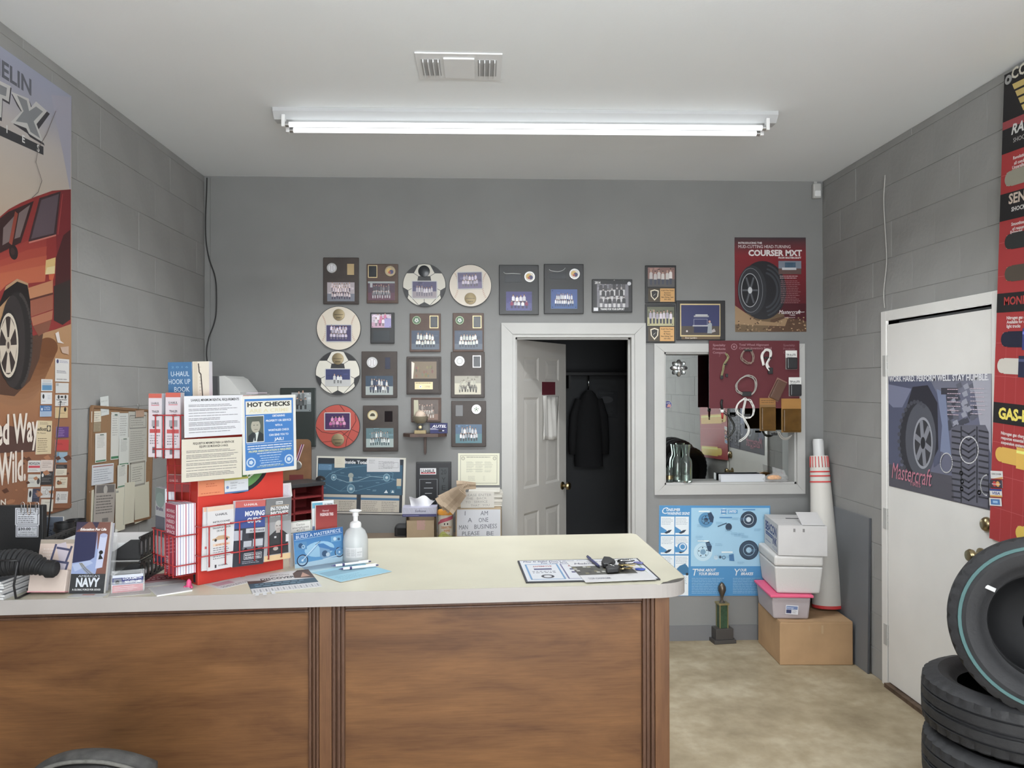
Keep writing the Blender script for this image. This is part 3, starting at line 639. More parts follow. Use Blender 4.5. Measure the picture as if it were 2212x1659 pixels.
# fourth row
plaque('walnut plaque with gold cap medal and a melted black plate, beside the basketball', (784, 876, 860, 975), M_brown, [
    ('medal', 805, 897, 11, M_gold2, lambda p, w, h: (p.circ(w/2, h*.45, w*.3, (70, 66, 50), a0=0, a1=3.14), p.rect(w*.2, h*.38, w*.8, h*.45, (60, 56, 44))), (196, 190, 160)), ('plate', 831, 888, 848, 911, mat('melted_plate', (.012, .012, .013), .1), None),
    ('photo', 791, 925, 850, 966, T((84, 112, 118), (150, 164, 162), [(200, 206, 204), (120, 140, 146)], 9, 2, 36, tall=.55, hz=.45, legs=(60, 80, 84)))])
plaque('walnut plaque with silver soccer medal at the upper corner, beside the little shelf', (975, 866, 1050, 965), M_brown, [
    ('medal', 1029, 884, 10.5, M_silver, msoc, (206, 206, 206)), ('plate', 984, 875, 1000, 899, mat('melted_plate'), None),
    ('photo', 984, 917, 1041, 957, T((66, 92, 118), (72, 112, 122), [(206, 206, 210), (150, 158, 166)], 7, 2, 40, tall=.6, hz=.5, legs=(60, 60, 66)))])
plaque('reddish wooden frame with a faded team photo, behind the baseball trophy', (888, 859, 953, 912), M_red, [('molding', .006, M_red),
    ('photo', 894, 864, 946, 907, lambda p, w, h: (T((92, 80, 74), (120, 92, 78), [(104, 92, 86), (130, 120, 112)], 7, 2, 44, tall=.5, hz=.3, legs=(180, 170, 160))(p, w, h), p.poly([(0, h*.2), (w*.1, h*.2), (w*.2, h*.5), (w*.18, h), (0, h)], (170, 166, 140))))], cat='picture frame', name='picture_frame')
plaque('large dark green plaque half hidden behind the blue notice', (605, 838, 682, 965), mat('green_black', (.025, .032, .03), .35), [
    ('photo', 630, 848, 672, 889, T((150, 156, 158), (120, 128, 130), [(84, 88, 90), (110, 116, 118)], 3, 2, 50, tall=.8, spread=.6), (150, 150, 150), [(.94, .06), (.94, .94)])])
# wooden plaque with medal ribbons
M_oak = mat('oak_board', alb((118, 86, 62), .88), .45, var=.2, vscale=12)
(X0, Z1), (X1, Z0) = wpx(600, 949, .02), wpx(672, 1085, .02)
t = thing('wall_plaque', 'brown wooden plaque with a striped ribbon medal, half hidden by the blue notice', 'plaque', ((X0+X1)/2, D, (Z0+Z1)/2))
bm = bmesh.new(); bm_box(bm, (X1-X0, .02, Z1-Z0), (0, -.0105, 0))
bmesh.ops.bevel(bm, geom=[e for e in bm.edges if abs(e.verts[0].co.x-e.verts[1].co.x) < 1e-5 and abs(e.verts[0].co.z-e.verts[1].co.z) < 1e-5], offset=.028, segments=5, affect='EDGES', profile=.5)
bm_obj('board', bm, M_oak, t)
def ll(px, py, th=.022): X, Z = wpx(px, py, th); return X-(X0+X1)/2, -th, Z-(Z0+Z1)/2
for i, cc in enumerate([(150, 40, 60), (210, 200, 205), (50, 55, 96), (205, 200, 205), (150, 40, 60)]):
    a, b = ll(650+i*1.6, 960), ll(637+i*1.4, 1000)
    bm = bmesh.new(); q = .0022; bmesh.ops.contextual_create(bm, geom=[bm.verts.new(p) for p in ((a[0]-q, a[1], a[2]), (b[0]-q, b[1], b[2]), (b[0]+q, b[1], b[2]), (a[0]+q, a[1], a[2]))])
    o = bm_obj('ribbon', bm, mat('ribbon%d' % (i % 3), alb(cc), .8), t); o.modifiers.new('s', 'SOLIDIFY').thickness = .001
a = ll(642, 1005); lathe('medal', [(0, 0), (.03, 0), (.03, .003), (.024, .005), (.016, .003), (0, .006)], mat('old_silver', (.35, .34, .32), .35, .9), t, 18, a, None, True, 'y')
p = Pr(.09, .05, (112, 44, 44)); p.build('printed_plate', t, ll(640, 1034, .021)); 
# round ball discs
def disc(label, cx, cy, r, paint, elems, rim, base):
    th = .014; X, Z = wpx(cx, cy, th); Rr = r/FPX*(D-th)
    t = thing('ball_plaque', label, 'plaque', (X, D, Z))
    lathe('disc', [(0, .0005), (Rr, .0005), (Rr, th), (0, th)], rim, t, 48, (0, 0, 0), None, False, 'y')
    p = Pr(2*Rr, 2*Rr, (0, 0, 0), unit=(2, 2)); p.V, p.T, p.C, p.n, p.z = [], [], [], 0, 0
    p.circ(1, 1, .975, base, n=48); paint(p); p.build('printed_face', t, (0, -th-.0001, 0), None, PHOTO)
    for e in elems:
        a, c = wpx(e[1], e[2], th); a -= X; c -= Z
        if e[0] == 'disc':
            rr = e[3]/FPX*D; lathe('medallion', [(0, 0), (rr, 0), (rr, .003), (rr*.94, .004), (0, .004)], e[4], t, 24, (a, -th-.0012, c), None, True, 'y')
            q = Pr(2*rr, 2*rr, (0, 0, 0)); q.V, q.T, q.C, q.n, q.z = [], [], [], 0, 0
            q.rect(rr*.25, rr*.97, rr*1.75, rr*1.05, (50, 44, 34)); q.text(e[5], rr, rr*.4, rr*.2, (50, 44, 34), 'c', rr*.9, 1)
            if e[5]: q.build('medal_print', t, (a, -th-.0053, c), None, PHOTO)
        else:
            w, h = e[3]/FPX*D, e[4]/FPX*D; ro = Matrix.Rotation(e[6], 3, 'Y')
            bm = bmesh.new(); bm_box(bm, (w, .002, h), (0, -.001, 0)); bmesh.ops.bevel(bm, geom=[x for x in bm.edges if abs(x.verts[0].co.y-x.verts[1].co.y) > 1e-4], offset=.008, segments=4, affect='EDGES', profile=.5)
            bm_obj('photo_mount', bm, e[7], t, (a, -th-.0012, c), ro)
            w *= .93; h *= .9; q = Pr(w, h, (100, 100, 110)); e[5](q, w, h); q.build('photograph', t, (a, -th-.0034, c), ro, PHOTO)
    return t
def baseball(flip=0):
    def f(p):
        for s_ in (-1, 1):
            cxs = 1+s_*1.35; pts = []
            for i in range(15):
                a = -0.62+1.24*i/14; x = cxs-s_*.78*math.cos(a); y = 1+.95*math.sin(a)
                if math.hypot(x-1, y-1) < .96: pts.append((x, y))
            for (x, y) in pts: p.line([(x-.035, y-.02*s_), (x+.035, y+.03*s_)], .014, (168, 120, 100)); p.line([(x-.03, y+.035), (x+.03, y+.02)], .01, (168, 130, 110))
            p.line(pts, .008, (196, 168, 150))
    return f
def soccer(p):
    K = (48, 48, 50); c = lambda a, r=.975: (1+r*math.cos(math.radians(a)), 1+r*math.sin(math.radians(a)))
    def arc(a0, a1): return [c(a0+(a1-a0)*i/6) for i in range(7)]
    p.poly(arc(106, 146)+[(.52, 1.55)], K); p.poly(arc(34, 74)[0:0]+arc(34, 74)+[(1.48, 1.55)][::-1], K)
    p.poly(arc(186, 218)+[(.28, .56), (.26, .76)], K); p.poly(arc(322, 354)+[(1.74, .76), (1.72, .56)], K)
    p.poly(arc(253, 287)+[(1, .22)], K); p.poly([(.72, 1.42), (1.28, 1.42), (1.36, 1.0), (1, .7), (.64, 1.0)], K)
    for a, b in (((.52, 1.55), (.72, 1.42)), ((1.48, 1.55), (1.28, 1.42)), ((.26, .76), (.64, .95)), ((1.74, .76), (1.36, .95)), ((.28, .56), (.74, .07)), ((1.72, .56), (1.26, .07)), ((1, .22), (1, .7))): p.line([a, b], .022, K)
def basket(p):
    K = (92, 40, 38)
    p.line([(.02, .99), (.3, .76), (.75, .68), (1.15, .78)], .028, K); p.line([(1.15, .78), (1.7, .32)], .024, K); p.line([(1.1, 1.96), (1.3, 1.7)], .028, K)
    p.line([(1.78, 1.56), (1.82, 1.25), (1.65, .95), (1.2, .58)], .03, K); p.line([(1.94, .72), (1.6, .88), (1.4, .4), (1.36, .1)], .026, K); p.line([(.3, .3), (.75, .34)], .022, K); p.line([(.42, 1.76), (.52, 1.6)], .02, K)
CRM = mat('cream_board', alb((196, 188, 172)), .5); M_bd = mat('dark_edge', (.05, .05, .05), .5); M_med = mat('dull_gold', (.25, .2, .12), .45, .5)
ph = T((84, 80, 112), (150, 140, 146), [(200, 194, 200), (186, 180, 190)], 7, 1, 60, tall=.62, hz=.4, legs=(110, 104, 120))
disc('soccer ball shaped disc with a black medal, in the top row', 916.5, 616, 46.5, soccer, [('disc', 916, 586, 12.5, M_blk, ''), ('photo', 917, 626, 55, 39, ph, 0, mat('photo_edge'))], M_bd, (200, 196, 184))
disc('baseball shaped disc with tilted photo above a gold medal, in the top row', 1016, 617, 46, baseball(), [('disc', 1016, 645, 12.5, M_med, '2003'), ('photo', 1015, 606, 55, 38, T((96, 90, 120), (120, 110, 140), [(206, 196, 208), (190, 180, 200)], 6, 2, 62, tall=.6), -.03, mat('photo_edge'))], M_bd, (206, 196, 182))
disc('baseball shaped disc with gold medal above its photo, left end of the second row', 731.5, 709, 47.5, baseball(), [('disc', 732, 680, 12.5, M_med, '2001'), ('photo', 732, 720, 56, 38, T((66, 60, 98), (66, 60, 98), [(200, 190, 206), (186, 176, 196)], 6, 3, 64, tall=.5), 0, mat('photo_edge'))], M_bd, (206, 196, 180))
disc('soccer ball shaped disc with a gold medal, above the basketball disc', 729.5, 805.5, 47.5, soccer, [('disc', 730, 775, 12.5, M_med, '2000'), ('photo', 730, 815, 55, 38, T((56, 62, 104), (176, 176, 176), [(216, 216, 216)], 3, 1, 66, tall=.6, hz=.35, spread=.4), 0, mat('photo_edge'))], M_bd, (206, 202, 190))
disc('orange red basketball shaped disc with a magenta team photo', 729.5, 921.5, 47.5, basket, [('disc', 730, 950, 13.5, M_med, '2002'), ('photo', 729, 910, 56, 38, T((64, 40, 84), (70, 42, 86), [(186, 90, 150), (206, 140, 180)], 5, 2, 68, tall=.55), 0, mat('photo_edge'))], M_bd, (178, 74, 62))
# little walnut shelf with trophy and box
t = thing('wall_shelf', 'small walnut wall shelf with a long peg under it', 'shelf', (wpx(919, 940)[0], D, wpx(919, 940)[1]))
SZ = wpx(919, 937, .1)[1]; t.location.z = SZ; sw = 92/FPX*D
bm = bmesh.new(); vs = [(-sw/2, 0), (-sw/2, -.05), (-sw/2+.05, -.12), (sw/2-.05, -.12), (sw/2, -.05), (sw/2, 0)]
fa = bm.faces.new([bm.verts.new((x, y, 0)) for x, y in vs]); r_ = bmesh.ops.extrude_face_region(bm, geom=[fa]); bmesh.ops.translate(bm, verts=[g for g in r_['geom'] if isinstance(g, bmesh.types.BMVert)], vec=(0, 0, -.02)); bmesh.ops.recalc_face_normals(bm, faces=bm.faces[:])
bm_obj('board', bm, M_red, t)
bm = bmesh.new(); vs = [(-.008, -.02), (-.008, -.125), (-.003, -.14), (.003, -.14), (.008, -.125), (.008, -.02)]
fa = bm.faces.new([bm.verts.new((x, -.001, z)) for x, z in vs]); r_ = bmesh.ops.extrude_face_region(bm, geom=[fa]); bmesh.ops.translate(bm, verts=[g for g in r_['geom'] if isinstance(g, bmesh.types.BMVert)], vec=(0, -.03, 0)); bmesh.ops.recalc_face_normals(bm, faces=bm.faces[:])
bm_obj('peg', bm, M_red, t)
tx = aty(908, 930, D-.08).x
t = thing('baseball_trophy', 'small gold trophy holding a baseball in a glove, on the little shelf', 'trophy', (tx, D-.08, SZ))
box('base', (.075, .05, .022), (0, 0, .011), mat('tan_base', alb((150, 134, 100)), .5), t, .003)
box('plinth', (.03, .03, .045), (0, 0, .045), M_blk, t, .002)
lathe('badge', [(0, 0), (.012, 0), (.009, .004), (0, .005)], M_gold2, t, 14, (0, -.0155, .042), None, True, 'y')
lathe('glove', [(.012, .066), (.03, .068), (.046, .085), (.052, .11), (.049, .112), (.042, .088), (.02, .075), (0, .074)], mat('glove_bronze', (.3, .27, .2), .4, .5), t, 20)
bm = bmesh.new(); bmesh.ops.create_uvsphere(bm, u_segments=18, v_segments=12, radius=.0365); ball = bm_obj('baseball', bm, mat('old_leather', alb((190, 172, 156)), .6, var=.1, vscale=30), t, (0, 0, .113), None, True)
for s_ in (-1, 1): tube('stitching', [(.033*math.cos(a)*1.02, .0375*math.sin(a)*.99 if False else -.0375*abs(math.cos(a*.5))*1.0, s_*.012+.004*math.sin(a*2)) for a in [(-.6+1.2*i/10) for i in range(11)]], .0008, mat('stitch_red', (.3, .1, .08), .6), ball)
a = aty(948, 925, D-.05)
t = thing('product_box', 'small dark blue product box with white lettering on the little shelf', 'box', (a.x, D-.055, SZ))
bw_, bh_ = .112, .066
box('carton', (bw_, .03, bh_), (0, 0, bh_/2), mat('navy_card', (.03, .035, .09), .4), t, .001)
p = Pr(bw_-.002, bh_-.002, (52, 54, 96)); p.text('AUTEL', bw_*.1, bh_*.56, bh_*.26, (220, 220, 226), width=bw_*.82, bold=1, sh=.25); p.poly([(0, bh_*.5), (bw_*.3, bh_*.5), (bw_*.5, bh_*.35), (0, bh_*.35)], (150, 150, 170)); p.circ(bw_*.6, bh_*.24, bw_*.14, (40, 40, 44), ry=bh_*.1); p.circ(bw_*.75, bh_*.25, bw_*.06, (230, 230, 230), ry=bh_*.05)
p.build('printed_face', t, (0, -.0155, bh_/2))
# dark cord running down the far corner, motion sensor in the other corner
cpts = [(447, 384), (446, 420), (444, 470), (445, 520), (452, 560), (463, 592), (467, 620), (467, 672), (462, 700), (451, 730), (446, 760), (449, 790), (452, 806), (462, 838)]
tag(tube('power_cord', smoothpath([aty(x, y_, D-(.012 if i else .02)) for i, (x, y_) in enumerate(cpts)], 4), .0042, mat('black_rubber', (.02, .02, .02), .5)), 'thin black cord hanging down the corner of the back wall', 'cord')
a = aty(1767, 412, D-.03)
t = thing('motion_sensor', 'white motion sensor high in the corner beside the block wall', 'sensor', (a.x-.005, D, a.z), (0, 0, -.0))
bm = bmesh.new(); bm_box(bm, (.055, .035, .1), (0, -.0185, 0)); bmesh.ops.bevel(bm, geom=bm.edges[:], offset=.009, segments=3, affect='EDGES', profile=.5); bm_obj('housing', bm, M_white, t)
bm = bmesh.new(); bm_box(bm, (.04, .012, .04), (0, -.039, -.02)); bmesh.ops.bevel(bm, geom=bm.edges[:], offset=.005, segments=3, affect='EDGES', profile=.5); bm_obj('lens', bm, mat('milky_lens', (.7, .7, .7), .3), t)
box('bracket', (.02, .004, .03), (0, -.003, .06), M_white, t)
wp = [(1912, 378), (1909, 430), (1911, 480), (1914, 530), (1915, 570), (1909, 630), (1911, 665)]
tag(tube('wall_wire', smoothpath([atx(x, y_, XR-.006) for x, y_ in wp], 4), .003, mat('painted_wire', alb((170, 168, 164)), .5)), 'thin pale wire running down the block wall to the steel door', 'wire')
# ================================================================ the counter
ZC = 1.07; KC = 1.5
fl, fr = atz(60, 1295, ZC), atz(1390, 1262.5, ZC); rb, rr = atz(1372, 1152, ZC), atz(1470, 1238, ZC); bk = atz(800, 1163, ZC)
U = (fr-fl); U.z = 0; U.normalize(); V_ = Vector((-U.y, U.x, 0))                       # along the front, and inwards
def isect(p, d, q, e):
    k = ((q.x-p.x)*e.y-(q.y-p.y)*e.x)/(d.x*e.y-d.y*e.x); return p+d*k
rd = (rb-rr).normalized(); corner = isect(fl, U, rr, rd)
fleft = isect(fl, U, Vector((XL+.002, 0, ZC)), Vector((0, 1, 0))); bleft = isect(rb, (bk-rb).normalized(), Vector((XL+.002, 0, ZC)), Vector((0, 1, 0)))
M_lam = mat('cream_laminate', (.54, .51, .405), .32, var=.05, vscale=5)
M_band = mat('edge_laminate', (.335, .31, .295), .4, var=.03, vscale=8)
rad = .115; pts = [fleft]
c0, c1 = corner-U*rad, corner+rd*rad
for i in range(13):
    tt = i/12; pts.append(c0*(1-tt)**2+corner*2*tt*(1-tt)+c1*tt**2)
pts += [rb-rd*.02, rb+(bk-rb).normalized()*.02, bleft]
TH = .043
ct = thing('countertop', 'long cream laminate countertop with a rounded, chipped corner', 'countertop', (0, 0, 0))
def prism(name, pts, z0, z1, m, parent):
    bm = bmesh.new(); fa = bm.faces.new([bm.verts.new((p.x, p.y, z1)) for p in pts]); r_ = bmesh.ops.extrude_face_region(bm, geom=[fa]); bmesh.ops.translate(bm, verts=[g for g in r_['geom'] if isinstance(g, bmesh.types.BMVert)], vec=(0, 0, z0-z1)); bmesh.ops.recalc_face_normals(bm, faces=bm.faces[:])
    return bm_obj(name, bm, m, parent)
# the laminate sheet stops short of the broken corner, where the dark chipboard shows
cen = Vector((sum(p.x for p in pts)/len(pts), sum(p.y for p in pts)/len(pts), 0))
chip = [atz(1426, 1262, ZC), atz(1432, 1257, ZC), atz(1441, 1255.5, ZC), atz(1452, 1252, ZC), atz(1464, 1249, ZC), atz(1479, 1247, ZC)]
outl = [fleft, c0-U*.02]+chip[:1]+chip[1:]+[c1+rd*.03, rb-rd*.02, rb+(bk-rb).normalized()*.02, bleft]
prism('laminate_sheet', outl, ZC-.0012, ZC, M_lam, ct)
prism('core_board', [p for p in pts], ZC-TH, ZC-.0013, mat('chipboard', (.075, .068, .062), .85, var=.3, vscale=80), ct)
bm = bmesh.new(); prev = None; path = [fleft-V_*.0015]+[p for p in pts[1:14]]+[rb-rd*.02]
rows = []
for i, p in enumerate(path):
    d = (path[min(i+1, len(path)-1)]-path[max(i-1, 0)]).normalized(); o = Vector((d.y, -d.x, 0))*.0016; rows.append((bm.verts.new((p.x+o.x, p.y+o.y, ZC+.0004)), bm.verts.new((p.x+o.x, p.y+o.y, ZC-TH)), bm.verts.new((p.x, p.y, ZC-TH)), bm.verts.new((p.x, p.y, ZC+.0004))))
for A_, B_ in zip(rows[:-1], rows[1:]):
    for k in range(4): bm.faces.new((A_[k], A_[(k+1) % 4], B_[(k+1) % 4], B_[k]))
bmesh.ops.recalc_face_normals(bm, faces=bm.faces[:]); bm_obj('edge_band', bm, M_band, ct)
sj = isect(atz(447, 1290, ZC), V_, fl, U); box('band_seam', (.0012, .001, TH-.002), (0, 0, 0), mat('seam_brown', (.12, .1, .09), .8), ct, 0, (sj.x+V_.x*-.0018, sj.y+V_.y*-.0018, ZC-TH/2+.0005), Matrix((U, V_, Vector((0, 0, 1)))).transposed())
sj = isect(atz(182, 1294, ZC), V_, fl, U); box('band_stain', (.0025, .001, TH*.55), (0, 0, 0), mat('seam_brown'), ct, 0, (sj.x+V_.x*-.0018, sj.y+V_.y*-.0018, ZC-TH/2), Matrix((U, V_, Vector((0, 0, 1)))).transposed())
# wooden body
def wood_mat(name, c1_, c2_, sc=1.0, vert=False):
    m = mat(name, c1_, .42, spec=.35); nt = m.node_tree; b = nt.nodes['Principled BSDF']; tc = nt.nodes.new('ShaderNodeTexCoord'); mp = nt.nodes.new('ShaderNodeMapping')
    mp.inputs['Scale'].default_value = (9*sc, 9*sc, 1.2*sc) if vert else (1.2*sc, 6*sc, 5.5*sc)
    n = nt.nodes.new('ShaderNodeTexNoise'); n.inputs['Scale'].default_value = 1.6; n.inputs['Detail'].default_value = 9; n.inputs['Roughness'].default_value = .58; n.inputs['Distortion'].default_value = .9
    n3 = nt.nodes.new('ShaderNodeTexNoise'); n3.inputs['Scale'].default_value = 14; n3.inputs['Detail'].default_value = 6; n3.inputs['Distortion'].default_value = .3
    mp2 = nt.nodes.new('ShaderNodeMapping'); mp2.inputs['Scale'].default_value = (6, 6, .8) if vert else (.8, 6, 7)
    r = nt.nodes.new('ShaderNodeValToRGB'); r.color_ramp.elements[0].position = .3; r.color_ramp.elements[1].position = .7; r.color_ramp.elements[0].color = (*c1_, 1); r.color_ramp.elements[1].color = (*c2_, 1)
    mx = nt.nodes.new('ShaderNodeMix'); mx.data_type = 'RGBA'; mx.blend_type = 'MULTIPLY'; mx.inputs[0].default_value = .3
    r2 = nt.nodes.new('ShaderNodeValToRGB'); r2.color_ramp.elements[0].position = .35; r2.color_ramp.elements[0].color = (.66, .6, .55, 1); r2.color_ramp.elements[1].position = .56
    n5 = nt.nodes.new('ShaderNodeTexNoise'); n5.inputs['Scale'].default_value = 9; n5.inputs['Detail'].default_value = 5; n5.inputs['Distortion'].default_value = .6
    mp5 = nt.nodes.new('ShaderNodeMapping'); mp5.inputs['Scale'].default_value = (26, 26, .9) if vert else (.9, 26, 26)
    r5 = nt.nodes.new('ShaderNodeValToRGB'); r5.color_ramp.elements[0].position = .3; r5.color_ramp.elements[0].color = (.72, .68, .64, 1); r5.color_ramp.elements[1].position = .55
    m5 = nt.nodes.new('ShaderNodeMix'); m5.data_type = 'RGBA'; m5.blend_type = 'MULTIPLY'; m5.inputs[0].default_value = .55
    for a_, b_ in ((tc.outputs['Object'], mp5.inputs['Vector']), (mp5.outputs['Vector'], n5.inputs['Vector']), (n5.outputs['Fac'], r5.inputs['Fac']), (mx.outputs[2], m5.inputs[6]), (r5.outputs['Color'], m5.inputs[7]), (m5.outputs[2], b.inputs['Base Color'])): nt.links.new(a_, b_)
    for a_, b_ in ((tc.outputs['Object'], mp.inputs['Vector']), (mp.outputs['Vector'], n.inputs['Vector']), (tc.outputs['Object'], mp2.inputs['Vector']), (mp2.outputs['Vector'], n3.inputs['Vector']), (n.outputs['Fac'], r.inputs['Fac']), (n3.outputs['Fac'], r2.inputs['Fac']), (r.outputs['Color'], mx.inputs[6]), (r2.outputs['Color'], mx.inputs[7])): nt.links.new(a_, b_)
    return m
M_maple = wood_mat('stained_maple', alb((106, 70, 43), 1.75), alb((150, 106, 66), 1.75)); M_stile = wood_mat('stained_stile', alb((116, 79, 54), 1.75), alb((142, 101, 68), 1.75), 1, True); M_mold = wood_mat('stained_molding', alb((92, 64, 50), 1.75), alb((114, 82, 63), 1.75), 1, True)
RB = Matrix((U, V_, Vector((0, 0, 1)))).transposed(); f0_ = fl+V_*.012
org = isect(f0_, U, Vector((0, 0, 0)), ray(1447, 1400)); org.z = 0            # front corner of the body, on the floor
cb = thing('service_counter', 'stained wooden counter front with framed panels and molding', 'counter', org, RB)
Lb = (fleft-org).dot(-U)-.001; HB = ZC-TH-.0005; dep = (rb-org).dot(V_)-.06
def cpx(px, py=1400):
    p = isect(org, U, Vector((0, 0, 0)), ray(px, py)); return (p-org).dot(U)
box('carcass', (Lb, dep-.03, HB), (-Lb/2, .03+(dep-.03)/2, HB/2), M_stile, cb)
s1, s2, s3 = cpx(665), cpx(745), cpx(1388)
def panel(x0, x1):
    box('panel', (x1-x0, .012, HB), ((x0+x1)/2, .023, HB/2), M_maple, cb)
    box('top_rail', (x1-x0, .016, .012), ((x0+x1)/2, .008, HB-.006), M_mold, cb, .003); box('rail_bead', (x1-x0, .012, .008), ((x0+x1)/2, .012, HB-.018), M_mold, cb, .003)
    box('kick_rail', (x1-x0, .016, .1), ((x0+x1)/2, .009, .05), M_stile, cb, .003)
panel(-Lb, s1); panel(s2, s3)
def stile(x0, x1, flat0, flat1):
    box('stile', (x1-x0, .014, HB), ((x0+x1)/2, .0225, HB/2), M_stile, cb)
    box('stile_face', (flat1-flat0, .012, HB), ((flat0+flat1)/2, .0095, HB/2), M_stile, cb, .002)
    for a_, b_ in ((x0, flat0), (flat1, x1)):
        n_ = 3; w_ = (b_-a_)/n_
        if b_-a_ < .01: continue
        for k in range(n_):
            dp = (.02, .013, .018)[k]; box('molding', (w_*.86, dp, HB), (a_+(k+.5)*w_, .017-dp/2+.005, HB/2), M_mold, cb, .004, seg=3)
stile(s1, s2, cpx(689), cpx(716)); stile(s3, 0, cpx(1416), 0)
# ================================================================ things standing on the counter
def sp(px, py): return atz(px, py, ZC)
def vpl(a, b, lean=0.0):
    A_, B_ = sp(*a), sp(*b); d = (B_-A_).normalized(); n = Vector((d.y, -d.x, 0)); n = (n+Vector((0, 0, lean))).normalized(); return A_, n
ACR = mat('clear_acrylic', (.8, .82, .83), .08, trans=.0, alpha=.12, spec=.6); M_paper = mat('white_paper', (.62, .62, .62), .7); M_cream = mat('cream_paper', alb((220, 212, 190), .85), .7)
Z0 = .0006
# --- magazines, wire stand and rubber boot at the far end
mc = sp(22, 1296)
for i in range(7):
    t = thing('magazine', ('bottom', 'second lowest', 'third lowest', 'middle', 'third highest', 'second highest', 'topmost')[i] + ' magazine of the low grey stack under the rubber boot', 'magazine', (mc.x-.15+.004*math.sin(i*3), mc.y+.155+.003*math.cos(i*5), ZC+.0005+i*.0078), (0, 0, .02*math.sin(i*2)-.06), 'magazines stacked at the end of the counter')
    box('pages', (.28, .3, .0058), (0, 0, .0037), M_paper, t); box('cover', (.284, .304, .0008), (0, 0, .007), mat('cover%d' % (i % 3), alb(((120, 124, 130), (96, 104, 110), (150, 152, 156))[i % 3], KC), .4), t); box('back_cover', (.284, .304, .0006), (0, 0, .0004), M_paper, t)
wf0 = sp(37, 1295.5); wf1 = sp(78, 1275)
M_wire = mat('black_wire', (.02, .02, .022), .4)
t = thing('wire_stand', 'black bent wire stand at the end of the counter', 'wire stand', (wf0.x, wf0.y, ZC))
d1 = wf1-wf0
zt = aty(50, 1206, wf0.y+.005).z-ZC
tube('side_wire', [(-.03, -.026, zt), (.016, -.026, zt+.002), (.018, -.026, zt-.004), (.006, -.026, zt-.07), (0, -.006, .006), (d1.x*.1, d1.y*.1, .0035), (d1.x, d1.y, .0035)], .0032, M_wire, t)
tube('side_wire', [(-.28, .0, .0035), (-.28, .0, zt), (-.25, .03, zt)], .0032, M_wire, t); tube('cross_wire', [(d1.x, d1.y, .0035), (-.28+d1.x, d1.y, .0035), (-.28, 0, .0035)], .0032, M_wire, t)
yb2 = wf0.y+.02; bp = [(-60, 1222), (0, 1217), (30, 1214), (50, 1215), (75, 1219), (95, 1226), (101, 1228), (122, 1229)]
path = smoothpath([aty(x, y_, yb2) for x, y_ in bp], 14); sc_ = yb2/FPX; rads = []
cum = [0]
for p, q in zip(path[:-1], path[1:]): cum.append(cum[-1]+(q-p).length)
NP = 150; tot = cum[-1]; xs_ = np.interp(np.linspace(0, tot, NP), cum, [p.x for p in path]); zs_ = np.interp(np.linspace(0, tot, NP), cum, [p.z for p in path]); path = [Vector((x, yb2, z)) for x, z in zip(xs_, zs_)]
for i in range(NP):
    q = i/(NP-1); base = 26 if q < .62 else 26-(q-.62)/.26*11 if q < .88 else 15
    if q < .86: base += 1.8*math.sin(q*2*math.pi*19)
    rads.append(base*sc_)
t = thing('rubber_boot', 'black ribbed rubber boot resting on the wire stand', 'rubber boot', path[0])
tube('bellows', [p-path[0] for p in path], rads, mat('soft_rubber', (.012, .012, .013), .65), t, 24)
lathe('collar', [(0, -.006), (.0255, -.006), (.0255, .012), (.021, .016), (.019, .016), (.019, 0), (0, 0)], mat('soft_rubber'), t, 22, path[-1]-path[0]-Vector((.02, 0, 0)), None, True, 'x')
# --- black monitor seen from behind with two clipped notices
ym = 2.57; P_m = (0, ym, 0)
a, b = aty(-70, 1093, ym), aty(93, 1196, ym)
t = thing('monitor', 'black flat monitor with two notices clipped to its back', 'monitor', ((a.x+b.x)/2, ym+.012, ZC))
box('back_shell', (b.x-a.x, .024, a.z-b.z), (0, 0, (a.z+b.z)/2-ZC), mat('black_plastic', (.016, .016, .017), .45, bump=.1, bscale=200), t, .004)
box('neck', (.06, .02, .1), (0, .024, .05), mat('black_plastic'), t, .003); box('foot', (.2, .14, .012), (0, .03, .0065), mat('black_plastic'), t, .003)
def n1(p, w, h):
    p.frame(w*.06, h*.06, w*.94, h*.94, w*.02, (30, 30, 34)); p.fine(w*.12, h*.6, w*.88, h*.9, 3, (70, 70, 74), seed=4); p.fine(w*.12, h*.12, w*.9, h*.55, 4, (80, 80, 84), seed=5)
def n2(p, w, h):
    p.frame(w*.05, h*.06, w*.95, h*.92, w*.02, (30, 30, 34)); p.text('$30.00', w*.1, h*.58, h*.22, (30, 30, 34), bold=1, width=w*.56); p.text('PLUS', w*.71, h*.7, h*.1, (40, 40, 44), width=w*.2); p.text('TAX', w*.71, h*.56, h*.1, (40, 40, 44), width=w*.16)
    p.text('CHARGE ON ALL', w*.5, h*.34, h*.12, (50, 50, 54), 'c', w*.62); p.text('RETURNED CHECKS', w*.5, h*.14, h*.12, (50, 50, 54), 'c', w*.76)
sheet('paper_notice', 'white bordered notice clipped to the black monitor, the upper one', 'notice', rect4(34, 1097, 86, 1134), P_m, SB, n1, lift=.002, k=KC, bg=(222, 224, 232))
sheet('paper_notice', 'white returned check fee notice reading $30.00 on the black monitor', 'notice', rect4(35, 1134, 84, 1160), P_m, SB, n2, lift=.002, k=KC, bg=(222, 224, 232))
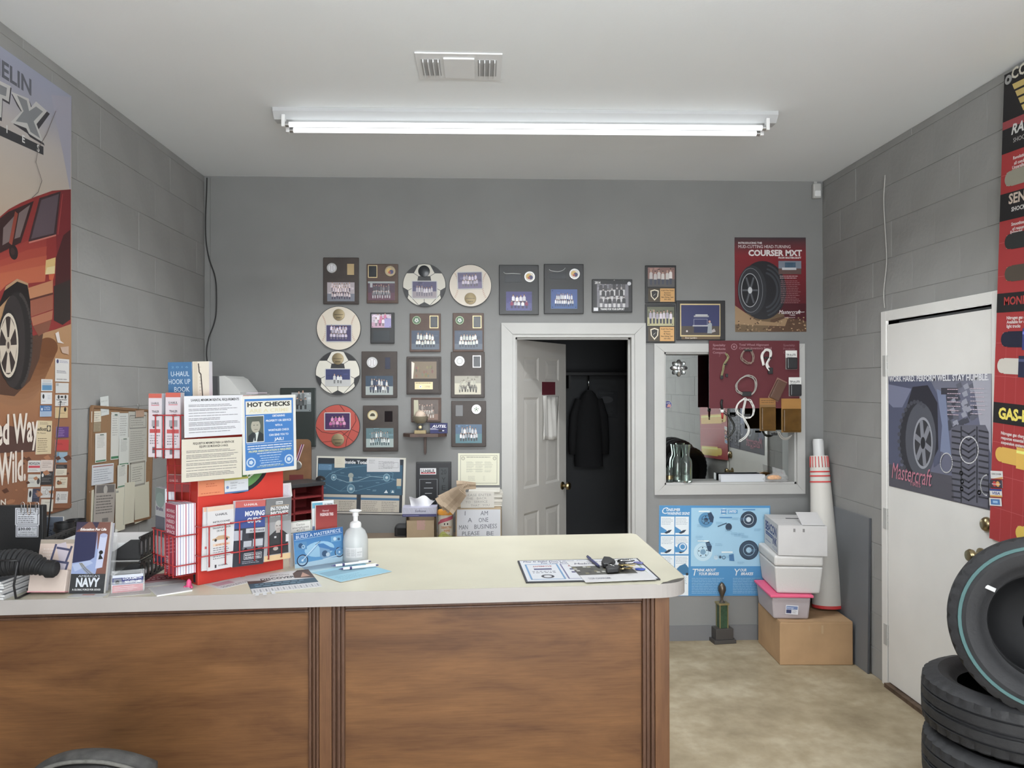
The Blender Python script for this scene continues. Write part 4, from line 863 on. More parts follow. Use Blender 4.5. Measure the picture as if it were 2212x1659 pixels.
for px, cc in ((62, (.5, .35, .25)), (80, (.5, .5, .52)), (49, (.5, .5, .5))):
    a = aty(px, 1090, ym-.005); w_ = .0055; t = tube('paper_clip', [(-w_, 0, -.025), (-w_, 0, .004), (0, 0, .009), (w_, 0, .004), (w_, 0, -.03), (.2*w_, 0, -.034), (-w_*.5, 0, -.03), (-w_*.5, 0, 0)], .0008, mat('clip%d' % px, cc, .3, .9), None, 6, loc=a)
    tag(t, {62: 'copper coloured paper clip on the notice', 80: 'steel paper clip at the notice corner nearest the rod', 49: 'small steel paper clip, leftmost on the notice'}[px], 'paper clip', 'paper clips on the monitor')
a, b = aty(100, 1196, 2.66), aty(131, 868, 2.66)
t = thing('antenna', 'thin dark car antenna standing up in front of the cards', 'antenna', (a.x, 2.66, ZC))
tube('rod', [(0, 0, a.z-ZC+.02), (b.x-a.x, 0, b.z-ZC)], [.0026, .0014], mat('rod_steel', (.06, .06, .062), .4, .6), t, 6); box('base', (.04, .04, a.z-ZC+.025), (0, 0, (a.z-ZC+.025)/2), mat('black_plastic'), t, .004)
bm = bmesh.new(); bmesh.ops.create_uvsphere(bm, u_segments=10, v_segments=8, radius=.0035); bm_obj('tip', bm, mat('rod_steel'), t, (b.x-a.x, 0, b.z-ZC), None, True)
# --- slotted letter tray
A_ = sp(303, 1262); B_ = sp(95, 1266); depv = (sp(358, 1243)-A_).normalized(); wv = (B_-A_); W_ = wv.length; Rt = Matrix((-wv.normalized(), depv, Vector((0, 0, 1)))).transposed()
TRH = (on(297, 1163, A_, depv).z-ZC)
t = thing('letter_tray', 'black two tier letter tray with slotted sides', 'letter tray', (A_.x, A_.y, ZC), Matrix.Rotation(math.atan2(-wv.y, -wv.x), 3, 'Z')); TD = .2
M_tray = mat('tray_plastic', (.018, .018, .019), .4); hh = TRH/2-.004
def slotted(x):
    bm = bmesh.new()
    n_ = 6; cw_ = TD/n_
    for tier in range(2):
        zb = tier*(hh+.008)
        for i in range(n_):
            y0_, y1_ = i*cw_, (i+1)*cw_; cyy, czz = (y0_+y1_)/2, zb+hh*.5; outer, inner = [], []
            for k in range(20):
                a = 2*math.pi*k/20; ca, sa = math.cos(a), math.sin(a); sxx = min((cw_/2)/max(abs(ca), 1e-6), (hh/2)/max(abs(sa), 1e-6)); outer.append((cyy+ca*sxx, czz+sa*sxx))
                r_ = cw_*.3; hi = hh*.36-r_; inner.append((cyy+r_*ca, czz+r_*sa+(hi if sa > 0 else -hi)))
            vo = [bm.verts.new((x, *q)) for q in outer]; vi = [bm.verts.new((x, *q)) for q in inner]
            for k in range(20): bm.faces.new((vo[k], vo[(k+1) % 20], vi[(k+1) % 20], vi[k]))
    bmesh.ops.remove_doubles(bm, verts=bm.verts[:], dist=1e-5)
    o = bm_obj('side_panel', bm, M_tray, t); s_ = o.modifiers.new('s', 'SOLIDIFY'); s_.thickness = .003; return o
slotted(-.001); slotted(-W_)
for tier in range(2):
    zb = tier*(hh+.008)
    box('tray_floor', (W_, TD, .003), (-W_/2, TD/2, zb+.0025), M_tray, t)
    for sx in (-1, 1): box('rail', (.007, TD, .007), (-.002 if sx > 0 else -W_+.002, TD/2, zb+hh+.002), M_tray, t, .002)
    for x0_, x1_, h1 in ((-.32*W_, -.0, .42), (-W_, -.68*W_, .42)):
        v = [(x0_, 0, zb), (x1_, 0, zb), (x1_, 0, zb+hh*.95), (x1_-(.10*W_ if x1_ > -.1 else 0), 0, zb+hh*.95), (x0_+(.10*W_ if x0_ < -.9*W_ else 0.04*W_), 0, zb+hh*h1), (x0_, 0, zb+hh*h1)]
        if x0_ < -.9*W_: v = [(x0_, 0, zb), (x1_, 0, zb), (x1_, 0, zb+hh*h1), (x0_+.1*W_, 0, zb+hh*.95), (x0_, 0, zb+hh*.95)]
        o = mesh('front_lip', v, [tuple(range(len(v)))], M_tray, t); o.modifiers.new('s', 'SOLIDIFY').thickness = .003
for i, (tier, dz, sh) in enumerate(((0, .0135, 0), (0, .027, .01), (1, .0135, .0), (1, .027, 0))):
    o = box('loose_paper', (W_*.9, TD*.9, (.012, .012, .012, .03)[i]), (0, 0, (0, 0, 0, .009)[i]), M_paper if i % 2 else mat('grey_paper', (.5, .5, .5), .7), None, 0, Vector((A_.x, A_.y, ZC))+Matrix.Rotation(math.atan2(-wv.y, -wv.x), 3, 'Z') @ Vector((-W_/2+sh, TD/2+.01, tier*(hh+.008)+dz)), Matrix.Rotation(math.atan2(-wv.y, -wv.x), 3, 'Z'))
    tag(o, ('grey paper pile low in the bottom letter tray', 'white paper pile on top in the bottom letter tray', 'grey paper pile low in the upper letter tray', 'white paper pile on top in the upper letter tray')[i], 'paper pile', 'papers in the letter tray')
# cups and a blue folder behind the tray
for px, py, dy in ((134, 1168, .29), (158, 1168, .35)):
    c_ = aty(px+6, 1128 if px < 150 else 1122, A_.y+dy); hz = c_.z-ZC
    t = thing('black_cup', 'black plastic cup behind the letter tray, ' + ('the shorter one' if px < 150 else 'the taller one'), 'cup', (c_.x, c_.y, ZC), None, 'black cups behind the tray')
    lathe('cup_body', [(0, .0006), (.026, .0006), (.03, hz-.02), (.033, hz-.018), (.033, hz), (.03, hz), (.027, .01), (0, .008)], M_tray, t, 22); lathe('rim', [(.031, hz-.03), (.0355, hz-.028), (.0355, hz-.02), (.031, hz-.018)], M_tray, t, 22)
def fold(p, w, h): p.rect(0, h*.55, w, h*.8, (112, 124, 144)); p.text('Now Sealed', w*.08, h*.62, h*.07, (52, 60, 80), width=w*.5); p.text('HOV', w*.55, h*.06, h*.16, (50, 58, 80), rot=90)
yfo = A_.y+.33
sheet('folder', 'grey blue printed folder standing behind the monitor', 'folder', [(86, 1116), (138, 1116), (138, 1172), (86, 1172)], (0, yfo, 0), SB, fold, th=.006, k=KC, bg=(120, 132, 152))
# --- chair leaflet holder
P_, n_ = vpl((77, 1279), (151, 1279), .25)
def chairp(p, w, h):
    p.rect(0, h*.92, w, h, (176, 162, 146)); p.fine(w*.12, h*.55, w*.42, h*.85, 5, (236, 222, 214), seed=8)
    p.poly([(w*.45, h*.9), (w*.72, h*.95), (w*.9, h*.62), (w*.62, h*.55)], (206, 194, 206)); p.poly([(w*.4, h*.56), (w*.8, h*.6), (w*.84, h*.42), (w*.3, h*.44)], (200, 190, 204))
    for q in ([(w*.45, h*.9), (w*.36, h*.56)], [(w*.9, h*.86), (w*.8, h*.58)], [(w*.36, h*.6), (w*.84, h*.55)], [(w*.26, h*.43), (w*.86, h*.37)], [(w*.5, h*.84), (w*.86, h*.8)], [(w*.34, h*.56), (w*.32, h*.45)], [(w*.86, h*.56), (w*.82, h*.42)]): p.line(q, w*.06, (70, 72, 104))
    for i in range(3): p.line([(w*(.3+.22*i), h*.36), (w*(.3+.22*i), h*.24)], w*.05, (150, 126, 106))
t = sheet('leaflet_holder', 'pink cream leaflet holder with a picture of a chair', 'leaflet holder', [(92, 1166), (168, 1166), (160, 1279), (84, 1279)], P_, n_, chairp, th=.018, k=KC, bg=(222, 198, 184), edge=mat('pink_card', alb((206, 180, 168), KC), .6), part='printed_leaflet')
_, _, w_, h_, _ = quad([(92, 1166), (168, 1166), (160, 1279), (84, 1279)], P_, n_)
box('pocket', (w_*1.04, .018, h_*.42), (-.004, -.028, -h_*.29), mat('pocket_card', alb((224, 206, 196), KC), .55, var=.06, vscale=20), t, .002); box('pocket_edge', (w_*1.05, .02, .003), (-.004, -.028, -h_*.5+.0015), mat('pink_edge', alb((230, 160, 168), KC), .5), t)
# --- education leaflet holder
P_, n_ = vpl((150, 1282), (225, 1281), .2)
def navy(p, w, h):
    p.rect(0, 0, w, h, (124, 78, 66)); p.rect(0, h*.32, w*.62, h*.86, (42, 44, 82)); p.poly([(0, h*.86), (0, h), (w*.35, h)], (58, 50, 74)); p.poly([(w*.45, h), (w*.6, h*.9), (w*.66, h)], (58, 50, 74))
    p.poly([(w*.64, h*.86), (w*.68, h*.62), (w*.8, h*.58), (w*.7, h*.26), (0, h*.26), (0, h*.42), (w*.5, h*.46), (w*.62, h*.5)], (150, 168, 214)); p.poly([(0, h*.4), (w*.5, h*.46), (w*.6, h*.42), (w*.1, h*.3)], (176, 190, 226))
    p.poly([(w*.72, h*.8), (w*.94, h*.82), (w*.88, h*.36), (w*.68, h*.34)], (200, 206, 236)); p.circ(w*.83, h*.81, w*.11, (176, 184, 222), ry=h*.03); p.circ(w*.8, h*.57, w*.06, (30, 30, 30)); p.poly([(w*.77, h*.56), (w*.88, h*.48), (w*.74, h*.47)], (30, 30, 30))
    for i in range(5): p.line([(w*(.2+.02*i), h*.42), (w*(.32+.03*i), h*.34), (w*(.5+.04*i), h*.26)], w*.012, ((160, 150, 96), (60, 56, 40))[i % 2])
    p.rect(0, 0, w, h*.27, (52, 53, 56)); p.text('Education For Life', w*.13, h*.88, h*.035, (244, 240, 238), width=w*.76, bold=2, sh=.15)
    p.text("AMERICA'S", w*.22, h*.225, h*.028, (214, 222, 234), width=w*.62); p.text('NAVY', w*.17, h*.095, h*.12, (226, 232, 242), width=w*.68, bold=2); p.text('A GLOBAL FORCE FOR GOOD', w*.08, h*.04, h*.024, (236, 236, 236), width=w*.82, bold=1)
cn = [(166, 1128), (240, 1128), (232, 1281), (158, 1281)]
t = sheet('leaflet_holder', 'clear holder with a navy education leaflet in blue and brown', 'leaflet holder', cn, P_, n_, navy, th=.012, k=KC, part='printed_leaflet')
_, _, w_, h_, _ = quad(cn, P_, n_)
boxes('acrylic_shell', [((.002, .045, h_*.8), (w_/2+.003, .014, -h_*.1)), ((.002, .045, h_*.8), (-w_/2-.003, .014, -h_*.1)), ((w_, .002, h_*.9), (0, .036, -h_*.05))], ACR, t)
box('spare_leaflets', (w_*.94, .016, h_*.96), (0, .012, .002), mat('leaflet_edges', (.6, .62, .68), .6), t)
# --- business card holder
P_, n_ = vpl((243, 1281), (311, 1274), .15)
def lock(p, w, h):
    p.rect(0, 0, w, h*.42, (196, 62, 78)); p.rect(0, h*.42, w, h*.84, (44, 52, 122)); p.rect(0, h*.84, w, h, (214, 220, 234)); p.rect(w*.03, h*.5, w*.3, h*.8, (120, 124, 140)); p.circ(w*.16, h*.58, w*.07, (34, 34, 40), ry=h*.12)
    p.text('LOCKSMITH', w*.34, h*.72, h*.13, (232, 234, 240), width=w*.6, bold=1); p.text('903-577-2483', w*.4, h*.52, h*.13, (232, 234, 240), width=w*.54, bold=1)
    for i in range(22): p.circ(w*(.02+.045*i), h*.44, w*.012, (240, 240, 244), n=6)
    p.fine(w*.06, h*.08, w*.8, h*.36, 3, (230, 190, 196), seed=9)
cn = [(243, 1243), (309, 1238), (309, 1275), (243, 1281)]
t = sheet('business_card', 'red, white and blue locksmith card in a clear holder', 'business card', cn, P_, n_, lock, th=.006, k=KC, lift=.003)
c, Rq, w_, h_, _ = quad([(241, 1234), (312, 1229), (312, 1274), (241, 1282)], P_, n_)
t = thing('card_holder', 'clear acrylic card holder with locksmith cards', 'card holder', c, Rq); boxes('acrylic_shell', [((w_, .002, h_), (0, .004, 0)), ((w_, .04, .002), (0, -.012, -h_/2+.001)), ((w_, .0015, h_*.5), (0, -.017, -h_*.24)), ((.0015, .022, h_*.7), (w_/2, -.006, -h_*.13)), ((.0015, .022, h_*.7), (-w_/2, -.006, -h_*.13))], ACR, t)
# --- loose papers on the counter
ZN = (0, 0, 1)
def flat(name, label, cat, q, paint, lift=.0004, th=.0008, bg=(226, 224, 226), k=KC, edge=None, group=None): return sheet(name, label, cat, q, (0, 0, ZC), ZN, paint, th, None, group, lift, edge, k, bg)
flat('leaflet', 'dark red and white leaflet lying behind the white pad', 'leaflet', [(302, 1245), (392, 1235), (408, 1258), (318, 1268)], lambda p, w, h: (p.rect(0, h*.4, w, h, (150, 60, 68)), p.fine(w*.1, h*.5, w*.8, h*.8, 2, (220, 190, 194), seed=2), p.rect(0, h*.3, w, h*.36, (196, 110, 116))))
flat('note_pad', 'white note pad at the front edge below the red display', 'note pad', [(322, 1272), (396, 1262), (414, 1277), (338, 1290)], lambda p, w, h: p.rect(w*.04, h*.05, w*.96, h*.92, (214, 214, 218)), th=.004)
flat('leaflet', 'small white slip at the counter edge below the navy leaflet', 'leaflet', [(158, 1283), (232, 1283), (226, 1290), (148, 1291)], lambda p, w, h: p.rect(w*.3, h*.5, w*.65, h*.8, (206, 140, 130)))
flat('leaflet', 'crinkled pale leaflet lying under the card holder', 'leaflet', [(242, 1276), (326, 1268), (330, 1283), (232, 1290)], lambda p, w, h: p.fine(w*.1, h*.3, w*.9, h*.7, 2, (196, 176, 176), seed=21), bg=(214, 206, 202))
flat('leaflet', 'pinkish white leaflet partly under the red display', 'leaflet', [(448, 1262), (520, 1246), (548, 1256), (470, 1275)], lambda p, w, h: (p.rect(w*.1, h*.4, w*.6, h*.8, (206, 160, 176)), p.fine(w*.1, h*.05, w*.9, h*.3, 2, (110, 100, 110), seed=31)))
a = sp(408, 1270); t = thing('pink_figurine', 'tiny bright pink toy figure beside the red display', 'figurine', (a.x, a.y, ZC)); M_pink = mat('hot_pink', alb((236, 90, 140), KC), .4)
lathe('figure_body', [(0, .0006), (.009, .0006), (.0105, .006), (.007, .014), (.0075, .018), (.004, .025), (0, .028)], M_pink, t, 14)
for s_ in (-1, 1): lathe('foot', [(0, 0), (.005, .001), (.004, .006), (0, .008)], M_pink, t, 10, (s_*.01, -.006, .0006))
def disc_(p, w, h):
    p.rect(0, h*.25, w, h*.5, (58, 86, 104)); p.rect(0, h*.5, w, h, (224, 220, 220)); p.poly([(0, h*.66), (w*.35, h*.6), (w*.2, h*.5), (0, h*.5)], (92, 70, 66)); p.poly([(w*.7, h*.58), (w, h*.5), (w, h), (w*.82, h), (w*.72, h*.84)], (92, 66, 56)); p.poly([(w*.8, h*.6), (w*.95, h*.62), (w*.88, h*.86)], (196, 150, 126))
    p.text('DISCOVER', w*.2, h*.62, h*.1, (40, 44, 52), width=w*.52, bold=1); p.text('your future', w*.36, h*.8, h*.06, (70, 74, 82), width=w*.3); p.fine(w*.08, h*.3, w*.9, h*.48, 2, (120, 150, 170), seed=41)
    for i in range(12): p.line([(w*i/12, 0), (w*i/12, h*.2)], w*.004, (150, 150, 154)); p.line([(w*(i+.5)/12, h*.05), (w*(i+.5)/12, h*.17)], w*.02, (170, 170, 176))
t = flat('flyer', 'discover flyer with tear off tabs lying on the counter', 'flyer', [(526, 1244), (664, 1231), (698, 1267), (548, 1284)], disc_)
for i, (px, py) in enumerate(((556, 1285), (572, 1283.5), (590, 1281.5))):
    q = sp(px, py); R3 = t.matrix_basis.to_3x3(); o = box('tear_tab', (.011, .022, .0006), (0, 0, 0), mat('tab_paper', (.5, .5, .51), .7), t); o.location = R3.inverted() @ (q+Vector((0, 0, .0025))-t.matrix_basis.translation); o.rotation_euler = (math.pi/2+.12, 0, 0); o.rotation_euler = (-math.pi/2+.15, .3-.2*i, 0)
BL_ = (150, 206, 228)
flat('flyer', 'pale blue flyer under the motorcycle card', 'flyer', [(640, 1222), (742, 1209), (790, 1224), (680, 1241)], lambda p, w, h: (p.rect(0, h*.4, w, h*.8, (150, 176, 196)), p.rect(0, 0, w, h*.3, (190, 222, 232))), bg=(176, 212, 226))
flat('flyer', 'bright pale blue flyer under the two pens', 'flyer', [(668, 1238), (780, 1219), (849, 1234), (742, 1259)], lambda p, w, h: (p.rect(w*.05, h*.5, w*.8, h*.85, (132, 178, 200)), p.fine(w*.1, h*.1, w*.6, h*.4, 4, (120, 176, 200), seed=44)), lift=.0016, bg=BL_)
def pen(label, a, b, body, dark, zr=.006, group='pens on the counter'):
    A_, B_ = sp(*a), sp(*b); L = (B_-A_).length; d = (B_-A_).normalized(); t = thing('pen', label, 'pen', (A_.x, A_.y, ZC+zr), (0, 0, math.atan2(d.y, d.x)), group)
    lathe('barrel', [(0, .012), (.0042, .012), (.0046, L*.3), (.0046, L-.012), (.004, L-.008), (0, L-.008)], body, t, 12, axis='x'); lathe('tip', [(0, -.004), (.001, 0), (.0036, .012), (0, .012)], dark, t, 10, axis='x')
    lathe('grip_ring', [(0, L*.26), (.0049, L*.26), (.0049, L*.32), (0, L*.32)], dark, t, 12, axis='x'); lathe('clicker', [(0, L-.008), (.0022, L-.008), (.0022, L+.002), (0, L+.003)], dark, t, 10, axis='x'); box('clip', (L*.28, .0018, .0018), (L*.83, 0, .0055), body, t)
M_pw = mat('pen_white', (.8, .8, .82), .3); M_pn = mat('pen_navy', (.05, .04, .12), .35)
pen('white pen with navy ends on the blue flyer, the one farther from the edge', (717, 1228), (800, 1218), M_pw, M_pn, .0085); pen('white pen with navy ends on the blue flyer, the one nearer the edge', (733, 1235), (816, 1226), M_pw, M_pn, .0085)
# --- motorcycle card, phone leaflet, tyre booklets
P_, n_ = vpl((634, 1228), (742, 1212), .12)
def moto(p, w, h):
    p.rect(0, 0, w, h, (92, 160, 208), (44, 110, 172)); p.rect(0, h*.8, w, h, (44, 104, 166)); p.poly([(0, h*.12), (w, h*.16), (w, 0), (0, 0)], (178, 210, 230)); p.circ(w*.5, h*.45, w*.3, (150, 196, 226), ry=h*.22)
    p.text('BUILD A MASTERPIECE', w*.05, h*.82, h*.09, (236, 242, 248), width=w*.9, rot=2); p.line([(w*.02, h*.79), (w*.98, h*.84)], h*.008, (200, 222, 238)); p.fine(w*.05, h*.93, w*.35, h*.98, 1, (220, 232, 244), seed=3)
    D_, L_ = (30, 52, 84), (206, 226, 240)
    for x, y, r in ((w*.15, h*.2, h*.17), (w*.9, h*.28, h*.15)): p.ring(x, y, r, r*.2, D_); p.ring(x, y, r*.8, r*.1, (160, 190, 214)); p.ring(x, y, r*.5, r*.12, (110, 150, 186)); p.circ(x, y, r*.2, L_)
    p.line([(w*.15, h*.2), (w*.5, h*.66)], h*.022, L_); p.line([(w*.18, h*.2), (w*.52, h*.64)], h*.012, (90, 130, 170)); p.line([(w*.42, h*.58), (w*.53, h*.68)], h*.014, D_)
    p.poly([(w*.46, h*.6), (w*.58, h*.6), (w*.72, h*.46), (w*.84, h*.4), (w*.84, h*.34), (w*.66, h*.36), (w*.52, h*.44)], (64, 124, 182)); p.poly([(w*.5, h*.5), (w*.7, h*.4), (w*.72, h*.2), (w*.56, h*.16), (w*.5, h*.24)], (120, 160, 196)); p.circ(w*.6, h*.3, h*.09, (56, 86, 120)); p.circ(w*.66, h*.26, h*.06, (190, 210, 226)); p.line([(w*.56, h*.14), (w*.86, h*.2)], h*.03, (190, 212, 230))
    p.poly([(w*.8, h*.42), (w*.92, h*.46), (w*.99, h*.34), (w*.95, h*.34), (w*.9, h*.42)], (70, 130, 186)); p.rect(w*.03, h*.5, w*.25, h*.72, (84, 140, 184)); p.circ(w*.13, h*.62, h*.07, (40, 80, 120)); p.ring(w*.18, h*.58, h*.05, h*.015, L_); p.rect(w*.74, h*.6, w*.95, h*.76, (110, 164, 204)); p.circ(w*.82, h*.68, h*.05, (196, 216, 230)); p.circ(w*.9, h*.66, h*.04, (52, 92, 130))
cn = [(634, 1152), (741, 1137), (741, 1212), (634, 1228)]
t = sheet('display_card', 'blue motorcycle card reading build a masterpiece, standing by the dispenser', 'display card', cn, P_, n_, moto, th=.003, k=KC, m=GLOSS, lift=.003)
_, _, w_, h_, _ = quad(cn, P_, n_); boxes('acrylic_shell', [((w_*.98, .0015, h_*.98), (0, .008, 0)), ((w_*.98, .035, .0015), (0, .0, -h_/2))], ACR, t)
P_, n_ = vpl((634, 1228), (742, 1212), .12); P_ = P_+Vector((.01, .055, 0))
t = sheet('leaflet_holder', 'clear holder with a white smartphone leaflet behind the motorcycle card', 'leaflet holder', [(621, 1128), (672, 1122), (674, 1222), (624, 1230)], P_, n_, lambda p, w, h: (p.rect(0, h*.72, w, h, (228, 226, 220)), p.frame(w*.04, h*.76, w*.96, h*.99, w*.02, (60, 96, 70)), p.text('Ciertos', w*.52, h*.9, h*.045, (60, 60, 60), 'c', w*.36), p.text('smartphones', w*.52, h*.84, h*.045, (60, 60, 60), 'c', w*.7), p.text('4G LTE', w*.52, h*.78, h*.045, (60, 60, 60), 'c', w*.36), p.rect(0, 0, w, h*.72, (196, 190, 182))), th=.01, k=KC, part='printed_leaflet')
def tyreb(p, w, h):
    p.rect(0, 0, w, h, (206, 92, 82), (128, 38, 44)); p.poly([(0, h*.2), (w*.35, h*.42), (w*.6, h*.5), (w*.75, h*.34), (w, h*.22), (w, 0), (0, 0)], (150, 46, 44)); p.poly([(w*.2, 0), (w*.6, h*.3), (w*.66, h*.3), (w*.5, 0)], (190, 84, 72)); p.text('Mastercraft', w*.3, h*.86, h*.04, (236, 220, 220), width=w*.3, sh=.3); p.text('PASSENGER TIRES', w*.2, h*.77, h*.06, (242, 228, 228), width=w*.62, bold=1)
P_, n_ = vpl((676, 1226), (728, 1218), .08); P2 = P_+Vector((0, .07, 0))
sheet('booklet', 'red passenger tire booklet standing behind the motorcycle card', 'booklet', [(678, 1092), (724, 1089), (728, 1190), (682, 1194)], P2, n_, tyreb, th=.008, k=KC, m=GLOSS)
sheet('booklet', 'white and blue booklet standing behind the red tire booklet', 'booklet', [(670, 1084), (717, 1080), (722, 1185), (676, 1190)], P2+Vector((0, .022, 0)), n_, lambda p, w, h: (p.rect(0, h*.86, w*.48, h*.97, (96, 176, 204)), p.text('ALL SEASON', w*.56, h*.9, h*.04, (40, 40, 44), width=w*.38, bold=1), p.rect(0, 0, w*.2, h*.5, (110, 130, 170))), th=.008, k=KC, bg=(224, 230, 232))
# --- foam soap dispenser
a = sp(768, 1212); t = thing('soap_dispenser', 'clear foaming hand sanitizer bottle with white pump', 'dispenser', (a.x, a.y, ZC)); k_ = a.y/FPX; M_bot = mat('milky_plastic', (.52, .535, .54), .25, alpha=.8); M_pump = mat('pump_white', (.62, .62, .62), .35)
lathe('bottle', [(0, .0006), (25*k_, .0006), (26.5*k_, 4*k_), (26.5*k_, 44*k_), (25*k_, 54*k_), (20*k_, 66*k_), (13*k_, 72*k_), (12*k_, 74*k_), (0, 74*k_)], M_bot, t, 32)
lathe('cap', [(0, 72*k_), (12.3*k_, 72*k_), (12.3*k_, 79*k_), (11*k_, 83*k_), (6*k_, 86*k_), (5*k_, 86*k_), (5*k_, 96*k_), (6.5*k_, 97*k_), (6.5*k_, 106*k_), (0, 106*k_)], M_pump, t, 28)
bm = bmesh.new(); bmesh.ops.create_uvsphere(bm, u_segments=24, v_segments=12, radius=1, matrix=Matrix.Diagonal((13.5*k_, 9*k_, 3.2*k_, 1))); bm_obj('pump_head', bm, M_pump, t, (0, -.002, 108*k_), None, True)
v, f = [], []; n_l = 16; q = Pr(1, 1, (226, 226, 226), .9)
lw, lh = .062, .034; q = Pr(lw, lh, (228, 228, 228), 1.4); q.frame(lw*.05, lh*.08, lw*.62, lh*.92, .0006, (120, 120, 120)); q.fine(lw*.08, lh*.14, lw*.34, lh*.86, 8, (140, 140, 140), seed=2); q.fine(lw*.36, lh*.14, lw*.6, lh*.86, 8, (150, 150, 150), seed=5); q.text('SANITIZER', lw*.7, lh*.5, lh*.1, (80, 80, 84), width=lw*.28); q.fine(lw*.7, lh*.2, lw*.95, lh*.42, 2, (150, 150, 150), seed=7)
lab = Pr.mesh(q, 'label_print'); Rl = 26.8*k_
for vv in lab.vertices:
    an = vv.co.x/Rl; rr_ = Rl-vv.co.y; vv.co = (rr_*math.sin(an), -rr_*math.cos(an), vv.co.z)
# finer strip under the print so that it follows the bottle
v = [];  f = []
for i in range(17):
    an = (-lw/2+lw*i/16)/Rl
    for zz in (-lh/2, lh/2): v.append(((Rl-.0002)*math.sin(an), -(Rl-.0002)*math.cos(an), zz))
f = [(2*i, 2*i+2, 2*i+3, 2*i+1) for i in range(16)]
mesh('label', v, f, mat('label_white', alb((226, 226, 226), 1.4), .5), t, (0, 0, 23*k_)); lab.materials.append(PRINT)
# the first two print triangles are the flat background: dropped, the strip replaces them
bm = bmesh.new(); bm.from_mesh(lab); bm.faces.ensure_lookup_table(); bmesh.ops.delete(bm, geom=bm.faces[:2], context='FACES'); bm.to_mesh(lab); bm.free(); link('label_print', lab, PRINT, t, (0, 0, 23*k_))
# --- clip mat with price card, key bunch and pen
t = flat('counter_mat', 'white printed counter mat with black edge under the keys', 'counter mat', [(1121, 1214), (1381, 1208), (1422, 1254), (1133, 1260)], lambda p, w, h: (p.rect(.006, .006, w-.006, h-.006, (226, 228, 234)), p.text("Play It Safe! Don't move, tow or store unprotected.", w*.04, h*.9, h*.055, (40, 44, 100), width=w*.9, bold=1, sh=.2), p.text('For Your Protection and Peace of Mind.', w*.18, h*.82, h*.05, (40, 44, 100), width=w*.62, bold=1, sh=.2),
    p.frame(w*.05, h*.1, w*.3, h*.78, .006, (110, 160, 206)), p.frame(w*.33, h*.1, w*.6, h*.78, .005, (120, 116, 160)), p.frame(w*.63, h*.1, w*.95, h*.78, .005, (170, 196, 130)), p.text('SAFEMOVE', w*.1, h*.66, h*.05, (180, 60, 60), width=w*.15, bold=1, sh=.2), p.rect(w*.1, h*.52, w*.24, h*.58, (70, 70, 120)), p.circ(w*.18, h*.22, w*.05, (60, 60, 70), ry=h*.08), p.circ(w*.18, h*.22, w*.03, (220, 220, 224), ry=h*.05), p.fine(w*.08, h*.36, w*.27, h*.48, 2, (110, 110, 120), seed=3),
    p.text('SAFETOW', w*.38, h*.66, h*.05, (180, 60, 60), width=w*.15, bold=1, sh=.2), p.rect(w*.38, h*.5, w*.55, h*.56, (80, 76, 120)), p.rect(w*.38, h*.36, w*.55, h*.42, (80, 76, 120)), p.circ(w*.46, h*.2, w*.04, (60, 60, 70), ry=h*.06), p.fine(w*.66, h*.2, w*.92, h*.6, 5, (140, 150, 130), seed=8)), th=.004, edge=mat('black_edge', (.02, .02, .022), .5), bg=(50, 52, 66))
def mdl(p, w, h):
    p.rect(0, h*.3, w*.86, h*.72, (86, 84, 78)); R_ = random.Random(5)
    for i in range(26): x, y = w*.8*R_.random(), h*(.33+.34*R_.random()); p.rect(x, y, x+w*.05, y+h*.05, ((206, 204, 196), (140, 132, 96), (60, 58, 56))[i % 3])
    p.text('Mobile', w*.08, h*.8, h*.09, (70, 70, 96), width=w*.3, sh=.3); p.text('TOP CHARGER', w*.08, h*.1, h*.07, (120, 120, 140), width=w*.32); p.fine(w*.3, h*.9, w*.7, h*.96, 1, (150, 150, 160), seed=1)
flat('leaflet', 'white leaflet with a street photo lying under the keys', 'leaflet', [(1236, 1216), (1376, 1211), (1399, 1256), (1250, 1262)], mdl, lift=.0052)
pen('dark blue pen lying beside the keys', (1296, 1232), (1268, 1209), mat('pen_blue', (.05, .055, .14), .35), mat('pen_dark', (.03, .03, .06), .3), .0115)
kc = sp(1330, 1232); t = thing('key_bunch', 'bunch of keys with black leather fob and blue tag', 'keys', (kc.x, kc.y, ZC+.0065)); kk = kc.y/FPX
def kp(px, py): q = sp(px, py)-kc; return q.x, q.y
tube('key_ring', [(kp(1328, 1231)[0]+.028*math.cos(a), kp(1328, 1231)[1]+.045*math.sin(a), .012+.006*math.sin(a*2)) for a in [i*.314 for i in range(20)]], .0017, M_chrome, t, 6, True)
M_fob = mat('fob_leather', (.02, .02, .021), .45)
for pts_ in ([(1299, 1226), (1304, 1216), (1318, 1217), (1330, 1224), (1316, 1232), (1303, 1232)], [(1308, 1240), (1316, 1233), (1340, 1236), (1336, 1243), (1312, 1245)]):
    bm = bmesh.new(); fa = bm.faces.new([bm.verts.new((*kp(*q), .003)) for q in pts_]); r_ = bmesh.ops.extrude_face_region(bm, geom=[fa]); bmesh.ops.translate(bm, verts=[g for g in r_['geom'] if isinstance(g, bmesh.types.BMVert)], vec=(0, 0, .014)); bmesh.ops.recalc_face_normals(bm, faces=bm.faces[:]); bmesh.ops.bevel(bm, geom=bm.edges[:], offset=.003, segments=2, affect='EDGES', profile=.5); bm_obj('fob', bm, M_fob, t)
R_ = random.Random(2)
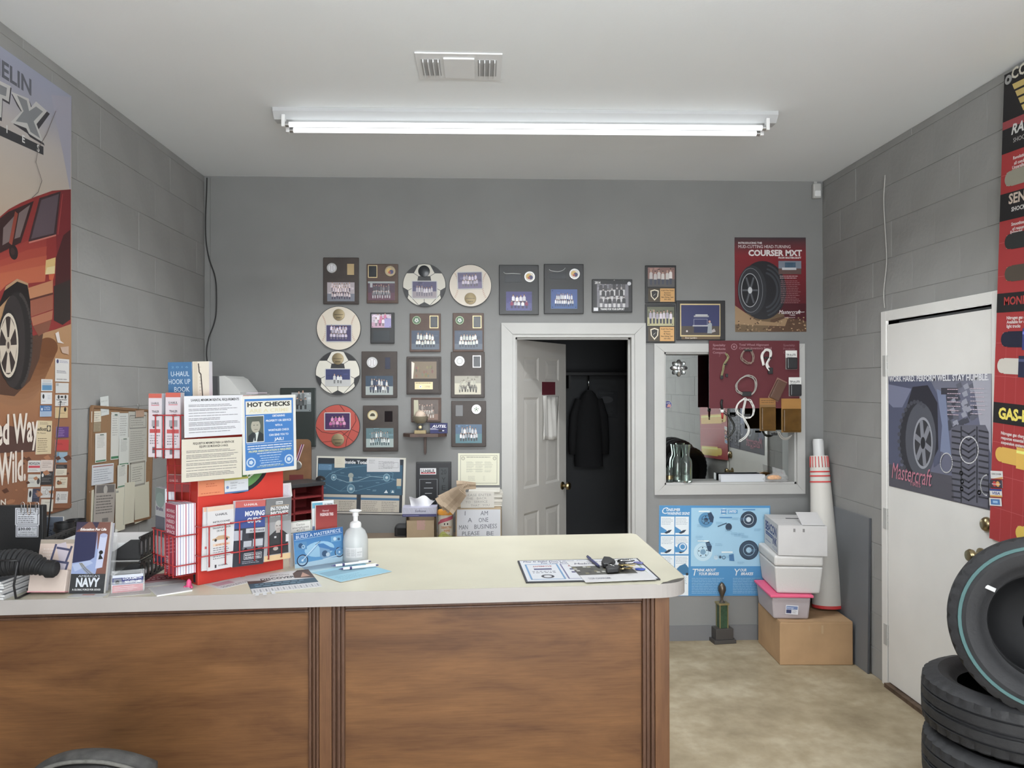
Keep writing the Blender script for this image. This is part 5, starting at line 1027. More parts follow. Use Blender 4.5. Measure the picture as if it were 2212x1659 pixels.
for i in range(9):
    x, y = kp(1332+R_.uniform(0, 8), 1232+R_.uniform(-4, 5)); an = math.radians(R_.uniform(-70, 40)); bm = bmesh.new()
    bmesh.ops.create_cone(bm, cap_ends=True, segments=14, radius1=.011, radius2=.011, depth=.0022, matrix=Matrix.Translation((.012, 0, 0))); bm_box(bm, (.034, .0065, .002), (.038, .001, 0)); bm_box(bm, (.005, .004, .002), (.044, -.0035, 0)); bm_box(bm, (.004, .003, .002), (.051, -.003, 0))
    bm_obj('key', bm, (mat('brass_key', (.5, .38, .16), .35, .9), M_chrome, mat('black_plastic'))[i % 3], t, (x, y, .006+.0022*i), Matrix.Rotation(an, 3, 'Z') @ Matrix.Rotation(R_.uniform(-.25, .25), 3, 'Y'))
for (px, py, c_) in ((1383, 1236, (70, 96, 190)), (1379, 1222, (120, 120, 180))):
    x, y = kp(px, py); bm = bmesh.new(); bmesh.ops.create_cone(bm, cap_ends=True, segments=18, radius1=.012, radius2=.012, depth=.003); bmesh.ops.scale(bm, vec=(1.4, .9, 1), verts=bm.verts[:]); bm_obj('key_tag', bm, mat('tag%d' % px, alb(c_, KC), .4), t, (x, y, .004), Matrix.Rotation(-.3, 3, 'Z'))
# ================================================================ things against the back wall
def bwsheet(name, label, cat, bx, paint, th=.001, lift=.001, **kw): return sheet(name, label, cat, rect4(*bx) if len(bx) == 4 and not isinstance(bx[0], tuple) else list(bx), (0, D-.001, 0), SB, paint, th, lift=lift, **kw)
def uvmap(c, R_, w, h, P, n, ox=0, oy=0):
    Ri = R_.transposed()
    def f(px, py):
        q = Ri @ (on(px, py, P, n)-c); return (q.x+w/2, q.z+h/2)
    return f
# tyre poster high on the wall
def courser(p, w, h):
    p.rect(0, h*.2, w, h*.82, (84, 28, 36), (128, 34, 42)); p.rect(0, h*.8, w, h, (128, 34, 42), (60, 52, 56)); p.rect(0, 0, w, h*.2, (104, 84, 60)); p.poly([(w*.45, 0), (w, 0), (w, h*.12), (w*.7, h*.17), (w*.5, h*.13)], (86, 62, 46)); p.poly([(w*.7, h*.16), (w, h*.11), (w, h*.3), (w*.6, h*.3)], (74, 26, 34)); p.poly([(0, h*.28), (w*.3, h*.12), (w*.55, h*.1), (w*.75, h*.16), (w*.7, h*.06), (0, h*.08)], (146, 118, 86))
    R_ = random.Random(4)
    for i in range(90): x, y = w*R_.random()*.98, h*.15*R_.random(); p.rect(x, y, x+w*.018, y+h*.012, ((170, 140, 104), (78, 58, 42), (128, 100, 72))[i % 3])
    cx, cy = w*.34, h*.44
    p.circ(cx+w*.05, cy, w*.33, (42, 42, 46), ry=h*.31, n=40)
    for i in range(34):
        a = -1.3+2.6*i/33
        for q in (.2, .245, .29): p.rect(cx+w*.05+w*q*math.cos(a)-w*.012, cy+h*(q*.94)*math.sin(a)-h*.008, cx+w*.05+w*q*math.cos(a)+w*.02, cy+h*(q*.94)*math.sin(a)+h*.008, (62, 64, 70))
    p.circ(cx-w*.1, cy, w*.2, (52, 53, 58), ry=h*.26, n=36); p.ring(cx-w*.12, cy, w*.17, w*.006, (120, 122, 128), ry=h*.235); p.circ(cx-w*.13, cy, w*.125, (36, 36, 40), ry=h*.18, n=30); p.ring(cx-w*.13, cy, w*.125, w*.01, (160, 162, 166), ry=h*.18)
    for i in range(6): a = i*1.047; p.line([(cx-w*.13, cy), (cx-w*.13+w*.1*math.cos(a), cy+h*.15*math.sin(a))], w*.025, (84, 86, 92))
    p.circ(cx-w*.13, cy, w*.03, (186, 188, 192), ry=h*.035)
    W_ = (214, 206, 206); p.text('INTRODUCING THE', w*.05, h*.93, h*.02, W_, width=w*.33, bold=1); p.text('MUD-CUTTING HEAD-TURNING', w*.05, h*.885, h*.032, W_, width=w*.73); p.text('COURSER MXT', w*.19, h*.805, h*.062, W_, width=w*.75, bold=2); p.text('FROM MASTERCRAFT', w*.61, h*.775, h*.018, W_, width=w*.32, bold=2)
    p.rect(w*.61, h*.61, w*.93, h*.75, (96, 74, 70)); p.poly([(w*.61, h*.67), (w*.93, h*.67), (w*.93, h*.75), (w*.61, h*.75)], (120, 128, 142)); p.rect(w*.7, h*.68, w*.85, h*.735, (66, 90, 112)); p.rect(w*.66, h*.655, w*.86, h*.68, (190, 190, 196)); p.fine(w*.63, h*.56, w*.9, h*.6, 2, (196, 170, 172), seed=4); p.fine(w*.64, h*.3, w*.93, h*.55, 13, (150, 110, 114), seed=6, fill=.3)
    p.text('Mastercraft', w*.61, h*.19, h*.04, (230, 224, 224), width=w*.3, sh=.35); p.line([(w*.88, h*.205), (w*.97, h*.21)], h*.004, (230, 224, 224)); p.text('TIRES', w*.76, h*.17, h*.012, (230, 224, 224), width=w*.08); p.fine(w*.69, h*.145, w*.89, h*.157, 1, (190, 170, 172), seed=2)
bwsheet('tire_poster', 'dark red poster of a big off-road tire high on the back wall', 'poster', (1587, 513, 1741, 717), courser, m=GLOSS, bg=(90, 30, 40))
# brake chart
def brakes(p, w, h):
    B, L_, Wt = (62, 134, 186), (146, 190, 216), (214, 220, 224)
    X = lambda px: (px-1423)/240*w; Y = lambda py: (1287-py)/195*h
    p.rect(X(1492), Y(1223), X(1661), Y(1097), L_)
    for i in range(2):
        for j in range(4):
            x0, x1 = X(1427+31*i), X(1456+31*i); y1, y0 = Y(1116+42*j), Y(1155+42*j)
            if j == 3: y0 = Y(1286)
            p.rect(x0, y0, x1, y1, Wt); p.fine(x0+w*.008, y1-(y1-y0)*.45, x1-w*.008, y1-(y1-y0)*.05, 5, (130, 150, 166), seed=i*5+j, fill=.3)
            if j < 2: p.poly([(x0, y0+h*.02), (x0, y0+h*.09), (x0+w*.05, y0+h*.05), (x0+w*.06, y0+h*.02)], B); p.poly([(x0+w*.03, y0+h*.02), (x0+w*.07, y0+h*.05), (x0+w*.1, y0+h*.055), (x0+w*.08, y0+h*.025), (x0+w*.05, y0+h*.01)], (40, 54, 70))
    x = X(1489-30+4); p.poly([(X(1462), Y(1240)), (X(1487), Y(1240)), (X(1487), Y(1226)), (X(1480), Y(1217)), (X(1468), Y(1222)), (X(1462), Y(1228))], (52, 110, 150)); p.circ(X(1469), Y(1240), w*.012, (40, 44, 50)); p.circ(X(1484), Y(1240), w*.012, (40, 44, 50))
    p.circ(X(1473), Y(1182), w*.045, B, ry=h*.05); p.ring(X(1474), Y(1181), w*.03, w*.008, Wt)
    p.text('C', X(1428), Y(1110), h*.07, Wt, sh=.2); p.text('ONSUMER', X(1438), Y(1104), h*.03, Wt, width=X(1468)-X(1438), bold=1, sh=.25); p.text('WARNING SIGNS', X(1440), Y(1112), h*.03, Wt, width=X(1488)-X(1440), bold=1, sh=.25)
    def rot_(cx, cy, r, face, hub, cal=None):
        p.circ(X(cx), Y(cy), r*w/240, face, ry=r*h/195, n=28); p.ring(X(cx), Y(cy), r*.62*w/240, w*.004, hub); p.circ(X(cx), Y(cy), r*.3*w/240, hub, ry=r*.3*h/195)
        for i in range(5): a = i*1.2566+.4; p.circ(X(cx)+r*.46*w/240*math.cos(a), Y(cy)+r*.46*h/195*math.sin(a), w*.006, (40, 54, 70), n=8)
        if cal: p.poly([(X(cx+cal[0]), Y(cy+cal[1])), (X(cx+cal[0]+8), Y(cy+cal[1]-3)), (X(cx+cal[0]+14), Y(cy+cal[1]+8)), (X(cx+cal[0]+12), Y(cy+cal[1]+20)), (X(cx+cal[0]+6), Y(cy+cal[1]+18))], (44, 66, 92))
    rot_(1524, 1123, 16, (72, 134, 178), (40, 60, 84), (3, -14)); rot_(1616, 1122, 18, (50, 66, 84), (190, 204, 214)); rot_(1518, 1192, 20, (176, 206, 222), (110, 150, 178), (5, -20)); rot_(1617, 1188, 20, (52, 72, 92), (150, 186, 208)); p.ring(X(1617), Y(1188), 21*w/240, w*.006, (40, 54, 70), ry=21*h/195)
    p.circ(X(1573), Y(1138), 7*w/240, (46, 62, 82), ry=8*h/195); p.line([(X(1550), Y(1137)), (X(1568), Y(1130))], h*.012, (60, 84, 108)); p.poly([(X(1574), Y(1198)), (X(1584), Y(1196)), (X(1586), Y(1212)), (X(1575), Y(1211))], (60, 110, 156)); p.ring(X(1563), Y(1204), w*.016, w*.005, (60, 84, 108)); p.circ(X(1555), Y(1203), w*.012, (44, 60, 80)); p.circ(X(1546), Y(1204), w*.02, (176, 200, 216))
    for (a, b) in ((1508, 1106), (1506, 1170), (1558, 1194)): p.rect(X(a), Y(b), X(a+24), Y(b-3), (214, 224, 228))
    for (a, b) in ((1553, 1119), (1603, 1102)): p.rect(X(a), Y(b), X(a+27), Y(b-2.5), (70, 130, 180))
    R_ = random.Random(7)
    for i in range(22): a, b = R_.uniform(1496, 1650), R_.uniform(1110, 1218); p.fine(X(a), Y(b+6), X(a+16), Y(b), 3, (104, 150, 182), seed=i, fill=.3)
    p.circ(X(1562), Y(1105), w*.032, Wt, n=8, ry=h*.035); p.rect(X(1556), Y(1110), X(1568), Y(1100), B); p.text('NAPA', X(1562), Y(1107), h*.025, Wt, 'c', w*.035, 1); p.rect(X(1571), Y(1109), X(1592), Y(1101), (80, 150, 200)); p.text('UNITED', X(1581), Y(1107), h*.025, Wt, 'c', w*.07, 1)
    p.text('T', X(1493), Y(1243), h*.075, Wt, sh=.2); p.text('HINK ABOUT', X(1506), Y(1234), h*.03, Wt, width=X(1545)-X(1506), bold=1, sh=.25); p.text('YOUR BRAKES', X(1508), Y(1242), h*.03, Wt, width=X(1552)-X(1508), bold=1, sh=.25)
    p.text('Y', X(1583), Y(1243), h*.075, Wt, sh=.2); p.text('OUR', X(1598), Y(1234), h*.03, Wt, width=X(1612)-X(1598), bold=1, sh=.25); p.text('BRAKES', X(1600), Y(1242), h*.03, Wt, width=X(1626)-X(1600), bold=1, sh=.25)
    p.fine(X(1494), Y(1282), X(1568), Y(1247), 10, (140, 184, 214), seed=3, fill=.3); p.fine(X(1583), Y(1282), X(1655), Y(1247), 10, (140, 184, 214), seed=4, fill=.3)
bwsheet('brake_chart', 'blue brake warning chart low on the back wall behind the boxes', 'poster', (1423, 1092, 1663, 1287), brakes, bg=(62, 134, 186), k=.95)
# dark brake system chart with a white edge
def total(p, w, h):
    X = lambda px: (px-683)/194*w; Y = lambda py: (1108-py)/124*h; L_ = (96, 138, 158)
    p.rect(X(686), Y(1066), X(872), Y(988), (48, 54, 62)); p.rect(X(686), Y(1066), X(870), Y(1000), (54, 88, 110)); p.rect(X(688), Y(1014), X(716), Y(1002), (96, 136, 168)); p.fine(X(690), Y(1013), X(715), Y(1003), 4, (60, 90, 120), seed=2)
    p.text('Inside Total Brakes', X(744), Y(999), h*.055, (214, 216, 218), width=X(824)-X(744), bold=1)
    car = [(699, 1035), (712, 1022), (745, 1008), (790, 1003), (830, 1010), (850, 1018), (848, 1036), (772, 1058), (735, 1060), (705, 1046), (699, 1035)]; p.line([(X(a), Y(b)) for a, b in car], w*.004, L_); p.line([(X(712), Y(1022)), (X(770), Y(1030)), (X(848), Y(1022))], w*.003, L_); p.line([(X(735), Y(1060)), (X(760), Y(1040)), (X(848), Y(1030))], w*.003, L_)
    for a, b, r in ((721, 1030, 6), (836, 1028, 7.5), (759, 1054, 8.5)): p.circ(X(a), Y(b), r*w/194, (84, 124, 146), ry=r*1.15*h/124); p.ring(X(a), Y(b), r*w/194, w*.006, (140, 172, 186), ry=r*1.15*h/124); p.circ(X(a), Y(b), r*.4*w/194, (176, 196, 204), ry=r*.4*h/124)
    p.circ(X(758), Y(1025), w*.03, (150, 156, 150), ry=h*.045); p.rect(X(755), Y(1039), X(762), Y(1030), (170, 172, 164)); p.line([(X(726), Y(1032)), (X(750), Y(1040)), (X(775), Y(1036)), (X(800), Y(1026)), (X(828), Y(1028))], w*.006, (140, 168, 180))
    R_ = random.Random(3)
    for i in range(24): a, b = R_.uniform(695, 850), R_.uniform(1006, 1062); p.rect(X(a), Y(b+1), X(a+8), Y(b), (110, 146, 164))
    p.rect(X(858), Y(1046), X(868), Y(1030), (190, 176, 150)); p.rect(X(859), Y(1052), X(867), Y(1046), (70, 120, 140)); p.poly([(X(831), Y(1062)), (X(840), Y(1062)), (X(836), Y(1055))], (206, 214, 218)); p.rect(X(845), Y(1062), X(854), Y(1055), (80, 124, 146)); p.poly([(X(847), Y(1061)), (X(853), Y(1061)), (X(850), Y(1055))], (206, 214, 218))
    for a, b in ((688, 772), (781, 865)):
        p.rect(X(a), Y(1104), X(b), Y(1067), (190, 182, 168)); p.rect(X(a), Y(1078), X(b), Y(1073), (66, 110, 146)); p.fine(X(a+3), Y(1103), X(a+(b-a)*.46), Y(1080), 6, (140, 134, 124), seed=a, fill=.4); p.fine(X(a+(b-a)*.54), Y(1103), X(b-3), Y(1080), 6, (140, 134, 124), seed=b, fill=.4)
bwsheet('brake_chart', 'dark teal brake system chart with curling white edge behind the counter', 'poster', [(683, 984), (878, 990), (873, 1110), (683, 1108)], lambda p, w, h: (p.rect(w*.02, h*.02, w*.97, h*.97, (56, 60, 66)), total(p, w, h)), bg=(206, 202, 190), th=.004, edge=mat('ivory_edge', alb((200, 196, 184)), .5))
bwsheet('bank_slip', 'white check form taped over the dark teal chart', 'paper', (793, 989, 864, 1019), lambda p, w, h: (p.frame(w*.5, h*.3, w*.95, h*.66, h*.02, (120, 120, 124)), p.fine(w*.06, h*.6, w*.25, h*.9, 4, (130, 130, 134), seed=1), p.fine(w*.35, h*.2, w*.9, h*.8, 5, (150, 150, 154), seed=5)), lift=.0062, bg=(196, 196, 198))
bwsheet('tape_patch', 'torn cream paper patch over the chart title', 'paper', [(722, 986), (747, 986), (744, 1010), (724, 1010)], lambda p, w, h: p.fine(w*.2, h*.3, w*.8, h*.8, 3, (190, 184, 166), seed=2), lift=.0062, bg=(204, 198, 180))
# black award plaque
def award(p, w, h):
    p.rect(w*.07, h*.0, w*.93, h*.95, (44, 45, 48)); p.rect(w*.66, 0, w*.92, h*.9, (66, 70, 72)); p.rect(w*.09, 0, w*.6, h*.66, (38, 39, 42)); p.frame(w*.09, -.01*h, w*.6, h*.66, w*.012, (130, 134, 138))
    p.rect(w*.1, h*.76, w*.57, h*.89, (214, 214, 216)); p.rect(w*.12, h*.775, w*.55, h*.8, (176, 60, 66)); p.text('U-HAUL', w*.125, h*.8, h*.07, (26, 26, 30), width=w*.42, bold=1)
    for i, c_ in enumerate(('20', 'Y', 'E', 'A', 'R', 'S')): p.text(c_, w*.79, h*(.76-.165*i), h*.1, (36, 38, 42), 'c', w*(.16 if i == 0 else .11))
    for y_, q in ((.58, .16), (.47, .26), (.36, .2)): p.rect(w*(.345-q/2), h*y_, w*(.345+q/2), h*(y_+.012), (170, 172, 176))
    p.fine(w*.16, h*.04, w*.54, h*.26, 4, (150, 152, 156), seed=6, fill=.3)
plaque('black award plaque with white trailer rental logo and 20 YEARS lettering', (899, 998, 975, 1105), M_black, [('print', 900, 1000, 974, 1103, award, (46, 47, 50))])
def cert(p, w, h):
    p.frame(w*.06, h*.06, w*.94, h*.93, w*.012, (150, 148, 132)); p.fine(w*.2, h*.86, w*.8, h*.9, 1, (96, 96, 90), seed=1); p.circ(w*.12, h*.84, w*.045, (160, 158, 142)); p.circ(w*.88, h*.84, w*.045, (160, 158, 142)); p.circ(w*.12, h*.84, w*.03, (200, 198, 178)); p.circ(w*.88, h*.84, w*.03, (200, 198, 178))
    for i in range(3):
        for j in range(3): p.fine(w*(.2+.22*i), h*(.66-.13*j), w*(.38+.22*i), h*(.75-.13*j), 3, (150, 148, 136), seed=i*3+j, fill=.3)
    p.line([(w*.2, h*.64), (w*.84, h*.64)], h*.006, (120, 118, 108)); p.line([(w*.2, h*.5), (w*.6, h*.5)], h*.006, (120, 118, 108)); p.fine(w*.24, h*.14, w*.42, h*.3, 5, (160, 158, 146), seed=8, fill=.3); p.fine(w*.6, h*.14, w*.66, h*.3, 5, (160, 158, 146), seed=9, fill=.3)
bwsheet('certificate', 'cream certificate pinned beside the door casing', 'certificate', [(990, 979), (1080, 979), (1078, 1048), (989, 1048)], cert, bg=(212, 210, 188))
# ---------------------------------------------------------------- low desk behind the counter with its clutter
ZD = .735; M_desk = mat('desk_laminate', (.2, .15, .11), .5)
dx0, dx1, dy0, dy1 = -1.17, DX0-.12, D-.62, D-.02
t = thing('desk', 'low desk along the back wall, mostly hidden by the counter', 'desk', (0, 0, 0))
box('desk_top', (dx1-dx0, dy1-dy0, .03), ((dx0+dx1)/2, (dy0+dy1)/2, ZD-.015), M_desk, t, .003)
for x in (dx0+.03, dx1-.03):
    for y in (dy0+.03, dy1-.03): box('leg', (.045, .045, ZD-.031), (x, y, (ZD-.031)/2), M_desk, t)
def deskbox(px0, px1, pyt, y, zb=ZD, pym=None):
    a = aty(px0, pyt, y); b = aty(px1, pyt, y); return (a.x+b.x)/2, b.x-a.x, a.z-zb
M_card = mat('brown_card', alb((150, 132, 108), .85), .75, var=.06, vscale=12); M_card_in = mat('card_inside', alb((120, 104, 84), .85), .95)
yk = D-.36; cx, w, h = deskbox(877, 939, 1124, yk)
t = thing('carton', 'open brown carton under the tissue box', 'carton', (cx, yk, ZD)); hb = h; dpt = .2
boxes('walls', [((w, .004, hb), (0, .002, hb/2)), ((w, .004, hb), (0, dpt, hb/2)), ((.004, dpt, hb), (-w/2+.002, dpt/2, hb/2)), ((.004, dpt, hb), (w/2-.002, dpt/2, hb/2)), ((w, dpt, .004), (0, dpt/2, .003))], M_card, t)
boxes('flap', [((.004, dpt, .02), (-w/2+.002, dpt/2, hb+.01)), ((.004, dpt, .02), (w/2-.002, dpt/2, hb+.01)), ((w, .004, .022), (0, dpt, hb+.011))], M_card_in, t)
p = Pr(.05, .058, (150, 132, 108), .85); p.fine(0, 0, .05, .058, 7, (176, 128, 128), seed=3, fill=.7, ragged=.1); p.build('stamp', t, (.005, -.0006, hb-.03))
cx, w, h2 = deskbox(869, 943, 1097, yk-.01, ZD+hb+.022); tb = h2
t = thing('tissue_box', 'lilac tissue box with a tissue sticking out', 'tissue box', (cx, yk-.01, ZD+hb+.0225)); 
box('box_body', (w, .115, tb), (0, .0575, tb/2), mat('lilac_card', alb((170, 168, 186), .95), .5), t, .001)
q = Pr(w, tb, (170, 170, 186), .95); q.rect(0, 0, w, tb*.3, (66, 66, 104)); q.fine(w*.02, tb*.1, w*.5, tb*.2, 1, (150, 150, 190), seed=1)
for i in range(7): q.line([(w*(.03+.14*i), tb*.95), (w*(.1+.14*i), tb*.4)], .0012, (190, 190, 212))
q.text('Softone', w*.36, tb*.5, tb*.26, (50, 50, 70), width=w*.32, sh=.3); q.build('printed_face', t, (0, -.0004, tb/2))
v = []; f = []
for j in range(8):
    for i in range(13):
        u, vv = i/12, j/7; ww = (.11+.05*vv); v.append(((u-.5)*ww+(.012*vv), .055+.014*math.sin(u*9+vv*2)*(.3+vv)-.01*vv, tb-.002+vv*(.045+.018*math.sin(u*3.0+.4)+.008*math.cos(u*11))))
for j in range(7):
    for i in range(12): f.append((j*13+i, j*13+i+1, (j+1)*13+i+1, (j+1)*13+i))
o = mesh('tissue', v, f, mat('tissue_white', (.82, .82, .82), .95), t, smooth=True)
# wipes canister
yw = D-.34; cx, w, h = deskbox(944, 979, 1104, yw); r_ = w/2
t = thing('wipes_canister', 'disinfecting wipes canister with an orange lid', 'canister', (cx, yw+r_, ZD))
lathe('canister_body', [(0, .0006), (r_*.96, .0006), (r_*.96, h*.84), (r_*.94, h*.86), (0, h*.86)], mat('canister_white', alb((206, 200, 186), .95), .35), t, 28)
lathe('lid', [(0, h*.86), (r_, h*.86), (r_, h*.965), (r_*.92, h), (0, h)], mat('orange_lid', alb((226, 160, 70), .95), .35), t, 28)
lw, lh = r_*2.3, h*.74; q = Pr(lw, lh, (206, 198, 180), .95)
for i in range(24):
    a_, b_ = lw*i/24, lw*(i+1)/24; cv = lambda x: lh*(.62+.3*(x/lw)**.6)
    q.poly([(a_, cv(a_)-lh*.02), (b_, cv(b_)-lh*.02), (b_, cv(b_)+lh*(.14 if b_/lw > .2 else .08)), (a_, cv(a_)+lh*(.14 if a_/lw > .2 else .08))], (190, 84, 104)); q.rect(a_, 0, b_, lh*(.16+.22*math.exp(-((i-9)/6)**2)), (186, 192, 96))
q.rect(lw*.44, lh*.66, lw*.66, lh*.74, (40, 34, 34)); q.text('DISINFECTING', lw*.28, lh*.5, lh*.1, (196, 128, 62), width=lw*.6, bold=1); q.text('WIPES', lw*.42, lh*.36, lh*.1, (196, 128, 62), width=lw*.36, bold=1); q.fine(lw*.36, lh*.14, lw*.8, lh*.28, 2, (130, 120, 70), seed=3); q.circ(lw*.5, lh*.03, lw*.06, (70, 120, 60))
me = q.mesh('label_print'); bm = bmesh.new(); bm.from_mesh(me); bm.faces.ensure_lookup_table(); bmesh.ops.delete(bm, geom=bm.faces[:2], context='FACES'); bm.to_mesh(me); bm.free()
for vv in me.vertices:
    rr_ = r_*.965-vv.co.y; an = vv.co.x/(r_*.97); vv.co = (rr_*math.sin(an), -rr_*math.cos(an), vv.co.z)
link('label_print', me, PRINT, t, (0, 0, h*.43))
# carton carrying the hand written sign, paper stack and fanned brown towels
ys = D-.36; cx, w, h = deskbox(984, 1083, 1099, ys); t = thing('carton', 'brown carton carrying the hand lettered one man business sign', 'carton', (cx, ys, ZD)); box('carton_body', (w, .3, h), (0, .15, h/2), M_card, t, .003); hS = h
def handw(lines, col=(96, 98, 108)):
    def f(p, w, h):
        for (s_, x, y_, wd, sz, r) in lines: p.text(s_, w*x, h*y_, h*sz, col, width=(w*wd if len(s_) > 1 else None), rot=r, sh=.05)
    return f
sheet('hand_sign', 'white sheet hand lettered I AM A ONE MAN BUSINESS', 'sign', [(987, 1101), (1081, 1100), (1081, 1158), (987, 1158)], (0, ys, 0), SB, handw([('I', .18, .78, .08, .16, 1), ('AM', .54, .78, .17, .16, 1), ('A', .25, .52, .07, .16, 2), ('ONE', .5, .52, .22, .16, 3), ('MAN', .05, .25, .2, .16, 2), ('BUSINESS', .4, .27, .52, .16, 2), ('PLEASE', .12, .02, .4, .15, 2), ('BE', .68, .03, .16, .15, 0)]), lift=.001, k=.95, bg=(198, 200, 206))
ysk = ys+.02
for i in range(7):
    hh_ = .011+.003*(i % 3); o = box('folded_paper', (.2+.01*math.sin(i*2), .16, hh_), (0, 0, hh_/2), mat('stack_paper%d' % (i % 2), alb(((196, 192, 184), (180, 176, 168))[i % 2], .92), .95), None, .003, (cx+.045+.008*math.sin(i*4), ysk+.13, ZD+hS+.001+sum(.0113+.003*(j % 3) for j in range(i))), (0, 0, .05*math.sin(i*3)))
    tag(o, 'folded white paper in the stack above the hand lettered sign, ' + ('lowest', 'second from the bottom', 'third from the bottom', 'middle', 'third from the top', 'second from the top', 'topmost')[i] + ' one', 'paper', 'folded papers on the carton')
sheet('hand_sign', 'smaller hand lettered white sheet propped above the one man business sign', 'sign', [(995, 1064), (1068, 1062), (1067, 1097), (995, 1097)], (0, ys+.01, 0), SB, handw([('PLEASE ENTER', .08, .74, .84, .15, 0), ('THE   BACK', .16, .52, .62, .14, 1), ('TO   SERVICE', .14, .3, .66, .14, 1), ('THAT   YOU', .3, .08, .56, .14, 1)], (140, 138, 134)), k=.95, bg=(196, 192, 184))
M_kraft = mat('kraft_paper', alb((158, 140, 120), .88), .8, var=.05, vscale=30)
base = aty(1010, 1060, ys-.04)
def towel(a, b, wd, y, fold_, i):
    A_, B_ = aty(*a, y), aty(*b, y); d = (B_-A_); L = d.length; an = math.atan2(d.z, d.x)
    v = []; f = []
    for k in range(7):
        for e in range(4): q = k/6; v.append((q*L, .02*math.sin(q*3+fold_)+.006*(e % 2)*(1-q*.5)-.01*q, (e/3-.5)*wd*(1-.35*q)))
    for k in range(6):
        for e in range(3): f.append((k*4+e, k*4+e+1, (k+1)*4+e+1, (k+1)*4+e))
    o = mesh('paper_towel', v, f, M_kraft, None, A_, (0, -an, 0)); sm = o.modifiers.new('s', 'SOLIDIFY'); sm.thickness = .004
    tag(o, 'folded brown paper towel, ' + ('lowest of the fan', 'second lowest of the fan', 'third lowest of the fan', 'middle of the fan', 'third highest of the fan', 'second highest of the fan', 'highest of the fan', 'lying across the top')[i], 'paper towel', 'fanned brown paper towels')
for i, (a, b, wd) in enumerate((((966, 1102), (1000, 1062), .09), ((958, 1100), (1000, 1058), .08), ((950, 1094), (1002, 1056), .07), ((945, 1088), (1003, 1053), .06), ((950, 1080), (1006, 1050), .05), ((962, 1074), (1010, 1048), .05), ((975, 1066), (1012, 1046), .045), ((986, 1050), (1028, 1048), .06))):
    towel(a, b, wd, ys-.02-.012*(7-i), 1.0, i)
# rounded dark speaker behind the carton
cx, w, h = deskbox(853, 900, 1131, D-.1); t = thing('desk_speaker', 'dark grey rounded speaker between the chart and the carton', 'speaker', (cx, D-.1, ZD)); bm = bmesh.new(); bm_box(bm, (w, .1, h), (0, 0, h/2)); bmesh.ops.bevel(bm, geom=[e for e in bm.edges if max(x.co.z for x in e.verts) > h*.9], offset=.03, segments=5, affect='EDGES', profile=.5); bm_obj('cabinet', bm, mat('speaker_grey', (.045, .045, .047), .6), t); box('grille', (w*.7, .004, h*.55), (0, -.051, h*.45), mat('speaker_cloth', (.02, .02, .02), .9), t)
# red organiser
ro = aty(699, 1041, D-.28); lo = aty(600, 1069, D-.48); du = (Vector((ro.x, ro.y, 0))-Vector((lo.x, lo.y, 0))); Wd = du.length; an = math.atan2(du.y, du.x); ht = .33
t = thing('desk_organizer', 'dark red desk organizer with shelves and a black top', 'organizer', (lo.x, lo.y, ZD), (0, 0, an)); M_org = mat('dark_red_wood', alb((118, 42, 44), .88), .5); hO = ro.z-ZD
boxes('case', [((.012, .2, hO-.02), (.006, .1, (hO-.02)/2)), ((.012, .2, hO-.02), (Wd-.006, .1, (hO-.02)/2)), ((Wd, .01, hO-.02), (Wd/2, .195, (hO-.02)/2)), ((Wd, .2, .012), (Wd/2, .1, .006))], M_org, t)
for z in (.08, .155, .23): box('shelf', (Wd-.024, .19, .01), (Wd/2, .1, z*hO/.3), M_org, t)
for x in (.36,): box('divider', (.01, .19, hO-.035), (Wd*x, .1, (hO-.022)/2), M_org, t)
box('top', (Wd+.02, .215, .022), (Wd/2, .1, hO-.009), mat('charcoal_top', (.045, .045, .048), .4), t, .004)
pm = Vector((lo.x, lo.y, 0))+du*.93; t = thing('computer_mouse', 'black computer mouse on the red organizer', 'mouse', (pm.x-.02, pm.y+.1, ZD+hO+.0035), (0, 0, an+1.2)); bm = bmesh.new(); bmesh.ops.create_uvsphere(bm, u_segments=18, v_segments=10, radius=1, matrix=Matrix.Diagonal((.05, .03, .024, 1))); bmesh.ops.bisect_plane(bm, geom=bm.verts[:]+bm.edges[:]+bm.faces[:], plane_co=(0, 0, 0), plane_no=(0, 0, -1), clear_outer=True); bmesh.ops.holes_fill(bm, edges=bm.edges[:], sides=40); bm_obj('shell', bm, M_tray, t, smooth=True); box('wheel', (.012, .006, .006), (.03, 0, .0195), mat('black_plastic'), t)
# filing cabinet with a grey printer
yp = D-.5; a, b = aty(456, 855, yp), aty(540, 855, yp); zc = 1.22
t = thing('filing_cabinet', 'grey filing cabinet carrying the printer in the corner', 'cabinet', ((a.x+b.x)/2, yp+.24, 0)); fw_ = b.x-a.x
box('cabinet_body', (fw_, .42, zc), (0, .0, zc/2), mat('cabinet_grey', (.3, .3, .3), .45), t, .004)
for k in range(3): dr = box('drawer', (fw_-.03, .012, zc/3-.03), (0, -.216, zc/6+k*zc/3), mat('cabinet_grey'), t, .003); box('handle', (.12, .02, .018), (0, -.232, zc/6+k*zc/3+.08), M_chrome, dr, .003)
t = thing('printer', 'light grey office printer behind the brochure display', 'printer', ((a.x+b.x)/2, yp+.24, zc+.0005)); zt = a.z-zc+.008; M_pr = mat('printer_grey', alb((176, 176, 174), .92), .4)
box('printer_body', (fw_*.98, .4, zt), (0, 0, zt/2), M_pr, t, .008)
def pw(px, py, y=yp+.06): q = aty(px, py, y); return q.x-(a.x+b.x)/2, q.z-zc
P4 = [pw(474, 852), pw(474, 813), pw(487, 812), pw(498, 818), pw(521, 847), pw(521, 852)]
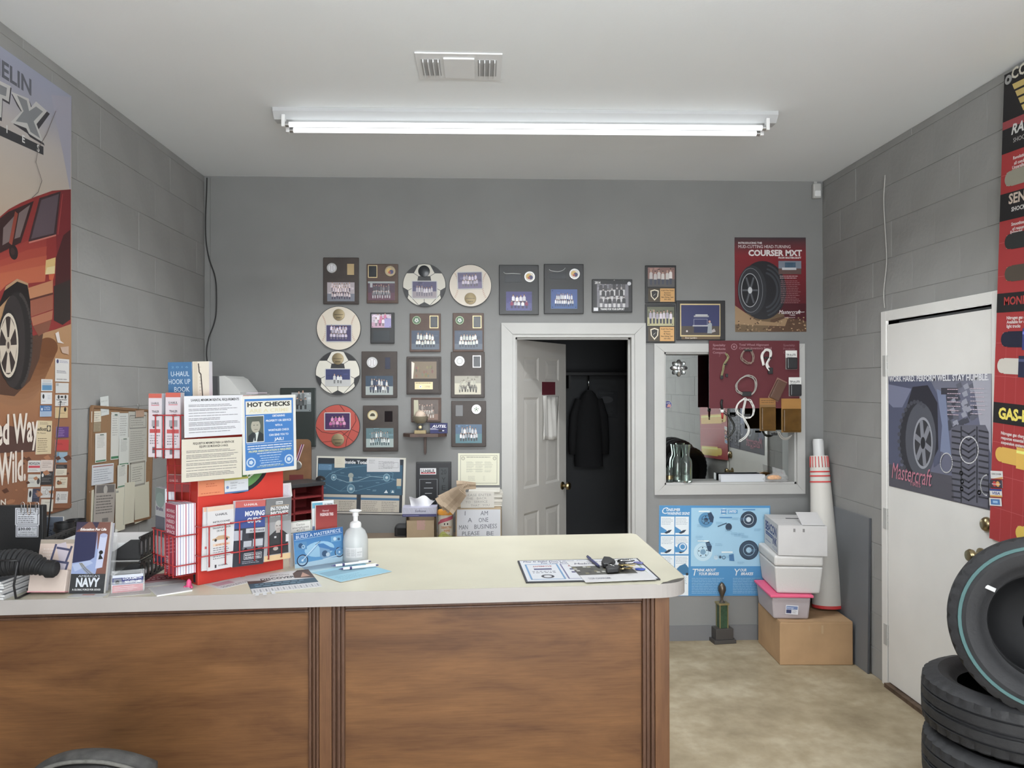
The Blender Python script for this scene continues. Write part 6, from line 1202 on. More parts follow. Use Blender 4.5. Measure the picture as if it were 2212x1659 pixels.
bm = bmesh.new(); fa = bm.faces.new([bm.verts.new((x, -.2, z)) for x, z in P4]); r2_ = bmesh.ops.extrude_face_region(bm, geom=[fa]); bmesh.ops.translate(bm, verts=[g for g in r2_['geom'] if isinstance(g, bmesh.types.BMVert)], vec=(0, .36, 0)); bmesh.ops.recalc_face_normals(bm, faces=bm.faces[:]); bm_obj('paper_feeder', bm, mat('printer_light', alb((196, 196, 194), .92), .4), t)
P4 = [pw(456, 856), pw(460, 822), pw(464, 813), pw(476, 813), pw(477, 856)]
bm = bmesh.new(); fa = bm.faces.new([bm.verts.new((x, -.23, z)) for x, z in P4]); r2_ = bmesh.ops.extrude_face_region(bm, geom=[fa]); bmesh.ops.translate(bm, verts=[g for g in r2_['geom'] if isinstance(g, bmesh.types.BMVert)], vec=(0, .05, 0)); bmesh.ops.recalc_face_normals(bm, faces=bm.faces[:]); bm_obj('control_panel', bm, mat('printer_dark', (.06, .062, .066), .4), t)
q0 = aty(540, 853, yp+.1); box_o = box('paper_sheets', (.1, .2, .008), (0, 0, .004), mat('pale_pink_paper', alb((206, 196, 204), .92), .92), None, 0, (q0.x-.02, yp+.26, zc+zt+.0015)); tag(box_o, 'thin pile of pale sheets on the printer top', 'paper pile')
# ---------------------------------------------------------------- board of alignment parts hung over the mirror
def invb(p, w, h):
    c_ = (168, 120, 128)
    for i, s_ in enumerate(('Specialty', 'Products', 'Company')): p.text(s_, w*.04, h*(.92-.055*i), h*.032, c_, width=w*(.14, .14, .14)[i], bold=1); p.text(s_, w*.82, h*(.92-.055*i), h*.032, (140, 90, 98), width=w*.13, bold=1)
    p.ring(w*.275, h*.91, w*.034, w*.008, c_); p.circ(w*.275, h*.91, w*.012, c_); p.text('Total Wheel Alignment', w*.33, h*.925, h*.032, c_, width=w*.33, bold=1); p.text('Current Inventory Board', w*.33, h*.875, h*.032, c_, width=w*.36, bold=1); p.text('7', w*.105, h*.76, h*.05, (140, 80, 88))
YB = D-.026; PB = (0, YB-.008, 0)
t = sheet('parts_board', 'dark red alignment parts board hung over the mirrored window', 'parts board', rect4(1532, 736, 1727, 882), PB, SB, invb, th=.008, lift=-.008, bg=(106, 34, 44), k=1.35, edge=mat('board_red', alb((90, 30, 38), .88), .5))
YH = YB-.018
def bpt(px, py, dy=0): return aty(px, py, YH-dy)
def coil(label, name, pts, r, m, extra=None, cat='cable', tie=None, offs=3):
    o0 = bpt(*pts[0]); t = thing(name, label, cat, o0)
    for k in range(offs): tube('strand', [p-o0 for p in smoothpath([bpt(px+(k-1)*3.2*math.sin(i*.7+k), py+(k-1)*3*math.cos(i*.9+k), .003*k) for i, (px, py) in enumerate(pts)], 5)], r, m, t, 6)
    for (px, py, w_, h_, mm) in extra or (): q = bpt(px, py, .003)-o0; box('connector', (w_*D/FPX, .012, h_*D/FPX), q, mm, t, .002)
    if tie: q = bpt(*tie, .004)-o0; box('cable_tie', (.022, .014, .006), q, mat('black_plastic'), t, .001)
    return t
M_cg = mat('olive_cable', alb((140, 136, 100), 1.0), .5); M_cgr = mat('grey_cable', alb((150, 146, 140), .88), .45); M_cw = mat('white_cable', alb((212, 210, 206), .88), .4); M_clr = mat('smoky_tube', alb((128, 110, 100), .88), .3); M_bp = mat('black_plastic')
def circle(cx, cy, rx, ry, n=14, a0=1.6): return [(cx+rx*math.cos(a0+i*6.283/n), cy+ry*math.sin(a0+i*6.283/n)) for i in range(n+1)]
coil('olive cable bundle with black plugs at the upper part of the red board', 'cable_bundle', [(1567, 765), (1573, 775), (1566, 786), (1563, 800), (1560, 812)], .0028, M_cg, [(1559, 815, 6, 8, M_bp), (1570, 811, 5, 7, M_bp)], tie=(1567, 787)); 
coil('smoky coil of thin tube, top middle of the red board', 'cable_coil', circle(1616, 771, 13, 15, a0=4.7), .0032, M_clr, [(1616, 757, 18, 4, M_bp)])
coil('white cable bundle with black plugs, top of the red board', 'cable_bundle', [(1648, 790), (1646, 772), (1653, 758), (1664, 756), (1666, 768), (1657, 785), (1662, 800)], .0045, M_cw, [(1664, 801, 10, 14, M_bp), (1659, 773, 16, 4, M_bp)])
coil('grey coil of cable in the middle of the red board', 'cable_coil', circle(1613, 834, 21, 21), .003, M_cgr, [(1613, 851, 20, 10, M_bp)])
coil('white coil of wire hanging below the red board', 'cable_coil', circle(1611, 884, 19, 20, a0=4.7)+[(1604, 898), (1616, 925), (1610, 942), (1596, 952)], .0026, M_cw, [(1614, 897, 14, 6, M_bp)])
o0 = bpt(1560, 870); t = thing('test_plug', 'red and white test plug hanging at the lower edge of the board', 'plug', o0)
tube('black_leads', [(0, 0, .02), (-.006, 0, -.005), (0, 0, -.045)], .008, M_bp, t); tube('white_socket', [(0, 0, -.045), (0, 0, -.065)], .012, M_cw, t, 12); tube('red_body', [(0, 0, -.065), (.001, 0, -.105)], [.009, .006], mat('plug_red', (.3, .03, .03), .4), t, 12); tube('brass_tip', [(.001, 0, -.105), (.001, 0, -.125)], .0045, M_brass, t, 8)
def pack(label, bx, paint, bulge, mb, bg, tilt=0, header=.35, name='blister_pack'):
    x0, y0, x1, y1 = bx; a, b = bpt(x0, y0), bpt(x1, y1); w, h = b.x-a.x, a.z-b.z; t = thing(name, label, 'package', ((a.x+b.x)/2, YH, (a.z+b.z)/2), (0, tilt, 0))
    box('card', (w, .0015, h), (0, .003, 0), mat('pack_card'+label[:6], alb(bg, .88), .6), t); p = Pr(w, h, bg, .88); paint(p, w, h); p.build('printed_card', t, (0, .002, 0))
    bm = bmesh.new(); bm_box(bm, (w*.9, .022, h*(1-header)*.94), (0, -.01, -h*header/2)); bmesh.ops.bevel(bm, geom=bm.edges[:], offset=.007, segments=3, affect='EDGES', profile=.5); bm_obj('bag', bm, mb, t)
    return t
M_bagd = mat('dark_bag', (.03, .03, .032), .25); M_bagb = mat('amber_bag', alb((112, 80, 36), 1.2), .25, alpha=.7, var=.3, vscale=25); M_bagc = mat('smoky_bag', alb((104, 78, 66), .88), .2, alpha=.6)
tipa = lambda p, w, h: (p.rect(0, h*.62, w, h, (206, 204, 200)), p.text('TIP-A-LITE', w*.08, h*.72, h*.1, (40, 40, 44), width=w*.8, bold=1), p.fine(w*.1, h*.64, w*.6, h*.69, 1, (60, 60, 64), seed=1))
pack('white headed pack with a black part, top corner of the red board', (1697, 757, 1722, 798), tipa, 1, M_bagd, (120, 116, 114)); pack('white headed pack with a black part, lower at the edge of the red board', (1704, 815, 1731, 856), tipa, 1, M_bagd, (120, 116, 114))
pack('tilted smoky plastic pouch on the red board', (1668, 818, 1692, 866), lambda p, w, h: None, 1, M_bagc, (120, 84, 72), tilt=.45, header=.05, name='plastic_pouch')
def yb(p, w, h): p.rect(0, h*.8, w, h, (140, 96, 40)); p.fine(w*.1, h*.84, w*.9, h*.96, 2, (90, 60, 26), seed=1); p.ring(w*.5, h*.35, w*.25, w*.05, (190, 160, 90), ry=h*.2)
pack('amber pouch with a looped tie at the bottom of the red board', (1641, 860, 1676, 931), yb, 1, M_bagb, (120, 88, 44), header=.25, name='plastic_pouch')
def yb2(p, w, h): p.rect(0, h*.7, w, h, (150, 104, 36)); p.rect(w*.55, h*.02, w*.98, h*.3, (196, 156, 60)); p.text('Specialty', w*.58, h*.2, h*.05, (60, 40, 20), width=w*.3); p.text('Products', w*.58, h*.12, h*.05, (60, 40, 20), width=w*.28); p.circ(w*.7, h*.42, w*.2, (40, 34, 30), ry=h*.12)
pack('amber pouch with a yellow label at the corner of the red board', (1688, 861, 1731, 934), yb2, 1, M_bagb, (126, 92, 40), header=.28, name='plastic_pouch')
coil('loose pale clip hanging under the amber pouches', 'wire_clip', [(1680, 934), (1686, 944), (1694, 948), (1704, 946), (1710, 940)], .0035, M_cgr, [(1672, 938, 14, 5, M_bp)], cat='clip')
# on the mirror and its sill
ms = D+.102-.003
q = aty(1468, 795, ms-.02); t = thing('crystal_rosette', 'clear plastic rosette stuck on the mirror', 'rosette', (q.x, ms-.002, q.z)); M_gl = mat('clear_plastic', (.8, .82, .82), .06, trans=.9, ior=1.4)
for i in range(8):
    a = i*.785; bm = bmesh.new(); bmesh.ops.create_uvsphere(bm, u_segments=10, v_segments=7, radius=1, matrix=Matrix.Diagonal((.026, .006, .015, 1))); bm_obj('petal', bm, M_gl if i % 2 else mat('silver_petal', (.6, .6, .6), .2, .92), t, (.034*math.cos(a), -.012, .034*math.sin(a)), Matrix.Rotation(-a, 3, 'Y') @ Matrix.Rotation(.35, 3, 'Z'), True)
lathe('hub', [(0, 0), (.02, 0), (.018, .012), (0, .018)], mat('silver_petal'), t, 14, axis='y')
q = aty(1443, 874, ms-.002); t = thing('round_sticker', 'small round blue flag sticker on the mirror', 'sticker', (q.x, ms-.001, q.z)); rr_ = 8.5/FPX*D
lathe('disc', [(0, 0), (rr_, 0), (rr_, .001), (0, .001)], M_paper, t, 24, axis='y'); p = Pr(2*rr_, 2*rr_, (0, 0, 0)); p.V, p.T, p.C, p.n, p.z = [], [], [], 0, 0; p.circ(rr_, rr_, rr_*.96, (70, 74, 130)); p.text('I VOTED', rr_, rr_*1.3, rr_*.24, (220, 220, 226), 'c', rr_*1.2, 1); p.poly([(rr_*.7, rr_*.3), (rr_*1.7, rr_*.35), (rr_*1.75, rr_*1.05), (rr_*1.0, rr_*1.1)], (206, 160, 150))
for i in range(3): p.line([(rr_*.8, rr_*(.4+.22*i)), (rr_*1.7, rr_*(.46+.22*i))], rr_*.07, (180, 70, 70))
p.build('printed_face', t, (0, -.0012, 0))
M_bottle = mat('green_glass', (.78, .9, .84), .03, trans=.95, ior=1.45)
for i, (px, y, hgt, dx) in enumerate(((1482, D+.026, 1, 0), (1463, D+.066, .98, 0))):
    top = aty(px, 961, y); q = aty(px, 1043, y); hb_ = (top.z-WSILL-.0005); rb_ = .040 if i == 0 else .034
    t = thing('glass_bottle', ('greenish glass bottle with silver scrap on the mirror sill, the front one', 'greenish glass bottle on the mirror sill, the one behind')[i], 'bottle', (q.x, y, WSILL+.0005))
    lathe('glass', [(0, 0), (rb_*.95, 0), (rb_, .008), (rb_, hb_*.5), (rb_*.92, hb_*.6), (rb_*.6, hb_*.68), (rb_*.58, hb_*.76), (rb_*.75, hb_*.96), (rb_*.78, hb_), (rb_*.72, hb_), (rb_*.68, hb_*.95), (rb_*.5, hb_*.76), (rb_*.52, hb_*.69), (rb_*.85, hb_*.58), (rb_*.93, hb_*.5), (rb_*.93, .012), (0, .01)], M_bottle, t, 24)
    lathe('foil_scrap', [(0, .0125), (rb_*.8, .0125), (rb_*.7, .03+.02*(1-i)), (rb_*.3, .04+.02*(1-i)), (0, .035)], mat('foil', (.7, .7, .7), .3, .7, bump=.8, bscale=120), t, 12)
q = aty(1444, 1040, D+.04); t = thing('glass_jar', 'small glass jar with a gold band at the sill corner', 'jar', (q.x+.004, D+.04, WSILL+.0005)); lathe('glass', [(0, 0), (.024, 0), (.027, .006), (.027, .07), (.024, .078), (.024, .095), (.022, .095), (.021, .078), (.024, .07), (.024, .01), (0, .008)], M_bottle, t, 20); lathe('gold_band', [(.0272, .02), (.0285, .021), (.0285, .045), (.0272, .046)], M_brass, t, 20)
a, b = aty(1557, 1026, D+.03), aty(1652, 1043, D+.03)
t = thing('plastic_tray', 'long low translucent tray on the mirror sill', 'tray', ((a.x+b.x)/2, D+.05, WSILL+.0005)); hw = (b.x-a.x)/2; hh_ = a.z-WSILL
boxes('tray_walls', [((2*hw, .0025, hh_), (0, -.025, hh_/2)), ((2*hw, .0025, hh_), (0, .025, hh_/2)), ((.0025, .05, hh_), (-hw, 0, hh_/2)), ((.0025, .05, hh_), (hw, 0, hh_/2)), ((2*hw, .05, .0025), (0, 0, .0015))], mat('milky_tray', alb((190, 192, 196), .92), .3), t)
q = aty(1672, 1040, D+.01); t = thing('snack_bag', 'clear bag with orange contents on the mirror sill', 'bag', (q.x+.015, D+.015, WSILL+.0005))
bm = bmesh.new(); bmesh.ops.create_icosphere(bm, subdivisions=3, radius=1)
for vv in bm.verts: n_ = 1+.14*math.sin(vv.co.x*7+vv.co.y*5)*math.cos(vv.co.z*6); vv.co = Vector((vv.co.x*.082*n_, vv.co.y*.026, max(vv.co.z, -.45)*.04*n_+.018))
bm_obj('bag_film', bm, mat('bag_film', (.7, .7, .7), .1, alpha=.22), t, smooth=True)
bm = bmesh.new(); bmesh.ops.create_icosphere(bm, subdivisions=2, radius=1)
for vv in bm.verts: vv.co = Vector((vv.co.x*.05-.012, vv.co.y*.02, max(vv.co.z, -.5)*.02+.026))
bm_obj('orange_contents', bm, mat('orange_food', alb((214, 150, 80), .88), .6, var=.3, vscale=60), t, smooth=True)
v = [(-.02, 0, .03), (.075, .01, .035), (.06, .012, .075), (-.025, .0, .1), (.0, -.004, .06)]; o = mesh('bag_flap', v, [(0, 4, 3), (0, 1, 4), (1, 2, 4), (2, 3, 4)], mat('bag_film'), t); o.modifiers.new('s', 'SOLIDIFY').thickness = .0006
# ================================================================ corner stack: boxes, roll, board, trophy
def pxbox(zb, Lp, Cp, Rp):
    L_, C_, R_ = atz(*Lp, zb), atz(*Cp, zb), atz(*Rp, zb); u = (R_-C_); w = u.length; u.normalize(); v_ = Vector((-u.y, u.x, 0)); d = (L_-C_).dot(v_); return C_, math.atan2(u.y, u.x), w, d
C_, an, w, d = pxbox(0, (1622, 1387), (1685, 1437), (1843, 1437)); hB = .262
d = min(d, D-.03-C_.y)
M_kb = mat('worn_cardboard', alb((160, 130, 98), .78), .75, var=.1, vscale=6, bump=.1, bscale=20)
t = thing('cardboard_box', 'large worn brown cardboard box on the floor under the stack', 'cardboard box', C_, (0, 0, an))
box('box_body', (w, d, hB-.004), (w/2, d/2, (hB-.004)/2), M_kb, t, .006); boxes('top_flap', [((w*.99, d*.49, .0035), (w/2, d*.25, hB-.0018)), ((w*.99, d*.49, .0035), (w/2, d*.75, hB-.0018))], M_kb, t)
box('tape_strip', (.012, .0012, .05), (w*.58, -.0006, hB*.82), mat('tape', alb((176, 150, 120), .88), .25), t); box('tape_strip', (.006, .0012, .03), (w*.4, -.0006, hB*.84), mat('tape'), t)
z1 = hB+.0005
C1, an1, w1, d1 = pxbox(z1, (1625, 1301), (1668, 1338), (1750, 1339)); w1 = .235; d1 = min(d1, .36); hT = .135
def taper(name, w, d, h, in_, m, parent, z0=0, flip=1):
    b_ = in_; v = [(b_, b_, z0), (w-b_, b_, z0), (w-b_, d-b_, z0), (b_, d-b_, z0), (0, 0, z0+h), (w, 0, z0+h), (w, d, z0+h), (0, d, z0+h)]
    o = mesh(name, v, [(3, 2, 1, 0), (4, 5, 6, 7), (0, 1, 5, 4), (1, 2, 6, 5), (2, 3, 7, 6), (3, 0, 4, 7)], m, parent)
    bm = bmesh.new(); bm.from_mesh(o.data); bmesh.ops.bevel(bm, geom=bm.edges[:], offset=.012, segments=3, affect='EDGES', profile=.5); bm.to_mesh(o.data); bm.free(); return o
t = thing('plastic_tub', 'translucent plastic tub with a pink lid', 'storage tub', C1, (0, 0, an1))
taper('tub_body', w1, d1, hT, .012, mat('cloudy_plastic', alb((196, 186, 190), .95), .3, alpha=.8), t)
box('lid', (w1+.024, d1+.02, .016), (w1/2, d1/2, hT+.007), mat('pink_lid', alb((222, 96, 130), .92), .4), t, .006)
p = Pr(.075, .056, (214, 214, 220)); p.rect(.004, .03, .071, .05, (110, 130, 176)); p.rect(.004, .006, .035, .028, (46, 54, 96)); p.fine(.04, .006, .068, .028, 4, (90, 90, 100), seed=2); p.text('Storage', .008, .036, .009, (220, 226, 236)); p.build('label', t, (w1*.5, -.004, hT*.45), Matrix.Rotation(.06, 3, 'Y'))
bm = bmesh.new(); bmesh.ops.create_icosphere(bm, subdivisions=3, radius=1)
for vv in bm.verts: vv.co = Vector((w1/2+vv.co.x*w1*.42, d1/2+vv.co.y*d1*.42, .04+max(vv.co.z, -.8)*.035*(1+.3*math.sin(vv.co.x*6))))
bm_obj('contents', bm, mat('beige_contents', alb((190, 170, 156), .95), .95), t, smooth=True)
z2 = z1+hT+.0165
C2, an2, w2, d2 = pxbox(z2, (1622, 1246), (1674, 1283), (1772, 1291)); w2 = .29; d2 = .41; hC = .233; an2 = an1-.03
M_foam = mat('styrofoam', alb((208, 206, 204), .95), .8, bump=.3, bscale=160)
t = thing('foam_cooler', 'white foam cooler box between the tub and the ink box', 'cooler', C2, (0, 0, an2))
taper('cooler_body', w2, d2, hC*.72, .016, M_foam, t); bm = bmesh.new(); bm_box(bm, (w2+.004, d2+.004, hC*.27), (w2/2, d2/2, hC*.862)); bmesh.ops.bevel(bm, geom=bm.edges[:], offset=.014, segments=3, affect='EDGES', profile=.5); bm_obj('cooler_lid', bm, M_foam, t)
z3 = z2+hC+.0015
C3, an3, w3, d3 = pxbox(z3, (1631, 1170), (1681, 1200), (1788, 1210)); w3 = .29; d3 = .40; hI = .183; an3 = an1-.07
t = thing('carton', 'white carton with blue ink brand lettering on top of the stack', 'carton', C3, (0, 0, an3)); M_wc = mat('white_carton', alb((202, 200, 200), .95), .65, var=.03, vscale=8)
box('box_body', (w3, d3, hI), (w3/2, d3/2, hI/2), M_wc, t, .003)
def beacon(p, w, h):
    B = (50, 66, 124); p.text('BEACON', w*.08, h*.56, h*.32, B, width=w*.84, bold=2); p.rect(w*.1, h*.38, w*.62, h*.5, B); p.fine(w*.13, h*.41, w*.6, h*.47, 1, (180, 186, 206), seed=1); p.text('INK', w*.64, h*.24, h*.27, B, width=w*.3, bold=2); p.fine(w*.1, h*.14, w*.6, h*.22, 1, (110, 120, 160), seed=2); p.text('479-223-1228', w*.62, h*.06, h*.1, (110, 120, 160), width=w*.34)
p = Pr(d3*.96, hI*.96, (202, 200, 200), .95); beacon(p, d3*.96, hI*.96); p.build('printed_side', t, (-.0012, d3/2, hI/2), Matrix.Rotation(-math.pi/2, 3, 'Z'))
boxes('top_flap', [((w3, d3*.5, .003), (w3/2, d3*.75, hI+.0016)), ((w3*.5, d3*.48, .003), (w3*.25, d3*.24, hI+.0016))], M_wc, t); o = box('raised_flap', (w3*.45, .003, d3*.42), (0, 0, d3*.21), M_wc, t, 0, (w3*.72, .01, hI+.004), (-1.25, 0, 0)); 
box('hand_slot', (w3*.3, .02, .002), (w3*.5, d3*.62, hI+.0035), M_dark, t)
for sx in (.33, .52): box('scuff', (.012, .001, .02), (w3*sx, -.0006, hI*.85), mat('scuff_grey', (.25, .24, .24), .95), t)
# rolled poster
pb = aty(1784, 1325, D-.22); pt_ = aty(1764, 948, D-.08); b0 = Vector((pb.x+.012, D-.22, z1+.001)); ax = Vector((pt_.x, D-.1, pt_.z))-b0; L = ax.length; Rr = ax.to_track_quat('Z', 'Y').to_matrix()
t = thing('poster_roll', 'tall white paper roll with red printing leaning in the corner', 'paper roll', b0, Rr)
M_roll = mat('roll_paper', alb((206, 202, 196), .95), .55)
lathe('roll', [(0, .012), (.094, .012), (.09, L*.2), (.074, L*.5), (.058, L*.84), (.054, L*.9), (0, L*.9)], M_roll, t, 30)
lathe('cap', [(0, L*.88), (.034, L*.88), (.034, L*.985), (.03, L), (0, L)], mat('cap_white', (.6, .6, .6), .35), t, 22)
M_rr = mat('roll_red', alb((196, 62, 62), .95), .5)
lathe('red_ring', [(.0955, .010), (.0955, .02), (.0935, .03)], M_rr, t, 30)
for zz, r0 in ((.80, .0615), (.775, .063), (.74, .065)): lathe('red_ring', [(r0+.0006, L*zz), (r0-.0002, L*(zz+.008))], M_rr, t, 30)
for i in range(18):
    a = i*2*math.pi/18; z0_, z1_ = L*.83, L*.895; rA, rB = .0592, .0553; q0 = Vector((rA*math.cos(a), rA*math.sin(a), z0_)); q1 = Vector((rB*math.cos(a), rB*math.sin(a), z1_)); tube('red_stripe', [q0, q1], .0028, M_rr, t, 5)
v = []
for i in range(14): q = i/13; aa = -2.0-.1*math.sin(q*3); rr_ = (.098-.045*q); v += [(rr_*math.cos(aa)+.012, rr_*math.sin(aa), .015+q*L*.6), ((rr_+.012)*math.cos(aa+.5)+.012, (rr_+.012)*math.sin(aa+.5), .015+q*L*.6)]
# grey board against the block wall
a_, b_ = atx(1873, 1450, XR-.03), atx(1797, 1400, XR-.03); zt_ = atx(1875, 1120, XR-.02).z
gy0, gy1 = a_.y, D-.06
t = thing('grey_board', 'thin grey board leaning on the block wall beside the boxes', 'board', (XR-.022, gy0, .001), (0, math.radians(.9), 0))
box('panel', (.009, gy1-gy0, zt_), (0, (gy1-gy0)/2, zt_/2), mat('board_grey', alb((110, 112, 116), .92), .5, var=.05, vscale=4), t, .002); box('edge_strip', (.011, .006, zt_), (0, .001, zt_/2), mat('board_edge', alb((84, 86, 90), .92), .5), t)
# trophy on the floor
tb_ = atz(1560, 1386, 0); t = thing('trophy', 'tall old trophy with a green column on the floor', 'trophy', (tb_.x, tb_.y, 0), (0, 0, .12)); kk = tb_.y/FPX; M_tb = mat('trophy_base', (.06, .055, .052), .45); M_tg = mat('trophy_gold', (.45, .38, .2), .35, .8)
box('foot', (50*kk, 34*kk, 8*kk), (0, 0, 4*kk+.0005), M_tb, t, .003); box('base', (40*kk, 28*kk, 24*kk), (0, 0, 20*kk), M_tb, t, .004)
col = box('column', (18*kk, 18*kk, 50*kk), (0, 0, 57*kk), mat('trophy_green', alb((52, 74, 56), .92), .35, var=.3, vscale=60), t)
for sx in (-1, 1):
    for sy in (-1, 1): box('gilt_edge', (2*kk, 2*kk, 50*kk), (sx*9*kk, sy*9*kk, 57*kk), M_tg, t)
box('cap', (24*kk, 24*kk, 4*kk), (0, 0, 84*kk), M_tg, t, .002)
lathe('ball_figure', [(0, 86*kk), (7*kk, 86*kk), (3*kk, 89*kk), (2*kk, 94*kk), (4*kk, 101*kk), (8.5*kk, 112*kk), (8*kk, 120*kk), (4*kk, 127*kk), (0, 130*kk)], mat('tarnished', (.12, .1, .08), .35, .7), t, 16)
# ================================================================ posters and papers on the block walls
PLW = (XL+.004, 0, 0); NLW = (1, 0, 0)
def paint_px(p, w, h, c, R_, P, n):
    Ri = R_.transposed()
    def f(px, py): q = Ri @ (on(px, py, P, n)-c); return (q.x+w/2, q.z+h/2)
    return f
# big car tyre poster on the left wall
yA = atx(152, 600, XL).y; yB = 2.30; zT, zB = atx(152, 208, XL).z, atx(148, 1098, XL).z
cc = Vector((XL+.003, (yA+yB)/2, (zT+zB)/2)); Rl_ = Matrix((Vector((0, 1, 0)), Vector((-1, 0, 0)), Vector((0, 0, 1)))).transposed(); w, h = yA-yB, zT-zB
t = thing('wall_poster', 'tall desert poster of a red off-road car on the block wall', 'poster', cc, Rl_)
box('backing', (w, .001, h), (0, -.0005, 0), mat('paper_edge'), t)
p = Pr(w, h, (186, 150, 118)); Q = paint_px(p, w, h, cc, Rl_, cc, NLW); q = lambda L: [Q(*a) for a in L]
def clipy(L): return [(min(max(x, 0), w), min(max(y, 0), h)) for x, y in q(L)]
bands = [(1.0, (150, 154, 176)), (.93, (152, 152, 168)), (.85, (178, 170, 166)), (.74, (186, 172, 158)), (.62, (184, 160, 136)), (.5, (176, 138, 98)), (.36, (168, 122, 78)), (.22, (150, 100, 66)), (0, (122, 80, 54))]
for (a, ca), (b, cb_) in zip(bands[:-1], bands[1:]): p.rect(0, h*b, w, h*a, cb_, ca)
p.poly(clipy([(110, 205), (152, 210), (152, 420), (135, 330), (120, 260)]), (158, 156, 172))
# lettering
tl, tr_ = Q(-190, 140), Q(64, 207); sz = .115
x1_, y1_ = Q(67, 206); p.text('MICHELIN', x1_, y1_, .062, (92, 94, 104), 'r', .43, 1)
def bigletter(pts, cc_): p.poly(q(pts), cc_)
bigletter([(24, 203), (63, 218), (70, 236), (79, 223), (107, 246), (82, 280), (96, 315), (64, 296), (58, 288), (28, 268), (48, 246), (36, 228)], (58, 56, 62))
bigletter([(23, 198), (61, 213), (66, 232), (77, 219), (101, 240), (78, 268), (94, 309), (62, 289), (56, 277), (22, 264), (46, 240)], (186, 184, 182)); bigletter([(36, 206), (57, 217), (62, 240), (77, 230), (92, 241), (72, 262), (86, 299), (65, 285), (58, 266), (33, 262), (50, 240)], (124, 126, 130))
bigletter([(-60, 150), (24, 190), (20, 226), (5, 217), (3, 262), (-26, 250), (-26, 205), (-62, 190)], (58, 56, 62)); bigletter([(-60, 146), (22, 186), (18, 220), (4, 212), (2, 254), (-26, 242), (-26, 200), (-62, 184)], (186, 184, 182)); bigletter([(-54, 157), (14, 190), (12, 208), (-2, 203), (-4, 246), (-20, 238), (-20, 194), (-54, 176)], (124, 126, 130))
bigletter([(-180, 90), (-150, 104), (-150, 196), (-90, 222), (-90, 246), (-180, 212)], (186, 184, 182))
bigletter([(-150, 200), (93, 317), (93, 335), (-150, 226)], (56, 56, 60))
for s_, px, py in (('S', 79, 326), ('E', 47, 306), ('I', 13, 286), ('R', -25, 262), ('E', -64, 238), ('S', -106, 214)): x, y = Q(px, py); p.text(s_, x, y, .028, (206, 204, 202), 'l', None, 1)
# the car
def pell(px, py, rx, ry, c_, n=28, a0=0): p.poly([Q(px+rx*math.cos(a0+i*6.2832/n), py+ry*math.sin(a0+i*6.2832/n)) for i in range(n)], c_)
for i in range(9): pell(30+i*9, 815-i*8, 62-5*i, 62-5*i, tuple(v-i*5 for v in (150, 104, 70)))
p.poly(clipy([(-20, 850), (-10, 770), (70, 700), (92, 722), (84, 775), (64, 822), (30, 856)]), (84, 56, 42))
p.poly(clipy([(-170, 650), (-130, 520), (-20, 484), (18, 452), (44, 438), (78, 424), (112, 412), (152, 409), (152, 700), (118, 712), (62, 728), (60, 612), (36, 602), (12, 618), (-4, 660), (-60, 740), (-170, 760)]), (140, 40, 38))
for k, c_ in enumerate(((152, 50, 42), (164, 62, 46), (176, 78, 52), (184, 92, 58))): p.poly(clipy([(-170, 570+22*k), (0, 548+14*k), (58, 520+20*k), (100, 512+20*k), (96, 590+6*k), (60, 612), (36, 602), (12, 616), (-30, 660), (-170, 720)]), c_)
p.poly(clipy([(-120, 560), (-110, 528), (-22, 488), (16, 458), (72, 434), (44, 524), (0, 546)]), (58, 34, 34))
for L in ([(4, 530), (6, 492), (30, 466), (22, 520)], [(30, 516), (40, 460), (64, 442), (42, 512)], [(-100, 556), (-90, 530), (-8, 494), (-8, 536)]): p.poly(clipy(L), (118, 100, 98))
p.line(clipy([(22, 524), (34, 462)]), .02, (140, 60, 44)); p.poly(clipy([(60, 522), (84, 428), (130, 413), (120, 508)]), (62, 40, 44)); p.poly(clipy([(66, 516), (88, 432), (126, 419), (115, 504)]), (92, 76, 84)); p.line(clipy([(62, 524), (120, 508)]), .006, (190, 110, 96))
p.poly(clipy([(130, 411), (152, 409), (152, 500), (148, 560), (122, 560), (120, 508)]), (120, 32, 38)); p.line(clipy([(134, 420), (124, 506)]), .006, (160, 56, 56)); p.poly(clipy([(136, 508), (151, 496), (151, 606), (118, 618), (120, 556)]), (74, 32, 34))
p.poly(clipy([(98, 562), (119, 556), (117, 591), (96, 593)]), (206, 172, 104)); p.poly(clipy([(100, 578), (118, 574), (117, 591), (97, 593)]), (216, 196, 140)); p.poly(clipy([(104, 593), (117, 591), (113, 606), (105, 604)]), (196, 88, 48)); p.circ(*Q(28, 545), .028, (44, 32, 32)); p.circ(*Q(26, 543), .014, (66, 44, 42))
p.poly(clipy([(60, 622), (113, 605), (113, 634), (62, 648)]), (184, 122, 82)); p.poly(clipy([(62, 648), (113, 634), (113, 668), (66, 684)]), (150, 84, 62)); p.poly(clipy([(66, 686), (113, 670), (111, 690), (70, 704)]), (168, 104, 74)); p.poly(clipy([(70, 705), (110, 691), (104, 714), (82, 726)]), (128, 76, 56)); p.line(clipy([(62, 648), (113, 634)]), .008, (92, 48, 40))
p.poly(clipy([(115, 618), (151, 604), (151, 690), (134, 702), (115, 692)]), (52, 42, 40)); p.poly(clipy([(-8, 670), (8, 628), (36, 608), (58, 616), (64, 650), (66, 730), (40, 660), (20, 640)]), (34, 28, 28))
pell(36, 736, 33, 106, (40, 36, 36)); pell(26, 738, 27, 100, (54, 48, 48))
for i in range(26): a = -1.35+i*.104; x, y = 38+31*math.cos(a), 736+102*math.sin(a); pell(x-2, y, 3, 5, (66, 60, 58), 5)
